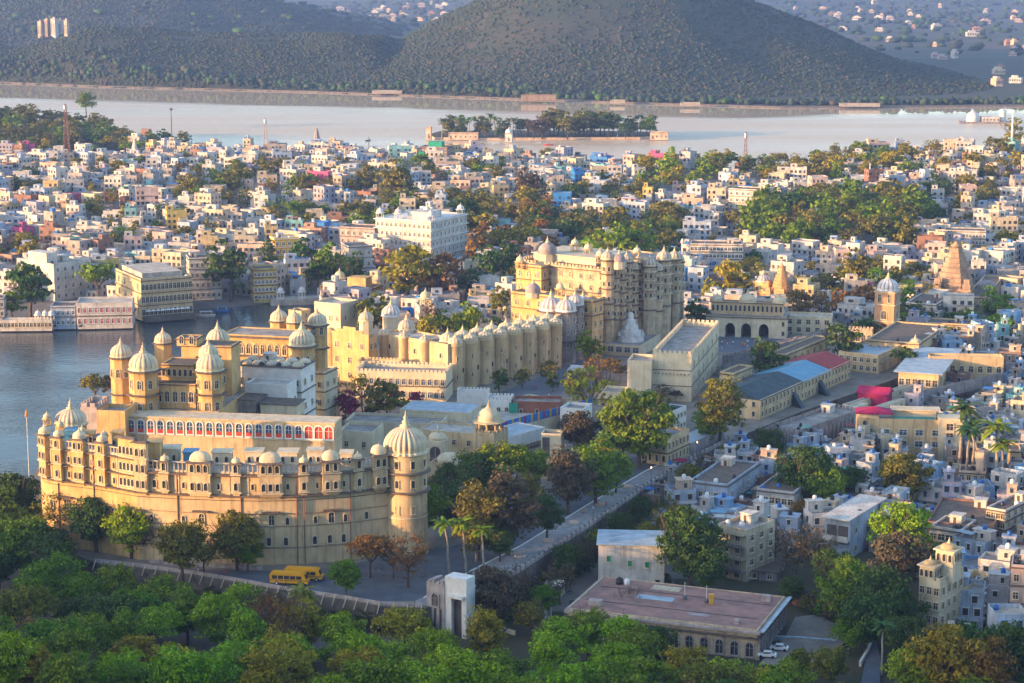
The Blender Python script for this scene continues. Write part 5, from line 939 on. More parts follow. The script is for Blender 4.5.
B('yellow_house', 'tiny bright yellow house squeezed among grey roofs in the lower town', 'house', (908, 522, 506, 891, 916, -15), 'yellow_paint', 'roof_grey', 1, 2, 1, **K2)
B('white_house', 'white terrace with red pots along its parapet behind the pale blue modern house', 'house', (880, 520, 499, 833, 888, -20), 'house_pale blue', 'roof_pale', 2, 4, 2, **K2, clutter=2)
for i in range(4): b = MB(); b.lathe(2 + 2.6 * i, .8, [(.25, BL[-1][1].h - .9), (.4, BL[-1][1].h + .2)], 8, 0); b.part('flower_pot', 'red_paint', BL[-1][0])
B('store_shed', 'low shed under a blue sheet roof beside the yellow house terrace', 'shed', (777, 582, 573, 747, 787, -15), 'grey_stone', 'pale_blue_sheet', 1, 2, 1, **K2, para=.1)

# ---------------------------------------------------------------- island and far shore buildings
t, S = B('island_kiosk', 'white domed kiosk on the edge of the wooded lake island', 'kiosk', (512, 141, 133, 505, 515, -10), 'house_white', 'roof_pale', 1, 1, 0, z0=1.5, d=5); dome(t, S.w / 2, 2.5, S.h, 3, 'white_dome', 16, 0, .9)
B('island_gate', 'tiny pale gatehouse at the tip of the wooded lake island', 'gatehouse', (431, 138.5, 127, 426, 433, -10), 'house_peach', 'roof_pale', 1, 1, 0, z0=1.5, d=4)
B('island_landing', 'flat pale landing house at the tail of the wooded lake island', 'house', (668, 139, 132, 650, 670, -6), 'house_peach', 'roof_pale', 1, 4, 0, z0=1.5, d=6)
B('island_house', 'long low pale house under the palms of the wooded lake island', 'house', (478, 139, 133, 448, 480, -6), 'house_peach', 'roof_pale', 1, 6, 0, z0=1.5, d=6)
P = G(988, 123, 0); t = thing('observatory', 'white domed observatory on its own small island in the far lake', 'observatory', (*P, 0)); b = MB(); b.prism([(-30, -9), (22, -9), (24, 9), (-28, 9)], -2, 1.6); b.part('island_base', 'grey_stone', t)
b = MB(); b.lathe(-15, 0, [(6.4, 1.6), (6.4, 4.5), (6.2, 6.5), (5.2, 9), (3.2, 10.8), (.2, 11.6)], 20, 0); b.part('dome', 'white_dome', t); b = MB(); b.lathe(14, 0, [(3.2, 1.6), (3.2, 9.5), (3.4, 11), (2.6, 13), (.2, 14)], 16, 0); b.part('observing_tower', 'white_dome', t); b = MB(); b.box(-7, -5, 1.6, 10, 5, 6.5); k = b.part('wall', 'house_white', t); row(k, -7, -5, 10, -5, 2.6, 5, 1.2, 2)
for i, (px, by, ty, w_, m) in enumerate(((41, 38, 22, 4.2, 'house_peach'), (47.5, 38, 20, 4.0, 'house_terracotta'), (55, 38, 19, 5.5, 'house_white'), (61, 37, 20, 3.6, 'house_peach'), (67, 37, 21, 3.8, 'house_peach'))):
    x_, Y, zb = hit(px, by); P = (x_, Y); t = thing('tower_block', ['slim peach tower block standing apart from the cluster on the far hillside', 'terracotta tower block second in the cluster on the far hillside', 'widest and whitest tower block of the cluster on the far hillside', 'slim peach tower block close beside the white one on the far hillside', 'last peach tower block at the end of the cluster on the far hillside'][i], 'tower block', (*P, zb - 3), R(-25), 'tower blocks on the far hillside')
    u = w_ * zcam(Y, zb) / F; h_ = zt(Y, ty) - zb + 3; b = MB(); b.box(-u / 2, -u / 2, -6, u / 2, u / 2, h_); k = b.part('wall', m, t); row(k, -u / 2, -u / 2, u / 2, -u / 2, h_ * .3, 2, 1.8, h_ * .5, 'rect'); b = MB(); b.box(-u / 2 - .4, -u / 2 - .4, h_, u / 2 + .4, u / 2 + .4, h_ + 1); b.box(-u / 5, -u / 5, h_ + 1, u / 5, u / 5, h_ + 3.5); b.part('roof', 'roof_pale', t)
for i, (cx_, by, ty, lx, rx, lab) in enumerate(((200, 84, 77, 179, 202, 'low pale two storey house alone on the far lake shore'), (402, 93, 89, 372, 404, 'long low white hall on the far shore by the hill foot'), (556, 100.5, 95, 521, 560, 'long brown roofed hall at the water below the big hill'), (625, 102.5, 98, 610, 627, 'small white shore house under the middle of the big hill'), (700, 105, 101, 680, 702, 'white shed on the far shore beneath the flank of the big hill'), (880, 106, 102, 840, 884, 'long white roofed shore building near the end of the big hill'))):
    B('shore_house', lab, 'house', (cx_, by, ty if i in (0, 2) else by - 2.4, lx, rx, -4), 'house_white' if i == 0 else 'house_brown' if i == 2 else 'house_grey', 'roof_pale', 1, 6, 0, z0=3, d=10, ww=2, wh=2, eaves=[])
for i in range(95):
    px = random.choice([random.uniform(330, 450), random.uniform(790, 1030), random.uniform(830, 1030)]); py = random.uniform(8, 26) if px < 460 else random.uniform(8, 95 if px > 960 else 60)
    if px < 460 and py > 24: continue
    if 700 < px < 1000 and py > 20 + (px - 800) * .38 - 4: continue
    x, y = G(px, py, 2); z = float(ground_h(np.array(x), np.array(y))); x, y = PX(px, y, z); 
    if z > 60: continue
    u = random.uniform(10, 26) * (.6 if py > 45 else 1); b = MB(); h_ = random.uniform(5, 12); b.box(-u / 2, -6, -3, u / 2, 8, h_); b.box(-u / 3, -4, h_, u / 5, 6, h_ + 3)
    for j in range(5): b.box(-u / 2 + u * (j + .25) / 5, -6.12, h_ * .35, -u / 2 + u * (j + .7) / 5, -5.9, h_ * .75, 1)
    o = b.part('distant_house', [random.choice(['house_white', 'house_white', 'house_cream', 'house_peach', 'house_terracotta', 'house_pale pink']), 'glass']); o.location = (x, y, z); o.rotation_euler.z = random.uniform(-.6, .3); tag(o, 'pale house in the hazy suburb beyond the hills', 'house', 'hazy suburb houses beyond the hills')
# ================================================================ TREES
AUTO = []          # (object, description, landmark search point, group): labels are written at the end
def leaf_mesh(name, seed, shape, nc, nl, ls, R_=4.6, H_=10.0, z0=.7, gap=0.0):
    rs = np.random.RandomState(seed); Cc = []
    while len(Cc) < nc:
        p = rs.uniform(-1, 1, 3); q = np.linalg.norm(p)
        if q > 1 or q < .45 * rs.rand() ** .5: continue
        if shape == 'spread' and p[2] < -.35: continue
        if shape == 'broad' and p[2] < -.97: continue
        Cc.append(p)
    Cc = np.array(Cc); sz = {'broad': (1, 1, .85), 'tall': (.72, .72, 1.05), 'spread': (1.12, 1.12, .62), 'loose': (1.0, 1.0, .9)}[shape]
    az = np.arctan2(Cc[:, 1], Cc[:, 0]); lump = 1 + .16 * np.sin(az * 3 + seed) + .12 * np.sin(az * 5 + 2 * seed + Cc[:, 2] * 4); hz = (H_ - z0) / 2
    Cc = Cc * lump[:, None] * np.array(sz) * np.array([R_, R_, hz]) * .82; Cc[:, 2] += z0 + hz * (1.0 if shape != 'spread' else 1.15)
    rr = rs.uniform(.55, 1.15, nc) * R_ * .29 * (1 if shape != 'loose' else .72)
    ci = np.repeat(np.arange(nc), nl); N = len(ci); d = rs.normal(size=(N, 3)); d[:, 2] = np.abs(d[:, 2]) * .8 - .25 * np.abs(d[:, 2]) + d[:, 2] * .35; d /= np.linalg.norm(d, axis=1)[:, None]
    P = Cc[ci] + d * (rr[ci] * rs.uniform(.45, 1.05, N) ** .6)[:, None] * np.array([1, 1, .8])
    nrm = d + rs.normal(size=(N, 3)) * .55 + np.array([0, 0, .35]); nrm /= np.linalg.norm(nrm, axis=1)[:, None]
    u = np.cross(nrm, rs.normal(size=(N, 3))); u /= np.linalg.norm(u, axis=1)[:, None]; v = np.cross(nrm, u); s1 = (ls * rs.uniform(.6, 1.3, N))[:, None]; s2 = s1 * rs.uniform(.5, .9, (N, 1))
    V = np.stack([P - u * s1 * .5, P + v * s2 * .5 + nrm * s1 * .12, P + u * s1 * .5, P - v * s2 * .5 + nrm * s1 * .12], 1).reshape(-1, 3)
    me = bpy.data.meshes.new(name); me.from_pydata(V.tolist(), [], np.arange(N * 4).reshape(-1, 4).tolist()); me.materials.append(M('leaf_green')); return me
def limb_mesh(name, seed, H_=10.0, nb=6, spread=1.0, deep=1, r0=.26):
    rs = random.Random(seed); b = MB(); top = Vector((rs.uniform(-.4, .4), rs.uniform(-.4, .4), H_ * .32)); mid = top * .5 + Vector((rs.uniform(-.2, .2), rs.uniform(-.2, .2), 0))
    b.tube((0, 0, -.6), mid, r0 * 1.25, r0 * .95, 7); b.tube(mid, top, r0 * .95, r0 * .75, 7)
    def grow(p, d, L, r, k):
        q = p + d * L * .5 + Vector((rs.uniform(-1, 1), rs.uniform(-1, 1), rs.uniform(0, 1))) * L * .08; e_ = q + (d + Vector((0, 0, .25))).normalized() * L * .5
        b.tube(p, q, r, r * .75, 5); b.tube(q, e_, r * .75, r * .42, 5)
        if k: 
            for _ in range(3):
                dd = (d + Vector((rs.uniform(-1, 1), rs.uniform(-1, 1), rs.uniform(-.1, .7))) * .8).normalized(); grow(q.lerp(e_, rs.uniform(.1, 1)), dd, L * .62, r * .5, k - 1)
    for i in range(nb):
        t = 2 * pi * i / nb + rs.uniform(-.4, .4); grow(top, Vector((cos(t) * spread, sin(t) * spread, rs.uniform(.5, 1.3))).normalized(), H_ * rs.uniform(.34, .44), r0 * .5, deep)
    return b.mesh(name, ['bark'])
NEAR, FAR = {}, {}
for i in range(3):
    NEAR.setdefault('broad', []).append(leaf_mesh('crown', 10 + i, 'broad', 115, 58, .46)); NEAR.setdefault('tall', []).append(leaf_mesh('crown', 20 + i, 'tall', 90, 56, .44)); NEAR.setdefault('spread', []).append(leaf_mesh('crown', 30 + i, 'spread', 100, 54, .44))
    NEAR.setdefault('loose', []).append(leaf_mesh('crown', 40 + i, 'loose', 80, 20, .36)); FAR.setdefault('broad', []).append(leaf_mesh('crown', 50 + i, 'broad', 46, 17, 1.0)); FAR.setdefault('tall', []).append(leaf_mesh('crown', 60 + i, 'tall', 40, 16, .95))
    FAR.setdefault('spread', []).append(leaf_mesh('crown', 70 + i, 'spread', 42, 16, .95)); FAR.setdefault('loose', []).append(leaf_mesh('crown', 80 + i, 'loose', 40, 9, .8))
TRUNKS = [limb_mesh('trunk', i) for i in range(4)]; LIMBS = [limb_mesh('trunk', 9 + i, 10, 7, 1.1, 2, .22) for i in range(3)]
def palm_meshes(seed):
    rs = random.Random(seed); b = MB(); p = Vector((0, 0, -.5))
    for i in range(6): q = Vector((.10 * (i + 1) * rs.uniform(.5, 1.5), .06 * i, 1.5 * (i + 1))); b.tube(p, q, .26 - .02 * i, .24 - .02 * i, 7); p = q
    f = MB()
    for i in range(22):
        t = 2 * pi * i / 22 + rs.uniform(-.2, .2); up = rs.uniform(-.25, .9); L = rs.uniform(2.2, 3.0); pts = [p + Vector((cos(t) * L * k / 6 * (1 - .12 * k / 6), sin(t) * L * k / 6, up * L * k / 6 - (k / 6) ** 2 * L * .62)) for k in range(7)]; side = Vector((-sin(t), cos(t), 0))
        for k in range(6):
            w0, w1 = .50 * (1 - abs(k / 6 - .35)), .50 * (1 - abs((k + 1) / 6 - .35)) * (k < 5)
            for s_ in (-1, 1): f.add([pts[k], pts[k + 1], pts[k + 1] + side * w1 * s_ - Vector((0, 0, .22 * w1)), pts[k] + side * w0 * s_ - Vector((0, 0, .22 * w0))], [(0, 1, 2, 3)])
    return b.mesh('trunk', ['palm_bark']), f.mesh('fronds', ['leaf_green'])
PALMS = [palm_meshes(i) for i in range(3)]
LEAFWORD = {'bright': 'bright green', 'green': 'mid green', 'dark': 'dark green', 'olive': 'olive green', 'yellow': 'yellow green', 'rust': 'rusty orange', 'brown': 'brown', 'pink': 'magenta flowering', 'orange': 'orange tinged'}
SHAPEWORD = {'broad': ('round', 'bushy'), 'tall': ('upright', 'slender'), 'spread': ('spreading', 'broad topped'), 'loose': ('thin leaved', 'bare limbed')}
NT = {}; MASS = []
def tree(x, y, z, s, shape, leaf, group=None, near=True, sz=1.0, place=None):
    rd = random.random
    if shape == 'palm': nm, desc = 'palm_tree', ['tall palm', 'feathery palm'][int(rd() * 2)]
    else: nm = 'bare_tree' if shape == 'loose' else 'leafy_tree'; desc = LEAFWORD[leaf] + ' ' + random.choice(SHAPEWORD[shape]) + ' tree'
    NT[nm] = NT.get(nm, 0) + 1
    if nm == 'leafy_tree' and NT[nm] > 292 and not near:
        occ(x, y, 2.4 * s); MASS.append((x, y, z, s, s * sz, rd() * 6.28, random.choice(FAR[shape]), leaf)); return None
    t = bpy.data.objects.new(nm, None); C.objects.link(t); t.location = (x, y, z); t.scale = (s, s, s * sz); t.rotation_euler = (0, 0, rd() * 6.28); t['category'] = 'palm' if shape == 'palm' else 'tree'
    if group: t['group'] = group
    if shape == 'palm': tm, cm = random.choice(PALMS); link('trunk', tm, t); cn = 'fronds'
    else: link('trunk', random.choice(LIMBS if shape == 'loose' else TRUNKS), t); cm = random.choice((NEAR if near else FAR)[shape]); cn = 'crown'
    c = link(cn, cm, t); c.material_slots[0].link = 'OBJECT'; c.material_slots[0].material = M('leaf_' + leaf)
    AUTO.append((t, desc, proj(x, y, z + 6 * s)[:2], place)); occ(x, y, 2.2 * s if s < 1.1 else 2.6 * s); return t
def treep(px, cy, r, shape='broad', leaf='green', z=None, group=None, sz=1.0, place=None):
    """a tree whose crown is seen centred at px,cy with radius r pixels"""
    k = {'broad': 1.0, 'tall': .72, 'spread': 1.12, 'loose': 1.0, 'palm': .6}[shape] * 4.6; zz = TZ if z is None else z
    for _ in range(4):
        Y = 0
        for _ in range(6): 
            x, y = G(px, cy, zz + 5.5 * sz * max(.3, (r * zcam(Y or 600, zz) / F) / k)); Y = y
        s = r * zcam(y, zz) / F / k * 1.2
        if z is None: zz = gz(x, y)
    return tree(x, y, zz, s, shape, leaf, group, y < 640, sz, place)
def merge_mass(MASS, name):
    vs_, ms_ = [], []; LK = sorted(LEAF)
    for x, y, z, s, s2, r, m_, lf in MASS:
        n = len(m_.vertices); v = np.empty(n * 3); m_.vertices.foreach_get('co', v); v = v.reshape(-1, 3); c_, s_ = cos(r), sin(r)
        vs_.append(np.stack([x + s * (v[:, 0] * c_ - v[:, 1] * s_), y + s * (v[:, 0] * s_ + v[:, 1] * c_), z + s2 * v[:, 2]], -1)); ms_.append(np.full(n // 4, LK.index(lf), np.int32))
    v = np.concatenate(vs_); me = bpy.data.meshes.new(name); n = len(v); me.vertices.add(n); me.vertices.foreach_set('co', v.reshape(-1)); me.loops.add(n); me.loops.foreach_set('vertex_index', np.arange(n, dtype=np.int32)); me.polygons.add(n // 4)
    me.polygons.foreach_set('loop_start', np.arange(0, n, 4, dtype=np.int32)); me.polygons.foreach_set('loop_total', np.full(n // 4, 4, np.int32))
    for k in LK: me.materials.append(M('leaf_' + k))
    me.polygons.foreach_set('material_index', np.concatenate(ms_)); me.update(calc_edges=True); link(name, me)['kind'] = 'stuff'
TL = [
 (30, 300, 21, 'broad', 'dark', 2), (12, 306, 12, 'broad', 'green', 2), (98, 281, 19, 'spread', 'green', 2), (230, 282, 22, 'broad', 'dark', 2), (136, 306, 7, 'tall', 'dark', 2), (268, 258, 10, 'tall', 'dark', 2),
 (305, 262, 16, 'broad', 'dark', 2), (330, 268, 17, 'broad', 'green', 2), (352, 274, 13, 'tall', 'dark', 2), (318, 274, 12, 'broad', 'dark', 2), (95, 389, 15, 'spread', 'olive', TZ), (114, 388, 13, 'loose', 'rust', TZ), (237, 366, 9, 'broad', 'green', TZ),
 (308, 408, 11, 'loose', 'olive', TZ), (338, 398, 15, 'loose', 'olive', TZ), (362, 392, 17, 'loose', 'olive', TZ), (386, 402, 17, 'broad', 'olive', TZ), (322, 410, 9, 'broad', 'dark', TZ), (346, 408, 12, 'broad', 'pink', TZ), (334, 402, 9, 'broad', 'pink', TZ), (404, 408, 8, 'spread', 'dark', TZ),
 (396, 398, 8, 'spread', 'pink', TZ), (416, 400, 7, 'broad', 'pink', TZ), (372, 414, 9, 'spread', 'brown', TZ), (297, 400, 10, 'loose', 'green', TZ), (286, 412, 8, 'loose', 'olive', TZ),
 (370, 320, 19, 'broad', 'olive', TZ), (427, 334, 14, 'broad', 'yellow', TZ), (444, 328, 12, 'broad', 'dark', TZ), (467, 326, 17, 'broad', 'green', TZ), (498, 328, 9, 'broad', 'dark', TZ), (502, 303, 12, 'broad', 'olive', TZ), (432, 318, 12, 'loose', 'rust', TZ),
 (409, 274, 25, 'broad', 'yellow', 3), (441, 277, 20, 'broad', 'rust', 3), (468, 283, 12, 'broad', 'dark', 3), (499, 381, 9, 'broad', 'dark', TZ), (522, 378, 8, 'broad', 'olive', TZ), (548, 371, 9, 'broad', 'olive', TZ), (553, 382, 6, 'tall', 'dark', TZ),
 (588, 350, 13, 'broad', 'green', TZ), (596, 372, 14, 'loose', 'rust', TZ), (610, 369, 11, 'spread', 'rust', TZ), (620, 374, 9, 'spread', 'brown', TZ), (590, 394, 25, 'loose', 'yellow', TZ), (573, 390, 10, 'broad', 'yellow', TZ), (664, 393, 8, 'loose', 'brown', TZ), (676, 396, 6, 'spread', 'brown', TZ),
 (640, 428, 31, 'broad', 'green', TZ), (622, 436, 22, 'broad', 'dark', TZ), (655, 410, 15, 'broad', 'olive', TZ), (580, 434, 19, 'broad', 'brown', TZ), (505, 472, 29, 'spread', 'green', TZ), (478, 478, 22, 'broad', 'dark', TZ), (532, 470, 16, 'broad', 'green', TZ), (596, 474, 19, 'tall', 'green', TZ), (600, 462, 12, 'tall', 'yellow', TZ), (616, 472, 16, 'broad', 'green', TZ), (568, 484, 19, 'tall', 'brown', TZ),
 (418, 512, 26, 'broad', 'green', TZ), (440, 498, 18, 'broad', 'dark', TZ), (508, 516, 24, 'tall', 'brown', TZ), (478, 524, 22, 'tall', 'olive', TZ), (547, 518, 13, 'tall', 'dark', TZ), (455, 512, 20, 'broad', 'dark', TZ), (530, 496, 12, 'tall', 'olive', TZ), (450, 480, 14, 'broad', 'dark', TZ),
 (720, 413, 19, 'tall', 'olive', TZ), (708, 424, 12, 'tall', 'green', TZ), (767, 362, 18, 'broad', 'dark', TZ), (842, 344, 17, 'broad', 'dark', TZ), (904, 360, 13, 'spread', 'dark', TZ), (698, 318, 13, 'broad', 'dark', TZ), (370, 556, 21, 'spread', 'rust', TZ), (408, 560, 24, 'loose', 'rust', TZ), (393, 558, 18, 'loose', 'brown', TZ),
 (236, 542, 23, 'broad', 'olive', TZ), (182, 550, 24, 'broad', 'olive', TZ), (130, 530, 22, 'broad', 'bright', 1), (62, 542, 24, 'loose', 'olive', 1), (96, 548, 22, 'broad', 'dark', 1), (150, 560, 20, 'loose', 'brown', 1), (204, 556, 17, 'loose', 'olive', 1), (248, 580, 13, 'broad', 'green', 2), (14, 508, 28, 'broad', 'dark', 1), (38, 526, 24, 'broad', 'dark', 1), (-8, 520, 26, 'broad', 'green', 1), (52, 560, 22, 'broad', 'dark', 1), (22, 548, 26, 'broad', 'green', 1),
 (346, 604, 15, 'broad', 'green', 1), (268, 612, 22, 'loose', 'brown', 1), (495, 598, 24, 'broad', 'brown', 1), (520, 590, 18, 'loose', 'brown', 1), (560, 584, 18, 'loose', 'brown', 1), (500, 568, 14, 'broad', 'dark', 2), (628, 606, 15, 'loose', 'brown', 1), (566, 562, 15, 'broad', 'dark', 1), (585, 556, 14, 'loose', 'brown', 1), (597, 545, 13, 'broad', 'dark', 1), (620, 528, 13, 'broad', 'dark', 1), (642, 512, 13, 'broad', 'dark', 1),
 (690, 550, 31, 'broad', 'dark', 1.6), (676, 530, 20, 'broad', 'olive', 1.6), (648, 534, 10, 'broad', 'yellow', 1.6), (668, 512, 15, 'loose', 'olive', 1.6), (705, 570, 20, 'broad', 'dark', 1.6), (730, 462, 13, 'broad', 'olive', 1.6), (748, 460, 13, 'broad', 'green', 1.6), (706, 470, 15, 'loose', 'brown', 1.6), (690, 480, 13, 'broad', 'olive', 1.6), (768, 446, 14, 'broad', 'dark', 1.6),
 (806, 478, 26, 'broad', 'dark', 1.6), (824, 490, 20, 'broad', 'green', 1.6), (852, 486, 16, 'broad', 'dark', 1.6), (796, 556, 24, 'loose', 'brown', 1.6), (776, 546, 18, 'loose', 'brown', 1.6), (816, 552, 20, 'loose', 'rust', 1.6), (806, 516, 14, 'broad', 'orange', 1.6), (902, 536, 27, 'broad', 'bright', 1.6), (900, 564, 26, 'broad', 'brown', 1.6), (922, 556, 18, 'broad', 'green', 1.6), (904, 480, 22, 'broad', 'olive', 1.6), (896, 474, 14, 'broad', 'yellow', 1.6), (876, 440, 14, 'loose', 'brown', 1.6),
 (880, 600, 28, 'broad', 'dark', 1.6), (848, 592, 26, 'broad', 'green', 1.6), (866, 622, 24, 'broad', 'dark', 1.6), (900, 616, 22, 'broad', 'dark', 1.6), (832, 572, 18, 'broad', 'dark', 1.6), (850, 634, 16, 'broad', 'green', 1.6), (792, 590, 11, 'broad', 'dark', 1.6), (944, 668, 34, 'broad', 'yellow', 1), (980, 676, 30, 'broad', 'orange', 1), (1008, 660, 30, 'broad', 'dark', 1), (960, 650, 22, 'broad', 'dark', 1), (905, 640, 20, 'broad', 'dark', 1), (915, 676, 24, 'broad', 'bright', 1),
 (960, 438, 17, 'palm', 'dark', 1.6), (965, 458, 15, 'palm', 'dark', 1.6), (998, 462, 18, 'palm', 'green', 1.6), (1004, 470, 14, 'palm', 'green', 1.6), (975, 450, 14, 'palm', 'dark', 1.6), (449, 548, 13, 'palm', 'green', TZ), (466, 546, 13, 'palm', 'green', TZ), (476, 538, 12, 'palm', 'olive', TZ), (484, 552, 12, 'palm', 'green', TZ), (300, 618, 15, 'palm', 'olive', 1), (882, 650, 13, 'palm', 'dark', 1),
 (732, 282, 17, 'broad', 'yellow', 2), (744, 290, 12, 'loose', 'yellow', 2), (712, 292, 10, 'broad', 'yellow', 2), (860, 272, 16, 'broad', 'olive', 2), (878, 282, 12, 'broad', 'green', 2), (862, 303, 15, 'broad', 'rust', 2), (800, 305, 13, 'broad', 'rust', 2), (822, 306, 14, 'loose', 'rust', 2), (842, 306, 12, 'broad', 'orange', 2), (908, 300, 11, 'tall', 'green', 2), (890, 312, 9, 'broad', 'green', 2), (752, 262, 9, 'broad', 'dark', 2),
 (620, 254, 30, 'spread', 'green', 3), (590, 256, 18, 'spread', 'bright', 3), (645, 252, 18, 'spread', 'olive', 3), (672, 262, 12, 'broad', 'dark', 3), (510, 260, 14, 'broad', 'dark', 3), (492, 268, 16, 'broad', 'dark', 3), (480, 250, 14, 'broad', 'rust', 3),
 (398, 185, 17, 'broad', 'olive', 3), (368, 180, 12, 'broad', 'olive', 3), (530, 188, 14, 'broad', 'brown', 3), (1015, 135, 9, 'tall', 'yellow', 6), (86, 103, 9, 'broad', 'green', 15), (588, 634, 20, 'broad', 'green', 1), (622, 644, 22, 'broad', 'bright', 1), (655, 650, 20, 'broad', 'dark', 1), (600, 606, 11, 'loose', 'brown', 1), (545, 600, 13, 'broad', 'green', 1), (530, 618, 14, 'broad', 'olive', 1), (800, 664, 13, 'broad', 'olive', 1), (828, 668, 17, 'broad', 'olive', 1)]
for q in TL: treep(q[0], q[1], q[2], q[3], q[4], q[5] if q[5] > 5 else None, sz=1.12 if q[3] == 'broad' else 1.0)
def ring_pts(n, poly, seed, mind, zf):
    rs = random.Random(seed); xs_ = [p[0] for p in poly]; ys_ = [p[1] for p in poly]; out = []
    for _ in range(n * 60):
        px, py = rs.uniform(min(xs_), max(xs_)), rs.uniform(min(ys_), max(ys_))
        if not inpoly(px, py, poly): continue
        x, y = G(px, py, zf)
        if any((x - a_) ** 2 + (y - c_) ** 2 < mind ** 2 for a_, c_ in out): continue
        out.append((x, y))
        if len(out) >= n: break
    return out
# forest under the terrace wall
FO = [(-40, 528), (30, 540), (62, 590), (150, 616), (260, 640), (345, 660), (420, 676), (470, 676), (520, 680), (560, 655), (600, 672), (650, 690), (745, 715), (800, 740), (860, 760), (1060, 740), (1060, 800), (-40, 800)]
for x, y in ring_pts(112, FO, 5, 8.6, 0):
    px, py = proj(x, y, 0); z = float(ground_h(x, y)); b_ = mnoise.noise((x * .03, y * .03, 1)) + (.35 if 140 < px < 700 and py > 620 else -.25) + (.25 if py > 690 else 0)
    leaf = random.choice(['bright', 'bright', 'bright', 'green', 'yellow']) if b_ > .2 else random.choice(['green', 'bright', 'green', 'bright', 'dark']) if b_ > 0 else random.choice(['dark', 'green', 'green', 'olive']); shape = random.choice(['broad', 'broad', 'broad', 'tall', 'spread'])
    if random.random() < .05: leaf, shape = random.choice(['rust', 'brown', 'orange']), 'loose'
    tree(x, y, z, random.uniform(1.12, 1.62), shape, leaf, 'forest trees below the palace terrace', True, random.uniform(.9, 1.15), 'in the forest')
# palms and trees on the lake island
for i in range(52):
    t = (i + random.uniform(.2, .8)) / 52; px = 440 + 216 * t; py = random.uniform(134.5, 138.5); x, y = G(px, py, 2); big = .50 < t < .82
    tree(x, y, 2.2, random.uniform(1.5, 2.0) if not big else random.uniform(1.8, 2.6), random.choice(['palm', 'palm', 'broad', 'tall']) if not big else 'broad', random.choice(['dark', 'dark', 'olive', 'green'] if not .38 < t < .5 else ['rust', 'brown']), 'trees on the lake island', False)
# belts of trees inside the town: (centre px, py, half sizes, how many, leaf colours, size)
BELTS = [(30, 130, 100, 22, 44, 'dark olive olive green olive', 1.35), (80, 152, 80, 7, 14, 'olive green yellow', 1.1), (250, 142, 85, 8, 18, 'olive dark green yellow', 1.1), (190, 136, 16, 6, 4, 'yellow green', 1.4), (400, 152, 40, 5, 6, 'green dark', 1.0), (240, 206, 60, 16, 15, 'brown olive olive olive green', 1.1),
  (335, 198, 50, 12, 8, 'olive green', 1.0), (330, 232, 70, 10, 10, 'olive green olive', 1.0), (515, 236, 36, 26, 15, 'olive orange olive yellow dark', 1.2), (470, 228, 20, 18, 7, 'dark olive', 1.1), (610, 240, 70, 14, 20, 'dark green olive olive', 1.15), (690, 190, 50, 14, 14, 'dark green yellow bright', 1.2),
  (770, 185, 70, 10, 14, 'olive green yellow olive', 1.05), (830, 232, 85, 20, 30, 'dark green olive olive green', 1.5), (890, 182, 55, 14, 12, 'yellow olive green', 1.15), (720, 170, 60, 5, 8, 'dark green', 1.0), (560, 165, 50, 6, 6, 'olive green', .9), (90, 190, 80, 18, 9, 'olive dark olive', .95), (900, 225, 40, 10, 6, 'dark green', 1.2),
  (1000, 180, 40, 22, 7, 'yellow olive yellow', 1.1), (990, 240, 40, 30, 6, 'yellow olive yellow', 1.0), (130, 222, 60, 10, 6, 'dark yellow', .9), (560, 292, 60, 8, 4, 'dark olive', .9), (870, 300, 70, 16, 6, 'yellow olive', 1.0), (20, 262, 30, 10, 4, 'olive yellow', .9), (200, 176, 60, 6, 5, 'olive green', .9), (450, 190, 50, 8, 7, 'olive olive green', 1.0), (290, 178, 50, 6, 6, 'olive yellow', .9), (600, 205, 50, 8, 8, 'olive dark yellow', 1.0), (420, 216, 40, 6, 6, 'olive green', 1.0), (170, 246, 60, 8, 5, 'green olive', .9), (700, 240, 50, 10, 6, 'olive olive', 1.0), (820, 190, 60, 6, 8, 'yellow olive yellow', 1.0), (960, 205, 50, 10, 7, 'dark olive', 1.0), (800, 280, 80, 12, 6, 'yellow olive yellow', .9), (930, 330, 80, 20, 8, 'dark green', .9), (960, 330, 50, 18, 4, 'green dark', .8)]
for cx_, cy_, hx2, hy2, n, lv, sc_ in sorted(BELTS, key=lambda q: -q[1]):
    k = 0; n = int(n * 2.3)
    for _ in range(n * 8):
        px, py = cx_ + random.uniform(-1, 1) * hx2, cy_ + random.uniform(-1, 1) * hy2; x, y = G(px, py, 3); z = float(ground_h(x, y))
        if z < 1 or inpoly(x, y, TERR) or not free(x, y, 1.2): continue
        shape = random.choice(['broad', 'broad', 'spread', 'tall', 'loose']); tree(x, y, z, sc_ * random.uniform(1.0, 1.6), shape, random.choice(lv.split()), 'town trees', False); k += 1
        if k >= n: break
merge_mass(MASS, 'town_woodland')
print('TREES', NT, len(MASS))

UN = []
for (xa, ya), (xb, yb) in [((-20, 560), (60, 575)), ((60, 575), (130, 592)), ((130, 592), (260, 612)), ((260, 612), (350, 630)), ((350, 630), (420, 640)), ((480, 640), (520, 610)), ((520, 610), (600, 560)), ((600, 560), (660, 520)), ((660, 520), (720, 480)), ((790, 600), (860, 640)), ((600, 585), (660, 590))]:
    for i in range(int(hypot(xb - xa, yb - ya) / 1.6)):
        t = random.random(); x, y = G(xa + (xb - xa) * t, ya + (yb - ya) * t, 0); x += random.gauss(0, 1.5); y -= abs(random.gauss(0, 2.2)); z = float(ground_h(x, y)); s_ = random.uniform(.28, .6)
        UN.append((x, y, z - 1.2 * s_, s_, s_ * random.uniform(.7, 1.1), random.random() * 6.28, random.choice(FAR['broad']), random.choice(['brown', 'dark', 'olive', 'green', 'brown'] if xa < 460 or xa > 510 else ['dark', 'green', 'brown'])))
merge_mass(UN, 'undergrowth')
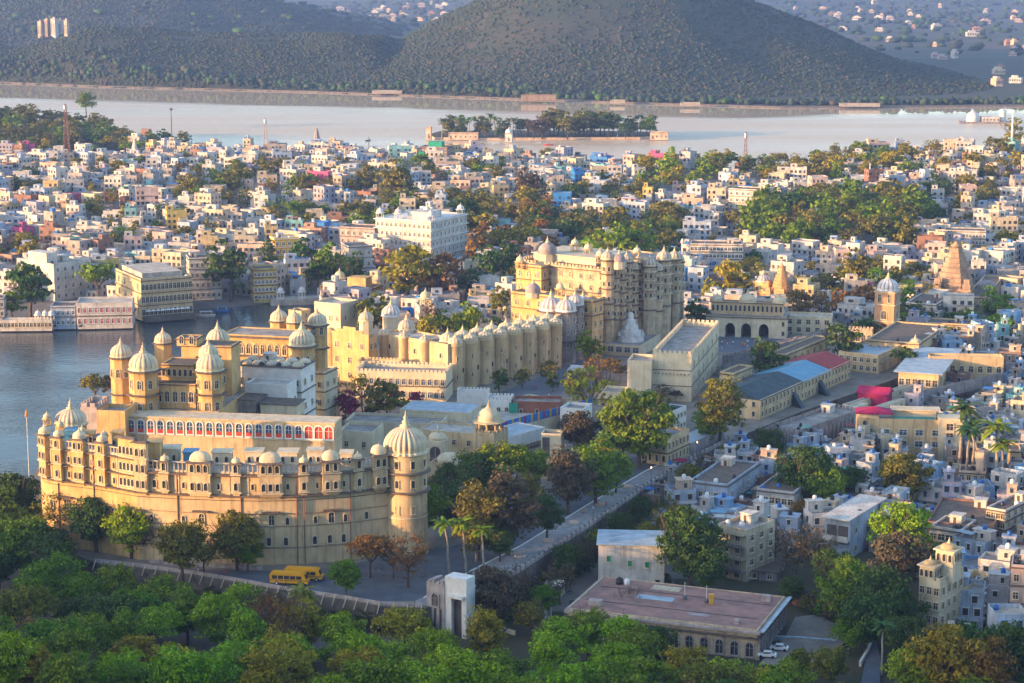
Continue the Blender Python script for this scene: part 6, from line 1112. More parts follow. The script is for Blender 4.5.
# ================================================================ THE TOWN
def hwin(w, h, fm, pm='glass', _c={}):
    k = (round(w, 1), round(h, 1), fm)
    if k not in _c:
        b = MB(); b.box(-w / 2 - .12, -.10, -.12, w / 2 + .12, .03, h + .12, 0); b.add([(-w / 2, -.115, 0), (w / 2, -.115, 0), (w / 2, -.115, h), (-w / 2, -.115, h)], [(0, 1, 2, 3)], 1); b.box(-w / 2 - .3, -.45, h + .16, w / 2 + .3, .02, h + .26, 0); _c[k] = b.mesh('window', [fm, pm])
    return _c[k]
def place_for(px, py): pass
COLW = {'warm': ['white'] * 6 + ['chalk white'] * 5 + ['cream'] * 4 + ['pale pink'] * 2 + ['peach'] * 2 + ['pale blue'] * 2 + ['grey', 'ochre', 'terracotta', 'yellow', 'brown', 'turquoise', 'lilac', 'brick'],
        'blue': ['pale blue'] * 5 + ['chalk white'] * 5 + ['lilac'] * 2 + ['sky blue'] * 3 + ['white'] * 2 + ['grey'] * 3 + ['cream', 'turquoise', 'brick', 'brown', 'peach']}
cand = []; rng = random.Random(21)
grid = {}
def gfree(x, y, r):
    i, j = int(x // 12), int(y // 12)
    for a_ in (-1, 0, 1):
        for c_ in (-1, 0, 1):
            for (u, v, q) in grid.get((i + a_, j + c_), ()):
                if (u - x) ** 2 + (v - y) ** 2 < (r + q) ** 2: return False
    return True
for k in range(42000):
    px = rng.uniform(-180, 1230); py = 128 + 430 * rng.random() ** 1.6
    x, y = G(px, py, 2)
    if y > 1745 or (inpoly(x, y, TERR) and not (px > 822 and py < 372)): continue
    if py > 345 and px < 640: continue
    if py > 338 and px < 655: continue
    if py > 300 and px < 330: continue
    if py > 548 or (py > 470 and px < 655): continue
    lowr = py > 330 and px > 640
    if 690 < px < 905 and 335 < py < 480 - (px - 690) * .36: continue
    if px < 135 and py < 160 or (px > 640 and py < 186 and rng.random() < .8) or (px > 930 and py < 160): continue
    if any(((px - q[0]) / q[2]) ** 2 + ((py - q[1]) / q[3]) ** 2 < .75 for q in BELTS if q[4] >= 14) and rng.random() < .88: continue
    w_ = rng.choice([rng.uniform(6, 10), rng.uniform(7, 13), rng.uniform(9, 17)]) if not lowr else rng.uniform(4.5, 8.5); d_ = rng.uniform(6, 10.5) if not lowr else rng.uniform(5, 9); r = (w_ + d_) / 4 * (1.02 if not lowr else .92)
    if not gfree(x, y, r): continue
    cand.append((x, y, w_, d_, r, lowr)); grid.setdefault((int(x // 12), int(y // 12)), []).append((x, y, r))
for k in range(3500):
    px, py = rng.uniform(952, 1230), rng.uniform(545, 655); x, y = G(px, py, 1.6); w_, d_ = rng.uniform(6, 11), rng.uniform(6, 10); r = (w_ + d_) / 4 * .98
    if gfree(x, y, r): cand.append((x, y, w_, d_, r, True)); grid.setdefault((int(x // 12), int(y // 12)), []).append((x, y, r))
ok = []; zs_ = ground_h(np.array([c[0] for c in cand]), np.array([c[1] for c in cand]))
tp = np.array([(a_, c_, q) for a_, c_, q in OCC])
for c, z in zip(cand, zs_):
    if c[1] < 900 and inpoly(c[0], c[1], TERR): z = TZ
    if z < 1.0: continue
    if (((tp[:, 0] - c[0]) ** 2 + (tp[:, 1] - c[1]) ** 2) < (tp[:, 2] * (.8 if c[5] else 1) + c[4] * .9) ** 2).any(): continue
    ok.append((*c, float(z)))
ok.sort(key=lambda c: c[1])
print('HOUSES', len(ok))
NIND = 240
FEAT = {'tank': 'roof tanks', 'stair': 'a roof stair room', 'awn': 'a coloured roof awning', 'terr': 'an upper roof terrace'}
small = {}; CW = ['one storey', 'two storey', 'three storey', 'four storey', 'five storey']
def house(x, y, z, w_, d_, lowr, rng):
    fl = rng.choice([1, 2, 2, 2, 3, 3] if not lowr else [1, 1, 2, 2, 2, 3]); col = rng.choice(COLW['blue' if lowr else 'warm']); fh = rng.uniform(2.9, 3.3); rot = R(rng.choice([-31, -31, -28, -36, -20, -12, -42, -5, 12]) + rng.uniform(-5, 5))
    t = bpy.data.objects.new('house', None); C.objects.link(t); t.location = (x, y, z); t.rotation_euler = (0, 0, rot); t['category'] = 'house'; t['group'] = 'houses of the old town'
    m = 'house_' + col; h = fl * fh + .8; fm = rng.choice(['white_trim', 'white_trim', 'trim', 'house_sky blue' if lowr else 'house_peach']); up = None
    b = MB(); x0, y0, x1, y1 = -w_ / 2, -d_ / 2, w_ / 2, d_ / 2; pp = rng.uniform(.6, 1.0); tq = .2
    b.add([(x0, y0, -2), (x1, y0, -2), (x1, y1, -2), (x0, y1, -2), (x0, y0, h), (x1, y0, h), (x1, y1, h), (x0, y1, h), (x0 + tq, y0 + tq, h), (x1 - tq, y0 + tq, h), (x1 - tq, y1 - tq, h), (x0 + tq, y1 - tq, h), (x0 + tq, y0 + tq, h - pp), (x1 - tq, y0 + tq, h - pp), (x1 - tq, y1 - tq, h - pp), (x0 + tq, y1 - tq, h - pp)],
          [(0, 1, 5, 4), (1, 2, 6, 5), (2, 3, 7, 6), (3, 0, 4, 7), (4, 5, 9, 8), (5, 6, 10, 9), (6, 7, 11, 10), (7, 4, 8, 11), (8, 9, 13, 12), (9, 10, 14, 13), (10, 11, 15, 14), (11, 8, 12, 15)])
    b.part('wall', m, t)
    if rng.random() < .4:
        q = rng.uniform(.4, .65); e_ = rng.uniform(2, 3.6); hh = max(3.0, h - fh * rng.choice([1, 1, 2]) - .3); b = MB(); xa = x1 - w_ * q if rng.random() < .5 else x0; b.box(xa, y0 - e_, -2, xa + w_ * q, y0 - .02, hh); k_ = b.part('front_wing', 'house_' + rng.choice([col, 'white', 'grey', 'cream', 'pale blue']), t); b = MB(); b.box(xa + .2, y0 - e_ + .2, hh - .01, xa + w_ * q - .2, y0 - .2, hh + .05); b.part('roof', 'roof_grey', k_)
        for i in range(2): o = link('window', hwin(1.0, 1.4, fm), k_); o.location = (xa + w_ * q * (.28 + .44 * i), y0 - e_, 1.0)
    r_ = MB(); r_.box(x0 + .1, y0 + .1, h - pp - .2, x1 - .1, y1 - .1, h - pp); r_.part('roof', rng.choice(['roof_grey', 'roof_grey', 'roof_pale', 'roof_pale', 'white_trim', 'terrace_top']), t)
    feat = []
    if rng.random() < .55 and fl < 4:
        uw, ud = w_ * rng.uniform(.4, .65), d_ * rng.uniform(.35, .6); ux = x0 + .3 if rng.random() < .5 else x1 - uw - .3; uy = y1 - ud - .3; b = MB(); uh = h - pp + rng.uniform(2.5, 3.1); b.box(ux, uy, h - pp - .05, ux + uw, uy + ud, uh, 0); b.box(ux - .3, uy - .3, uh, ux + uw + .3, uy + ud + .3, uh + .16, 0)
        um = m if rng.random() < .6 else 'house_' + rng.choice(['white', 'cream', 'pale blue', 'peach', 'pale pink']); u_ = b.part('upper_room', um, t); o = link('window', hwin(.9, 1.3, fm), u_); o.location = (ux + uw / 2, uy, h - pp + .8); feat.append('an upper room')
        tank(t, ux + uw * .5, uy + ud * .5, uh + .16, .6, 1.2, rng.choice(['black_tank', 'white_tank', 'blue_tank']))
    else: tank(t, rng.uniform(x0 + 1, x1 - 1), rng.uniform(0, y1 - 1), h - pp, .6, 1.2, rng.choice(['black_tank', 'black_tank', 'white_tank', 'blue_tank'])); feat.append('a water tank')
    if rng.random() < .14:
        m2 = rng.choice(['bright_blue', 'green_net', 'magenta_cloth', 'red_sheet', 'pale_blue_sheet', 'blue_sheet', 'teal_paint']); b = MB(); b.box(x0 + .4, y0 + .3, h + 1.2, x0 + w_ * .55, y0 + d_ * .5, h + 1.28); b.part('awning', m2, t); 
        for ax, ay in ((x0 + .5, y0 + .4), (x0 + w_ * .53, y0 + .4), (x0 + .5, y0 + d_ * .48), (x0 + w_ * .53, y0 + d_ * .48)): b = MB(); b.box(ax - .05, ay - .05, h - pp, ax + .05, ay + .05, h + 1.2); b.part('post', 'iron', t)
        feat.insert(0, {'bright_blue': 'a blue awning', 'green_net': 'a green awning', 'magenta_cloth': 'a magenta awning', 'red_sheet': 'a red awning', 'teal_paint': 'a teal awning'}.get(m2, 'a pale blue awning'))
    ww, wh = rng.choice([.9, 1.1, 1.3]), rng.choice([1.3, 1.5, 1.7])
    wm = hwin(ww, wh, fm)
    for f in range(fl):
        z_ = f * fh + .95; n = max(1, int(w_ / rng.uniform(2.5, 3.4)))
        for i in range(n):
            if rng.random() < .1: continue
            o = link('window', wm, t); o.location = (x0 + w_ * (i + .5) / n, y0, z_)
        n = max(1, int(d_ / rng.uniform(2.6, 3.6))); sx = 1 if rot < .05 else -1
        for i in range(n):
            if rng.random() < .15: continue
            o = link('window', wm, t); o.location = (x1 if sx > 0 else x0, y0 + d_ * (i + .5) / n, z_); o.rotation_euler = (0, 0, pi / 2 * sx)
        if f and rng.random() < .35: b = MB(); b.box(x0, y0 - 1.0, f * fh - .12, x1, y0 + .02, f * fh); b.box(x0, y0 - 1.0, f * fh, x1, y0 - .9, f * fh + .8); b.part('balcony', 'white_trim' if rng.random() < .5 else m, t); feat.append('a balcony')
    b = MB(); b.box(x0 + w_ * .12, y0 - .08, 0, x0 + w_ * .12 + 1.0, y0 + .02, 2.1); b.part('door', rng.choice(['door_wood', 'teal_paint', 'bright_blue']), t)
    AUTO.append((t, f'{col} {CW[fl - 1]} house with {feat[0]}' if col != 'brick' else f'red brick {CW[fl - 1]} house with {feat[0]}', proj(x, y, z + h / 2)[:2], None))
INV = [c for c in ok if -8 < proj(c[0], c[1], c[6])[0] < 1032]; OUT = [c for c in ok if not -8 < proj(c[0], c[1], c[6])[0] < 1032]
for c in INV[:NIND]: house(c[0], c[1], c[6], c[2], c[3], c[5], rng)
# everything beyond: the far roofs, one mass of small houses
FM = ['house_white', 'house_chalk white', 'house_cream', 'house_pale pink', 'house_peach', 'house_pale blue', 'house_grey', 'house_terracotta', 'house_ochre', 'house_lilac', 'house_turquoise', 'house_brick', 'glass', 'roof_grey', 'roof_pale', 'bright_blue', 'house_yellow', 'house_magenta', 'green_net']
big = MB(); WTS = [16, 13, 9, 6, 6, 6, 7, 2, 2, 3, 1, 2]
for (x, y, w_, d_, r, lowr, z) in INV[NIND:] + OUT:
    fl = rng.choice([1, 1, 1, 2, 2, 2, 2, 3, 4]); h = fl * 3.1 + .7; mi_ = rng.choices(range(12), WTS)[0]; rot = R(rng.choice([-31, -25, -38, -15, -5, 10]) + rng.uniform(-6, 6)); b = MB(); x0, y0, x1, y1 = -w_ / 2, -d_ / 2, w_ / 2, d_ / 2
    if rng.random() < .03: mi_ = rng.choice([16, 17, 15])
    b.box(x0, y0, -2, x1, y1, h, mi_, False); b.box(x0 + .3, y0 + .3, h - .01, x1 - .3, y1 - .3, h + .03, rng.choice([13, 14, 14, mi_]), False)
    for (ax, ay, bx, by_) in ((x0, y0, x1, y0 + .2), (x0, y1 - .2, x1, y1), (x0, y0 + .21, x0 + .2, y1 - .21), (x1 - .2, y0 + .21, x1, y1 - .21)): b.box(ax, ay, h + .002, bx, by_, h + .7, mi_, False)
    if rng.random() < .6: q = rng.uniform(.3, .55); m2 = mi_ if rng.random() < .6 else rng.choice([0, 2, 5]); b.box(x0 + .4, y1 - d_ * q - .4, h, x0 + .4 + w_ * q, y1 - .4, h + 2.7, m2, False); b.box(x0 + .4 + w_ * q * .3, y1 - d_ * q - .46, h + .9, x0 + .4 + w_ * q * .6, y1 - d_ * q - .38, h + 2.1, 12, False)
    if rng.random() < .06: b.box(x0 + .5, y0 + .4, h + 2, x1 - w_ * .3, y0 + d_ * .5, h + 2.1, rng.choice([15, 17, 18, 15]), True)
    if rng.random() < .55:
        m3 = rng.choices(range(12), WTS)[0]; q = rng.uniform(.4, .7); hh = max(3.2, h - 3.1 * rng.choice([1, 1, 2])); e_ = rng.uniform(2.5, 5); b.box(x0 + w_ * (1 - q), y0 - e_, -2, x1, y0 - .01, hh, m3, False); b.box(x0 + w_ * (1 - q) + .3, y0 - e_ + .3, hh, x1 - .3, y0 - .3, hh + .04, rng.choice([13, 14]), False)
        for i in range(2): b.box(x0 + w_ * (1 - q) + w_ * q * (.2 + .45 * i), y0 - e_ - .06, 1, x0 + w_ * (1 - q) + w_ * q * (.2 + .45 * i) + 1.1, y0 - e_ - .005, 2.5, 12, False)
    if rng.random() < .5: q = rng.uniform(1.2, 2.4); u = rng.uniform(x0 + .5, x1 - q - .5); b.box(u, y0 + 1, h + .01, u + q, y0 + 1 + q, h + rng.uniform(1, 2.4), rng.choice([0, 1, mi_, 12, 15]), False)
    for f in range(fl):
        n = max(2, int(w_ / 2.6))
        for i in range(n):
            if rng.random() < .2: continue
            u = x0 + w_ * (i + .5) / n; ws_ = rng.uniform(.5, .95); b.box(u - ws_, y0 - .07, f * 3.1 + .8, u + ws_, y0 - .01, f * 3.1 + 2.5, 12, False)
        n = max(2, int(d_ / 3))
        for i in range(n):
            if rng.random() < .3: continue
            v = y0 + d_ * (i + .5) / n; q = x1 if rot < .05 else x0 - .06; b.box(q + .01, v - .55, f * 3.1 + 1, q + .07, v + .55, f * 3.1 + 2.5, 12, False)
        if f and rng.random() < .3: b.box(x0, y0 - .9, f * 3.1 - .12, x1, y0 - .02, f * 3.1 + .7, mi_, False)
    c_, s_ = cos(rot), sin(rot); big.add([(x + u * c_ - v * s_, y + u * s_ + v * c_, z + q) for u, v, q in b.v], b.f); big.m[-len(b.m):] = b.m
o = big.part('distant_town_roofs', FM); o['kind'] = 'stuff'
# ================================================================ WALLS, VEHICLES, POLES, PEOPLE
def edge_wall(name, label, cat, pts, z, h, th, m, posts=0, pm='white_trim', slant=False):
    P = [G(px, py, z) for px, py in pts]; cx_ = sum(p[0] for p in P) / len(P); cy_ = sum(p[1] for p in P) / len(P); t = thing(name, label, cat, (cx_, cy_, z)); L = [(x - cx_, y - cy_) for x, y in P]; ring(L, 0, h, th / 2, m, 'wall', t, -th / 2)
    if posts:
        for (x, y) in dense(L, posts): b = MB(); b.box(x - .22, y - .22, 0, x + .22, y + .22, h + .35); b.part('post', pm, t)
    if slant:
        Q = dense(L, slant); O = offs(Q, 1.9)
        for (x, y), (u, v) in zip(Q, O): b = MB(); b.tube((x, y, h - .1), (u, v, -1.6), .16, .16, 5); b.part('strut', pm, t)
    return t
edge_wall('parapet_wall', 'low white parapet with slanting struts along the terrace edge above the forest', 'parapet', [(96, 562), (134, 566), (193, 574), (236, 581), (291, 591), (347, 599), (380, 605), (422, 607)], TZ, .8, .3, 'mauve_stone', 0, pm='trim', slant=3.2)
edge_wall('parapet_wall', 'weathered stone parapet with posts along the tree lined promenade', 'parapet', [(470, 595), (515, 574.5), (593, 524.5), (651, 484.5), (700, 455.5), (728, 441)], TZ, 1.1, .4, 'mauve_stone', 3.0, 'terrace_stone')
edge_wall('kerb_wall', 'thin pale kerb between the road and the stone promenade', 'kerb', [(424, 598), (470, 571.5), (520, 546.5), (590, 503.5), (645, 471.5), (699, 445.5)], TZ, .18, .3, 'white_trim')
edge_wall('railing', 'white railing at the foot of the curved palace front beside the road', 'railing', [(150, 563), (236, 569), (262, 570)], TZ, .9, .08, 'mauve_stone', 2.4, 'mauve_stone')
edge_wall('garden_wall', 'low pale capped wall dropping from the ruined gate into the trees', 'wall', [(456, 620), (480, 626), (500, 632), (515, 637)], 1.2, 1.4, .5, 'pale_plaster')
edge_wall('garden_wall', 'short white wall beside a white shed below the promenade', 'wall', [(519, 612), (530, 616), (541, 620)], 1.2, 3.0, .5, 'white_trim')
edge_wall('yard_wall', 'brick yard wall curving behind the two parked white cars', 'wall', [(792, 604), (815, 611), (838, 612)], 1.6, 2.0, .5, 'brick')
edge_wall('yard_wall', 'pale blue low wall along the yard beyond the parked cars', 'wall', [(772, 640), (800, 641), (836, 644)], 1.6, 1.0, .5, 'pale_blue_sheet')
edge_wall('garden_wall', 'white plastered low wall at the lane near the yellow green tree', 'wall', [(860, 668), (868, 655), (874, 640)], 1.2, 1.6, .5, 'white_trim')
# ruined white gate
S = Site(466, 643, 580, 427, 480, .8, -31); t = thing('ruined_gate', 'crumbling white gate with a tall dark opening at the end of the parapet', 'gate', (S.o[0], S.o[1], .8), S.rot); w_, d_, h_ = S.w, 4.0, S.h
b = MB(); b.box(0, 0, -1, w_ * .46, d_, h_ * .86); b.part('broken_pier', 'mauve_stone', t); b = MB(); b.box(w_ * .46, .2, -1, w_ * .62, d_, h_); b.box(w_ * .88, .2, -1, w_, d_, h_); b.box(w_ * .62, .2, h_ * .68, w_ * .88, d_, h_); b.part('gate_wall', 'white_trim', t); b = MB(); b.box(w_ * .62, 1.4, -1, w_ * .88, 1.6, h_ * .68); b.part('gate_leaf', 'dark_stone', t)
window(t, w_ * .22, 0, h_ * .5, 0, 1.8, 3.0, 'arch', 'mauve_stone', 'dark_stone', 'archway')
for u in (.06, .2, .34): b = MB(); b.box(w_ * u, -.3, -1, w_ * u + .35, .02, h_ * .46); b.part('rib', 'dark_stone', t)
for u, q in ((.02, .5), (.12, .9), (.24, .4), (.34, .8)): b = MB(); b.box(w_ * u, .1, h_ * .86 - .05, w_ * u + .8, d_ - .2, h_ * .86 + q); b.part('broken_top', 'mauve_stone', t)
b = MB(); b.box(w_ * .55, -1.0, h_ * .69, w_ * .95, .22, h_ * .73); b.part('hood', 'white_trim', t)
B('white_shed', 'small white shed with a pale roof among the trees below the promenade', 'shed', (560, 600, 586, 543, 571, -15), 'white_trim', 'house_cream', 1, 2, 1, z0=1.2, eaves=[], d=5, para=.1)
B('white_shed', 'open white walled shelter beside the green leafy yard under the promenade', 'shed', (545, 622, 611, 520, 552, -20), 'white_trim', 'teal_paint', 1, 3, 1, z0=1.2, eaves=[], d=5, para=.1)
# two yellow buses
def bus(label, px, py, rz):
    t = thing('bus', label, 'bus', (*G(px, py, TZ), TZ + .012), rz, 'yellow buses on the palace road'); L, W_ = 9.4, 2.4
    b = MB(); v = [(0, .55), (0, 1.35), (.35, 1.5), (.9, 2.75), (1.3, 2.95), (L - .2, 2.95), (L, 2.7), (L, .55)]
    b.add([(x, -W_ / 2, z) for x, z in v] + [(x, W_ / 2, z) for x, z in v], [tuple(range(7, -1, -1)) and (0, 7, 6, 5, 4, 3, 2, 1), tuple(range(8, 16))] + [(i, (i + 1) % 8, 8 + (i + 1) % 8, 8 + i) for i in range(8)]); b.part('body', 'bus_yellow', t)
    for s_ in (-1, 1):
        for i in range(5): b = MB(); x = 1.55 + i * 1.5; y_ = s_ * (W_ / 2 + .015); b.add([(x, y_, 1.55), (x + 1.32, y_, 1.55), (x + 1.32, y_, 2.4), (x, y_, 2.4)], [(0, 1, 2, 3)]); b.part('window', 'glass', t)
        b = MB(); b.box(.1, s_ * (W_ / 2 + .02) - .015, 1.2, L - .1, s_ * (W_ / 2 + .02) + .015, 1.34); b.part('side_stripe', 'dark_stone', t)
    b = MB(); b.add([(.40, -1.0, 1.56), (.40, 1.0, 1.56), (.86, 1.0, 2.68), (.86, -1.0, 2.68)], [(0, 1, 2, 3)]); b.v = [(x - .03, y, z + .01) for x, y, z in b.v]; b.part('windscreen', 'glass', t)
    for x in (1.3, L - 1.7):
        for s_ in (-1, 1): b = MB(); b.lathe(0, 0, [(.46, -.14), (.46, .14)], 14, 0, capb=True); b.v = [(x + p, s_ * (W_ / 2 - .08) + r, .46 + q) for p, q, r in b.v]; k = b.part('wheel', 'tyre', t); c_ = MB(); c_.lathe(0, 0, [(.24, -.155), (.24, .155)], 10, 0, capb=True); c_.v = [(x + p, s_ * (W_ / 2 - .08) + r, .46 + q) for p, q, r in c_.v]; c_.part('rim', 'white_metal', k)
    for s_ in (-.8, .8): b = MB(); b.box(-.03, s_ - .14, .95, .03, s_ + .14, 1.15); b.part('headlight', 'white_metal', t)
    b = MB(); b.box(1.6, -.9, 2.951, L - .6, .9, 3.12); b.part('roof_rack', 'bus_yellow', t); b = MB(); b.box(-.1, -1.1, .5, .02, 1.1, .75); b.part('bumper', 'iron', t); return t
bus('yellow bus with dark windows parked in front at the curved palace wall', 309, 585, R(180 - 9)); bus('second yellow bus half hidden behind the other one on the palace road', 323, 580.5, R(180 - 9))
def car(label, px, py, rz, z=2.36):
    t = thing('parked_car', label, 'car', (*G(px, py, z), z), rz, 'white cars parked beside the brick hall'); b = MB(); pr = [(-2.05, .35), (-2.1, .75), (-1.3, .92), (-.7, 1.42), (.9, 1.45), (1.7, .98), (2.1, .85), (2.1, .35)]; W_ = .85; ins = [1, 1, 1, .82, .82, 1, 1, 1]
    b.add([(x, -W_ * q, z) for (x, z), q in zip(pr, ins)] + [(x, W_ * q, z) for (x, z), q in zip(pr, ins)], [(0, 7, 6, 5, 2, 1), (2, 5, 4, 3), (8, 9, 10, 13, 14, 15), (10, 11, 12, 13)] + [(i, (i + 1) % 8, 8 + (i + 1) % 8, 8 + i) for i in range(8)]); b.part('body', 'car_white', t)
    for s_ in (-1, 1): b = MB(); y_ = lambda q: s_ * (W_ * q + .012); b.add([(-1.0, y_(.97), .98), (1.4, y_(.97), 1.0), (.85, y_(.84), 1.38), (-.6, y_(.84), 1.36)], [(0, 1, 2, 3)]); b.part('side_window', 'glass', t)
    b = MB(); b.add([(-1.27, -.74, .96), (-1.27, .74, .96), (-.74, .66, 1.38), (-.74, -.66, 1.38)], [(0, 1, 2, 3)]); b.v = [(x - .03, y, z + .02) for x, y, z in b.v]; b.part('windscreen', 'glass', t); b = MB(); b.add([(1.66, -.74, 1.0), (1.66, .74, 1.0), (.95, .66, 1.42), (.95, -.66, 1.42)], [(0, 1, 2, 3)]); b.v = [(x + .03, y, z + .02) for x, y, z in b.v]; b.part('rear_window', 'glass', t)
    for x in (-1.3, 1.35):
        for s_ in (-1, 1): b = MB(); b.lathe(0, 0, [(.33, -.1), (.33, .1)], 12, 0, capb=True); b.v = [(x + p, s_ * .78 + r, .33 + q) for p, q, r in b.v]; b.part('wheel', 'tyre', t)
    for s_ in (-.6, .6): b = MB(); b.box(-2.13, s_ - .15, .62, -2.07, s_ + .15, .76); b.part('headlight', 'glass', t); b = MB(); b.box(2.07, s_ - .12, .68, 2.13, s_ + .12, .82); b.part('tail_light', 'red_paint', t)
    return t
car('white car parked close beside the corner of the brick hall', 767, 657, R(-12)); car('white car parked farther out in the yard behind the other one', 779, 650, R(-14))
# pickup style van with a red band below the road wall
t = thing('parked_van', 'long white van with a red side band below the promenade wall', 'van', (*G(652, 513, 1.6), 1.62), R(-5)); b = MB(); pr = [(-3, .4), (-3, 1.2), (-2.4, 1.4), (-2.0, 2.2), (3, 2.3), (3, .4)]; b.add([(x, -.95, z) for x, z in pr] + [(x, .95, z) for x, z in pr], [(0, 5, 4, 3, 2, 1), (6, 7, 8, 9, 10, 11)] + [(i, (i + 1) % 6, 6 + (i + 1) % 6, 6 + i) for i in range(6)]); b.part('body', 'car_white', t); b = MB(); b.box(-2.9, -.975, 1.0, 2.95, -.955, 1.4); b.part('side_band', 'red_paint', t)
b = MB(); b.box(-1.8, -.975, 1.5, 2.8, -.957, 2.0); b.part('window', 'glass', t)
for x in (-2, 2):
    for s_ in (-1, 1): b = MB(); b.lathe(0, 0, [(.38, -.1), (.38, .1)], 12, 0, capb=True); b.v = [(x + p, s_ * .88 + r, .38 + q) for p, q, r in b.v]; b.part('wheel', 'tyre', t)
# street lamps along the promenade
for i, (px, py, lit, lab) in enumerate(((651, 482, 1, 'lit street lamp on the parapet beside the two grey terraced houses'), (697, 456, 1, 'lit street lamp on the parapet in front of the cream two storey house'), (593, 523, 0, 'unlit street lamp on the parapet above the plain green shuttered house'), (515, 573, 0, 'unlit street lamp on the parapet close behind the ruined white gate'))):
    P = G(px, py, TZ); t = thing('street_lamp', lab, 'street lamp', (*P, TZ), 0, 'street lamps along the promenade parapet'); b = MB(); b.lathe(0, 0, [(.09, 0), (.06, 4.0)], 6, 0); b.part('post', 'iron', t); b = MB(); b.lathe(0, 0, [(.05, 4.0), (.16, 4.15), (.18, 4.4), (.05, 4.6)], 10, 0); b.part('lamp_head', 'lamp_glow' if lit else 'white_metal', t)
# planters round the promenade trees
for i, (px, py) in enumerate(((455, 590), (482, 575), (520, 556), (548, 541), (574, 523), (600, 505), (628, 487))):
    t = thing('tree_planter', 'low round stone tree seat on the promenade', 'planter', (*G(px, py, TZ), TZ + .012), 0, 'round tree seats along the promenade'); b = MB(); b.lathe(0, 0, [(1.5, -.02), (1.5, .45), (1.15, .45), (1.15, .3)], 16, 0); b.part('stone_ring', 'house_peach', t); b = MB(); b.lathe(0, 0, [(1.16, .0), (1.16, .28)], 16, 0); b.part('soil', 'forest_floor', t); AUTO.append((t, 'low round stone tree seat', (px, py), 'on the promenade'))
def pole(name, label, px, by, ty, z, r, m, tip=None, lattice=False, Y=None):
    P = G(px, by, z); h = zt(P[1], ty) - z; t = thing(name, label, 'mast' if lattice else 'pole', (*P, z))
    if lattice:
        b = MB(); n = max(5, int(h / 3)); w_ = lambda q: r * (1 - .7 * q)
        for sx, sy in ((-1, -1), (1, -1), (1, 1), (-1, 1)): b.tube((sx * r, sy * r, -1), (sx * w_(1), sy * w_(1), h), .22, .14, 4)
        b.part('mast_legs', m, t); b = MB()
        for k in range(n):
            q0, q1 = k / n, (k + 1) / n; c0 = [(-w_(q0), -w_(q0)), (w_(q0), -w_(q0)), (w_(q0), w_(q0)), (-w_(q0), w_(q0))]; c1 = [(-w_(q1), -w_(q1)), (w_(q1), -w_(q1)), (w_(q1), w_(q1)), (-w_(q1), w_(q1))]
            for j in range(4): b.tube((*c0[j], h * q0), (*c1[(j + 1) % 4], h * q1), .12, .12, 3); b.tube((*c1[j], h * q1), (*c1[(j + 1) % 4], h * q1), .12, .12, 3)
        b.part('lattice', m, t); b = MB()
        for a_ in (0, 2.1, 4.2): b.rbox(w_(1) * 1.8 * cos(a_), w_(1) * 1.8 * sin(a_), h - 4, h - 1, .5, .9, a_)
        b.part('antennas', 'white_metal', t)
    else:
        b = MB(); b.lathe(0, 0, [(r * 1.6, -.5), (r, h * .1), (r * .6, h)], 8, 0); b.part('pole', m, t)
        if tip: b = MB(); b.lathe(0, 0, [(.1, h - .3), (r * 3.5, h), (r * 2.2, h + 1.2), (.05, h + 1.8)], 10, 0); b.part('tip', tip, t)
    return t
pole('flagpole', 'tall thin white pole with an orange tip beside the lake and crescent palace', 32, 540, 416, .5, .13, 'white_metal', 'cloth_orange')
pole('flagpole', 'very tall white flagpole beside the end towers of the great palace', 681, 333, 243, TZ, .22, 'white_metal', 'white_metal')
pole('radio_mast', 'red and white lattice mast on the wooded far shore hill', 67, 152, 104, 10, 2.2, 'rust_iron', lattice=True); pole('radio_mast', 'pale lattice mast near the grey spire by the far lake', 266, 158, 118, 5, 1.8, 'house_peach', lattice=True); pole('radio_mast', 'thin dark lattice mast rising against the lake above the town trees', 745, 178, 132, 3, 1.7, 'rust_iron', lattice=True)
pole('light_pole', 'dark pole with a lamp crown standing before the far lake', 172, 146, 110, 8, .5, 'iron', 'iron'); pole('light_pole', 'slim white pole above the trees near the lake shore', 869, 200, 163, 3, .45, 'white_metal'); pole('light_pole', 'tall white tapered pole beside the orange tinged trees near the observatory', 1011, 160, 112, 15, .9, 'white_metal', 'white_metal'); pole('light_pole', 'short dark pole on the rim of the far lake below the island', 369, 160, 137, 3, .4, 'iron')
# boats
def boat(label, px, py, L, rz, m='house_white', roof='canvas', z=0.0):
    t = thing('boat', label, 'boat', (*G(px, py, 0), .05), rz, 'boats on the water'); b = MB(); n = 9; up = []; dn = []
    for i in range(n): q = i / (n - 1) * 2 - 1; w_ = L * .17 * (1 - abs(q) ** 2.4) + .05; up.append((q * L / 2, w_, .9 + .35 * q * q)); dn.append((q * L / 2 * .86, w_ * .55, -.2))
    o = [(x, -y, z) for x, y, z in up]; d2 = [(x, -y, z) for x, y, z in dn]; b.add(up + dn + o + d2, [q for i in range(n - 1) for q in ((i + 1, i, n + i, n + i + 1), (2 * n + i, 2 * n + i + 1, 3 * n + i + 1, 3 * n + i), (i, i + 1, 2 * n + i + 1, 2 * n + i))]); b.part('hull', m, t)
    if roof: b = MB(); b.box(-L * .3, -L * .12, 2.4, L * .3, L * .12, 2.55); b.part('roof', roof, t)
    if roof:
        for sx in (-1, 1):
            for sy in (-1, 1): b = MB(); b.box(sx * L * .28 - .05, sy * L * .11 - .05, .8, sx * L * .28 + .05, sy * L * .11 + .05, 2.4); b.part('post', 'white_metal', t)
    return t
boat('long white roofed boat moored off the lakeside steps near the dark tree', 206, 317, 9, R(8)); boat('small white launch on the far lake before the island', 548, 145.5, 9, R(3), 'red_paint', 'red_sheet')
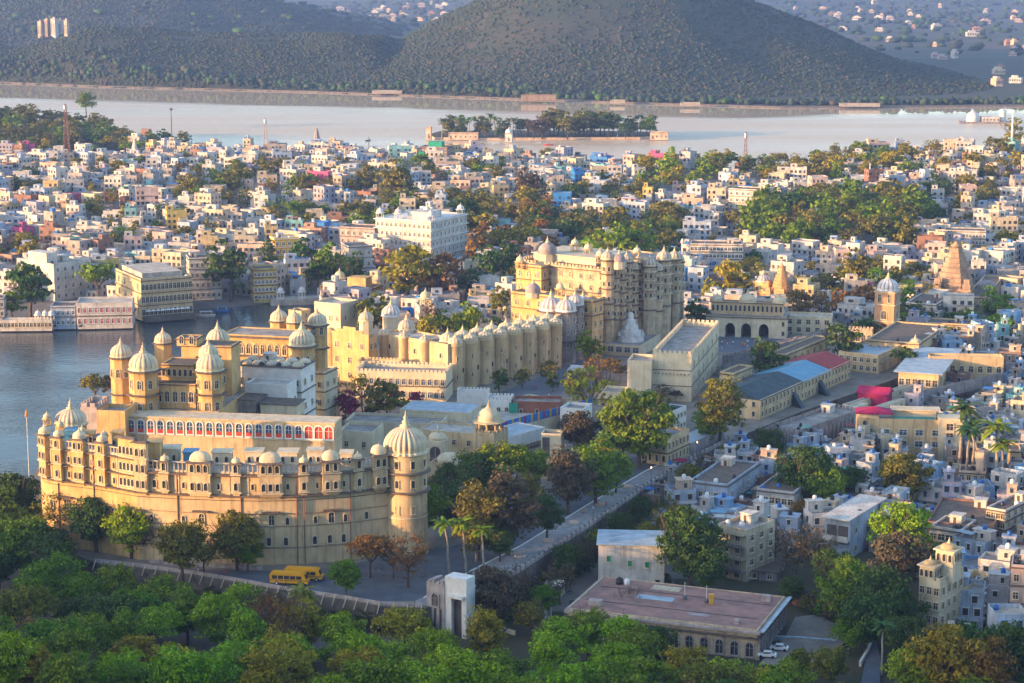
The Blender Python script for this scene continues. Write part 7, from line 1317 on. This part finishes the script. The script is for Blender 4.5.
boat('low boat under a bright blue cover beside the white roofed boat', 222, 312, 7, R(12), 'bright_blue', 'bright_blue'); boat('tiny dark boat alone on the far lake below the island', 368, 141, 8, R(60), 'dark_stone', None)
boat('small white boat crossing the far lake near the hill shore', 480, 118, 9, R(4), 'house_white', 'house_white')
# people
def person_meshes():
    o = []
    for k, (shirt, leg, step) in enumerate((('cloth_white', 'cloth_dark', .16), ('cloth_red', 'cloth_dark', .05), ('cloth_blue', 'cloth_white', .2), ('cloth_orange', 'cloth_red', .1))):
        me = bpy.data.meshes.new('body'); J = [(0, 0, .95), (0, 0, 1.2), (0, 0, 1.42), (0, -.02, 1.5), (0, -.03, 1.6), (0, -.03, 1.7), (.1, 0, .9), (.11, -step, .5), (.11, -step * .6 + .05, .06), (.11, -step * .6 - .14, .03), (-.1, 0, .9), (-.11, step, .5), (-.11, step * 1.5, .08), (-.11, step * 1.5 - .16, .03), (.2, 0, 1.4), (.26, .05, 1.12), (.25, -.1, .88), (-.2, 0, 1.4), (-.26, -.05, 1.12), (-.25, -.12, .88)]
        E = [(0, 1), (1, 2), (2, 3), (3, 4), (4, 5), (0, 6), (6, 7), (7, 8), (8, 9), (0, 10), (10, 11), (11, 12), (12, 13), (2, 14), (14, 15), (15, 16), (2, 17), (17, 18), (18, 19)]; me.from_pydata(J, E, []); ob = bpy.data.objects.new('body', me); C.objects.link(ob)
        md = ob.modifiers.new('s', 'SKIN'); rad = [.15, .14, .15, .055, .1, .09, .1, .065, .045, .035, .1, .065, .045, .035, .065, .045, .035, .065, .045, .035]
        for v, r in zip(me.skin_vertices[0].data, rad): v.radius = (r * (1.25 if r > .13 else 1), r)
        me.skin_vertices[0].data[0].use_root = True; ob.modifiers.new('d', 'SUBSURF').render_levels = 1; dg = bpy.context.evaluated_depsgraph_get(); nm = bpy.data.meshes.new_from_object(ob.evaluated_get(dg)); bpy.data.objects.remove(ob); nm.materials.clear()
        for q in (shirt, leg, 'skin', 'cloth_dark'): nm.materials.append(M(q))
        for p in nm.polygons: z = p.center.z; p.material_index = 3 if (z > 1.66 or (z > 1.58 and p.center.y > .0)) else 2 if z > 1.47 or (abs(p.center.x) > .2 and z < 1.1) else 0 if z > .95 else 1
        o.append((nm, {'cloth_white': 'white', 'cloth_red': 'red', 'cloth_blue': 'blue', 'cloth_orange': 'orange'}[shirt]))
    return o
PM = person_meshes()
for i, (px, py, k, lab) in enumerate(((637, 489, 0, 'walking on the promenade below the big road trees'), (606, 507, 1, 'standing by a tree seat on the promenade'), (560, 528, 2, 'walking beside the promenade kerb'), (549, 398, 0, 'standing at the rim of the palace courtyard'), (536, 390, 1, 'crossing the palace courtyard'), (560, 384, 2, 'near the grey canopy in the palace courtyard'), (733, 345, 0, 'before the middle of the three arched gate'), (745, 347, 3, 'under the three arched gate in the gate court'), (755, 343, 1, 'beside the last arch of the three arched gate'), (722, 349, 2, 'entering the gate court'), (224, 577, 1, 'on the road behind the white terrace parapet'), (198, 572, 2, 'at the white railing under the curved palace'), (665, 455, 1, 'on the road near the cream two storey house'), (583, 515, 3, 'pausing on the promenade paving'), (350, 585, 0, 'standing on the road near the yellow buses'))):
    me, cw = PM[k]; o = link('person', me); o.location = (*G(px, py, TZ), TZ + .015); o.rotation_euler.z = random.uniform(0, 6.28); tag(o, f'person in {cw} {lab}', 'person', 'people on the palace grounds')

for i in range(16):
    px, py = random.uniform(716, 770), random.uniform(341, 349); k = i % 4; me, cw = PM[k]; o = link('person', me); o.location = (*G(px, py, TZ), TZ + .015); o.rotation_euler.z = random.uniform(0, 6.28); o['category'] = 'person'; o['group'] = 'people in the gate court'; AUTO.append((o, f'person dressed in {cw}', (px, py), None))
# ================================================================ LABELS: each one told apart by the things round it
MARKS = [(230, 500, 'the curved golden palace'), (70, 410, 'the squat corner dome'), (406, 440, 'the great ribbed tower dome'), (240, 430, 'the red arched gallery'), (143, 360, 'the lake palace domes'), (210, 360, 'the double domed tower'), (260, 352, 'the long flat palace wing'), (350, 350, 'the stepped gable block'), (510, 355, 'the turreted palace wall'), (328, 318, 'the tall beige lake block'), (600, 300, 'the great palace'), (665, 265, 'the great palace end towers'),
 (550, 300, 'the white domed bastions'), (620, 334, 'the white marble shrine'), (672, 375, 'the banded gatehouse'), (748, 322, 'the three arched gate'), (886, 305, 'the white domed clock tower'), (954, 272, 'the tall tan temple spire'), (781, 285, 'the slim orange spire'), (780, 400, 'the school roof'), (800, 445, 'the streaked fort block'), (900, 435, 'the cream hotel'), (872, 392, 'the magenta marquee'), (925, 372, 'the pale blue roofed pavilion'), (675, 605, 'the huge purple roof'),
 (632, 560, 'the green shuttered house'), (748, 548, 'the cream yellow house'), (852, 535, 'the pale blue modern house'), (945, 610, 'the castle like house'), (788, 505, 'the white canopied house'), (722, 500, 'the green tanked house'), (445, 600, 'the ruined white gate'), (295, 575, 'the yellow buses'), (485, 428, 'the yellow domed kiosk'), (545, 445, 'the dark gateway'), (535, 410, 'the brown rubble building'), (580, 370, 'the courtyard canopy'), (95, 310, 'the red windowed lake hotel'), (60, 278, 'the white lakeside hotel'), (155, 298, 'the cream lakeside hotel'),
 (205, 275, 'the white house by the cream hotel'), (285, 250, 'the bright yellow house'), (264, 284, 'the cream lake house'), (420, 238, 'the ornate white hotel'), (360, 245, 'the pink twin towered house'), (540, 244, 'the curved front white house'), (755, 208, 'the white hotel block'), (718, 258, 'the long pale hotel'), (970, 242, 'the blue awning hotel'), (432, 158, 'the green netted block'), (658, 160, 'the yellow topped brick tower'), (612, 170, 'the grey concrete shell'), (68, 205, 'the magenta house'), (135, 148, 'the white far spire'), (317, 140, 'the grey lakeside spire'), (358, 198, 'the small white spire'),
 (67, 128, 'the red lattice mast'), (266, 138, 'the pale lattice mast'), (745, 155, 'the dark lattice mast'), (869, 182, 'the slim white shore pole'), (1011, 138, 'the tall white pole'), (172, 128, 'the lamp crowned pole'), (545, 130, 'the lake island'), (510, 138, 'the white island kiosk'), (372, 400, 'the palace garden'), (30, 300, 'the lake landing wall'), (850, 330, 'the lower palace ramparts'), (960, 445, 'the hotel palms'), (985, 480, 'the pink stair tower house'), (960, 545, 'the red brick house'), (880, 570, 'the lane trees'), (768, 650, 'the parked white cars'), (32, 450, 'the orange tipped pole'), (550, 560, 'the promenade parapet'),
 (150, 600, 'the white strutted parapet'), (1000, 365, 'the paired arch wall'), (950, 400, 'the stepping boundary wall'), (335, 284, 'the waterside cupola house'), (380, 315, 'the long white range'), (985, 305, 'the wide grey domed house'), (650, 250, 'the great palace roof'), (700, 430, 'the road shed')]
REL = lambda dx, dy: 'above' if dy < -14 and abs(dx) < -dy else 'below' if dy > 14 and abs(dx) < dy else 'close to' if abs(dx) < 9 else ('just west of' if dx < 0 else 'just east of')
ORD = ['first', 'second', 'third', 'fourth', 'fifth', 'sixth', 'seventh', 'eighth', 'ninth', 'tenth', 'eleventh', 'twelfth', 'thirteenth', 'fourteenth', 'fifteenth', 'sixteenth']
used = {}
for o, desc, (px, py), place in AUTO:
    near = sorted(MARKS, key=lambda m: (m[0] - px) ** 2 + ((m[1] - py) * 1.5) ** 2)
    for k in range(4):
        mx, my, ph = near[k]; lab = f'{desc} {REL(px - mx, py - my)} {ph}'
        if lab not in used and len(lab.split()) <= 15: break
    else: mx, my, ph = min(near[:3], key=lambda m: len(m[2].split())); lab = f'{desc} {REL(px - mx, py - my)} {ph}'
    used.setdefault(lab, []).append((px, o))
for lab, L in used.items():
    L.sort(key=lambda q: q[0])
    for i, (px, o) in enumerate(L): o['label'] = lab if len(L) == 1 else (ORD[min(i, 15)] + ' of the ' + lab.replace(' tree ', ' trees ').replace('person ', 'people ').replace(' house ', ' houses ')) + ' counted eastward' if len(L) > 1 and len(lab.split()) <= 11 else lab if len(L) == 1 else ORD[min(i, 15)] + ' ' + lab
for o, *_ in AUTO:
    q = o['label'].split()
    if len(q) > 16 and ' with ' in o['label']:
        i = q.index('with'); j = next((k for k in range(i, len(q)) if q[k] in ('above', 'below', 'close', 'just')), i); o['label'] = ' '.join(q[:i] + q[j:])
print('LABELS', len(used), sum(len(v) > 1 for v in used.values()), max(len(o['label'].split()) for o, *_ in AUTO), len(bpy.data.objects))
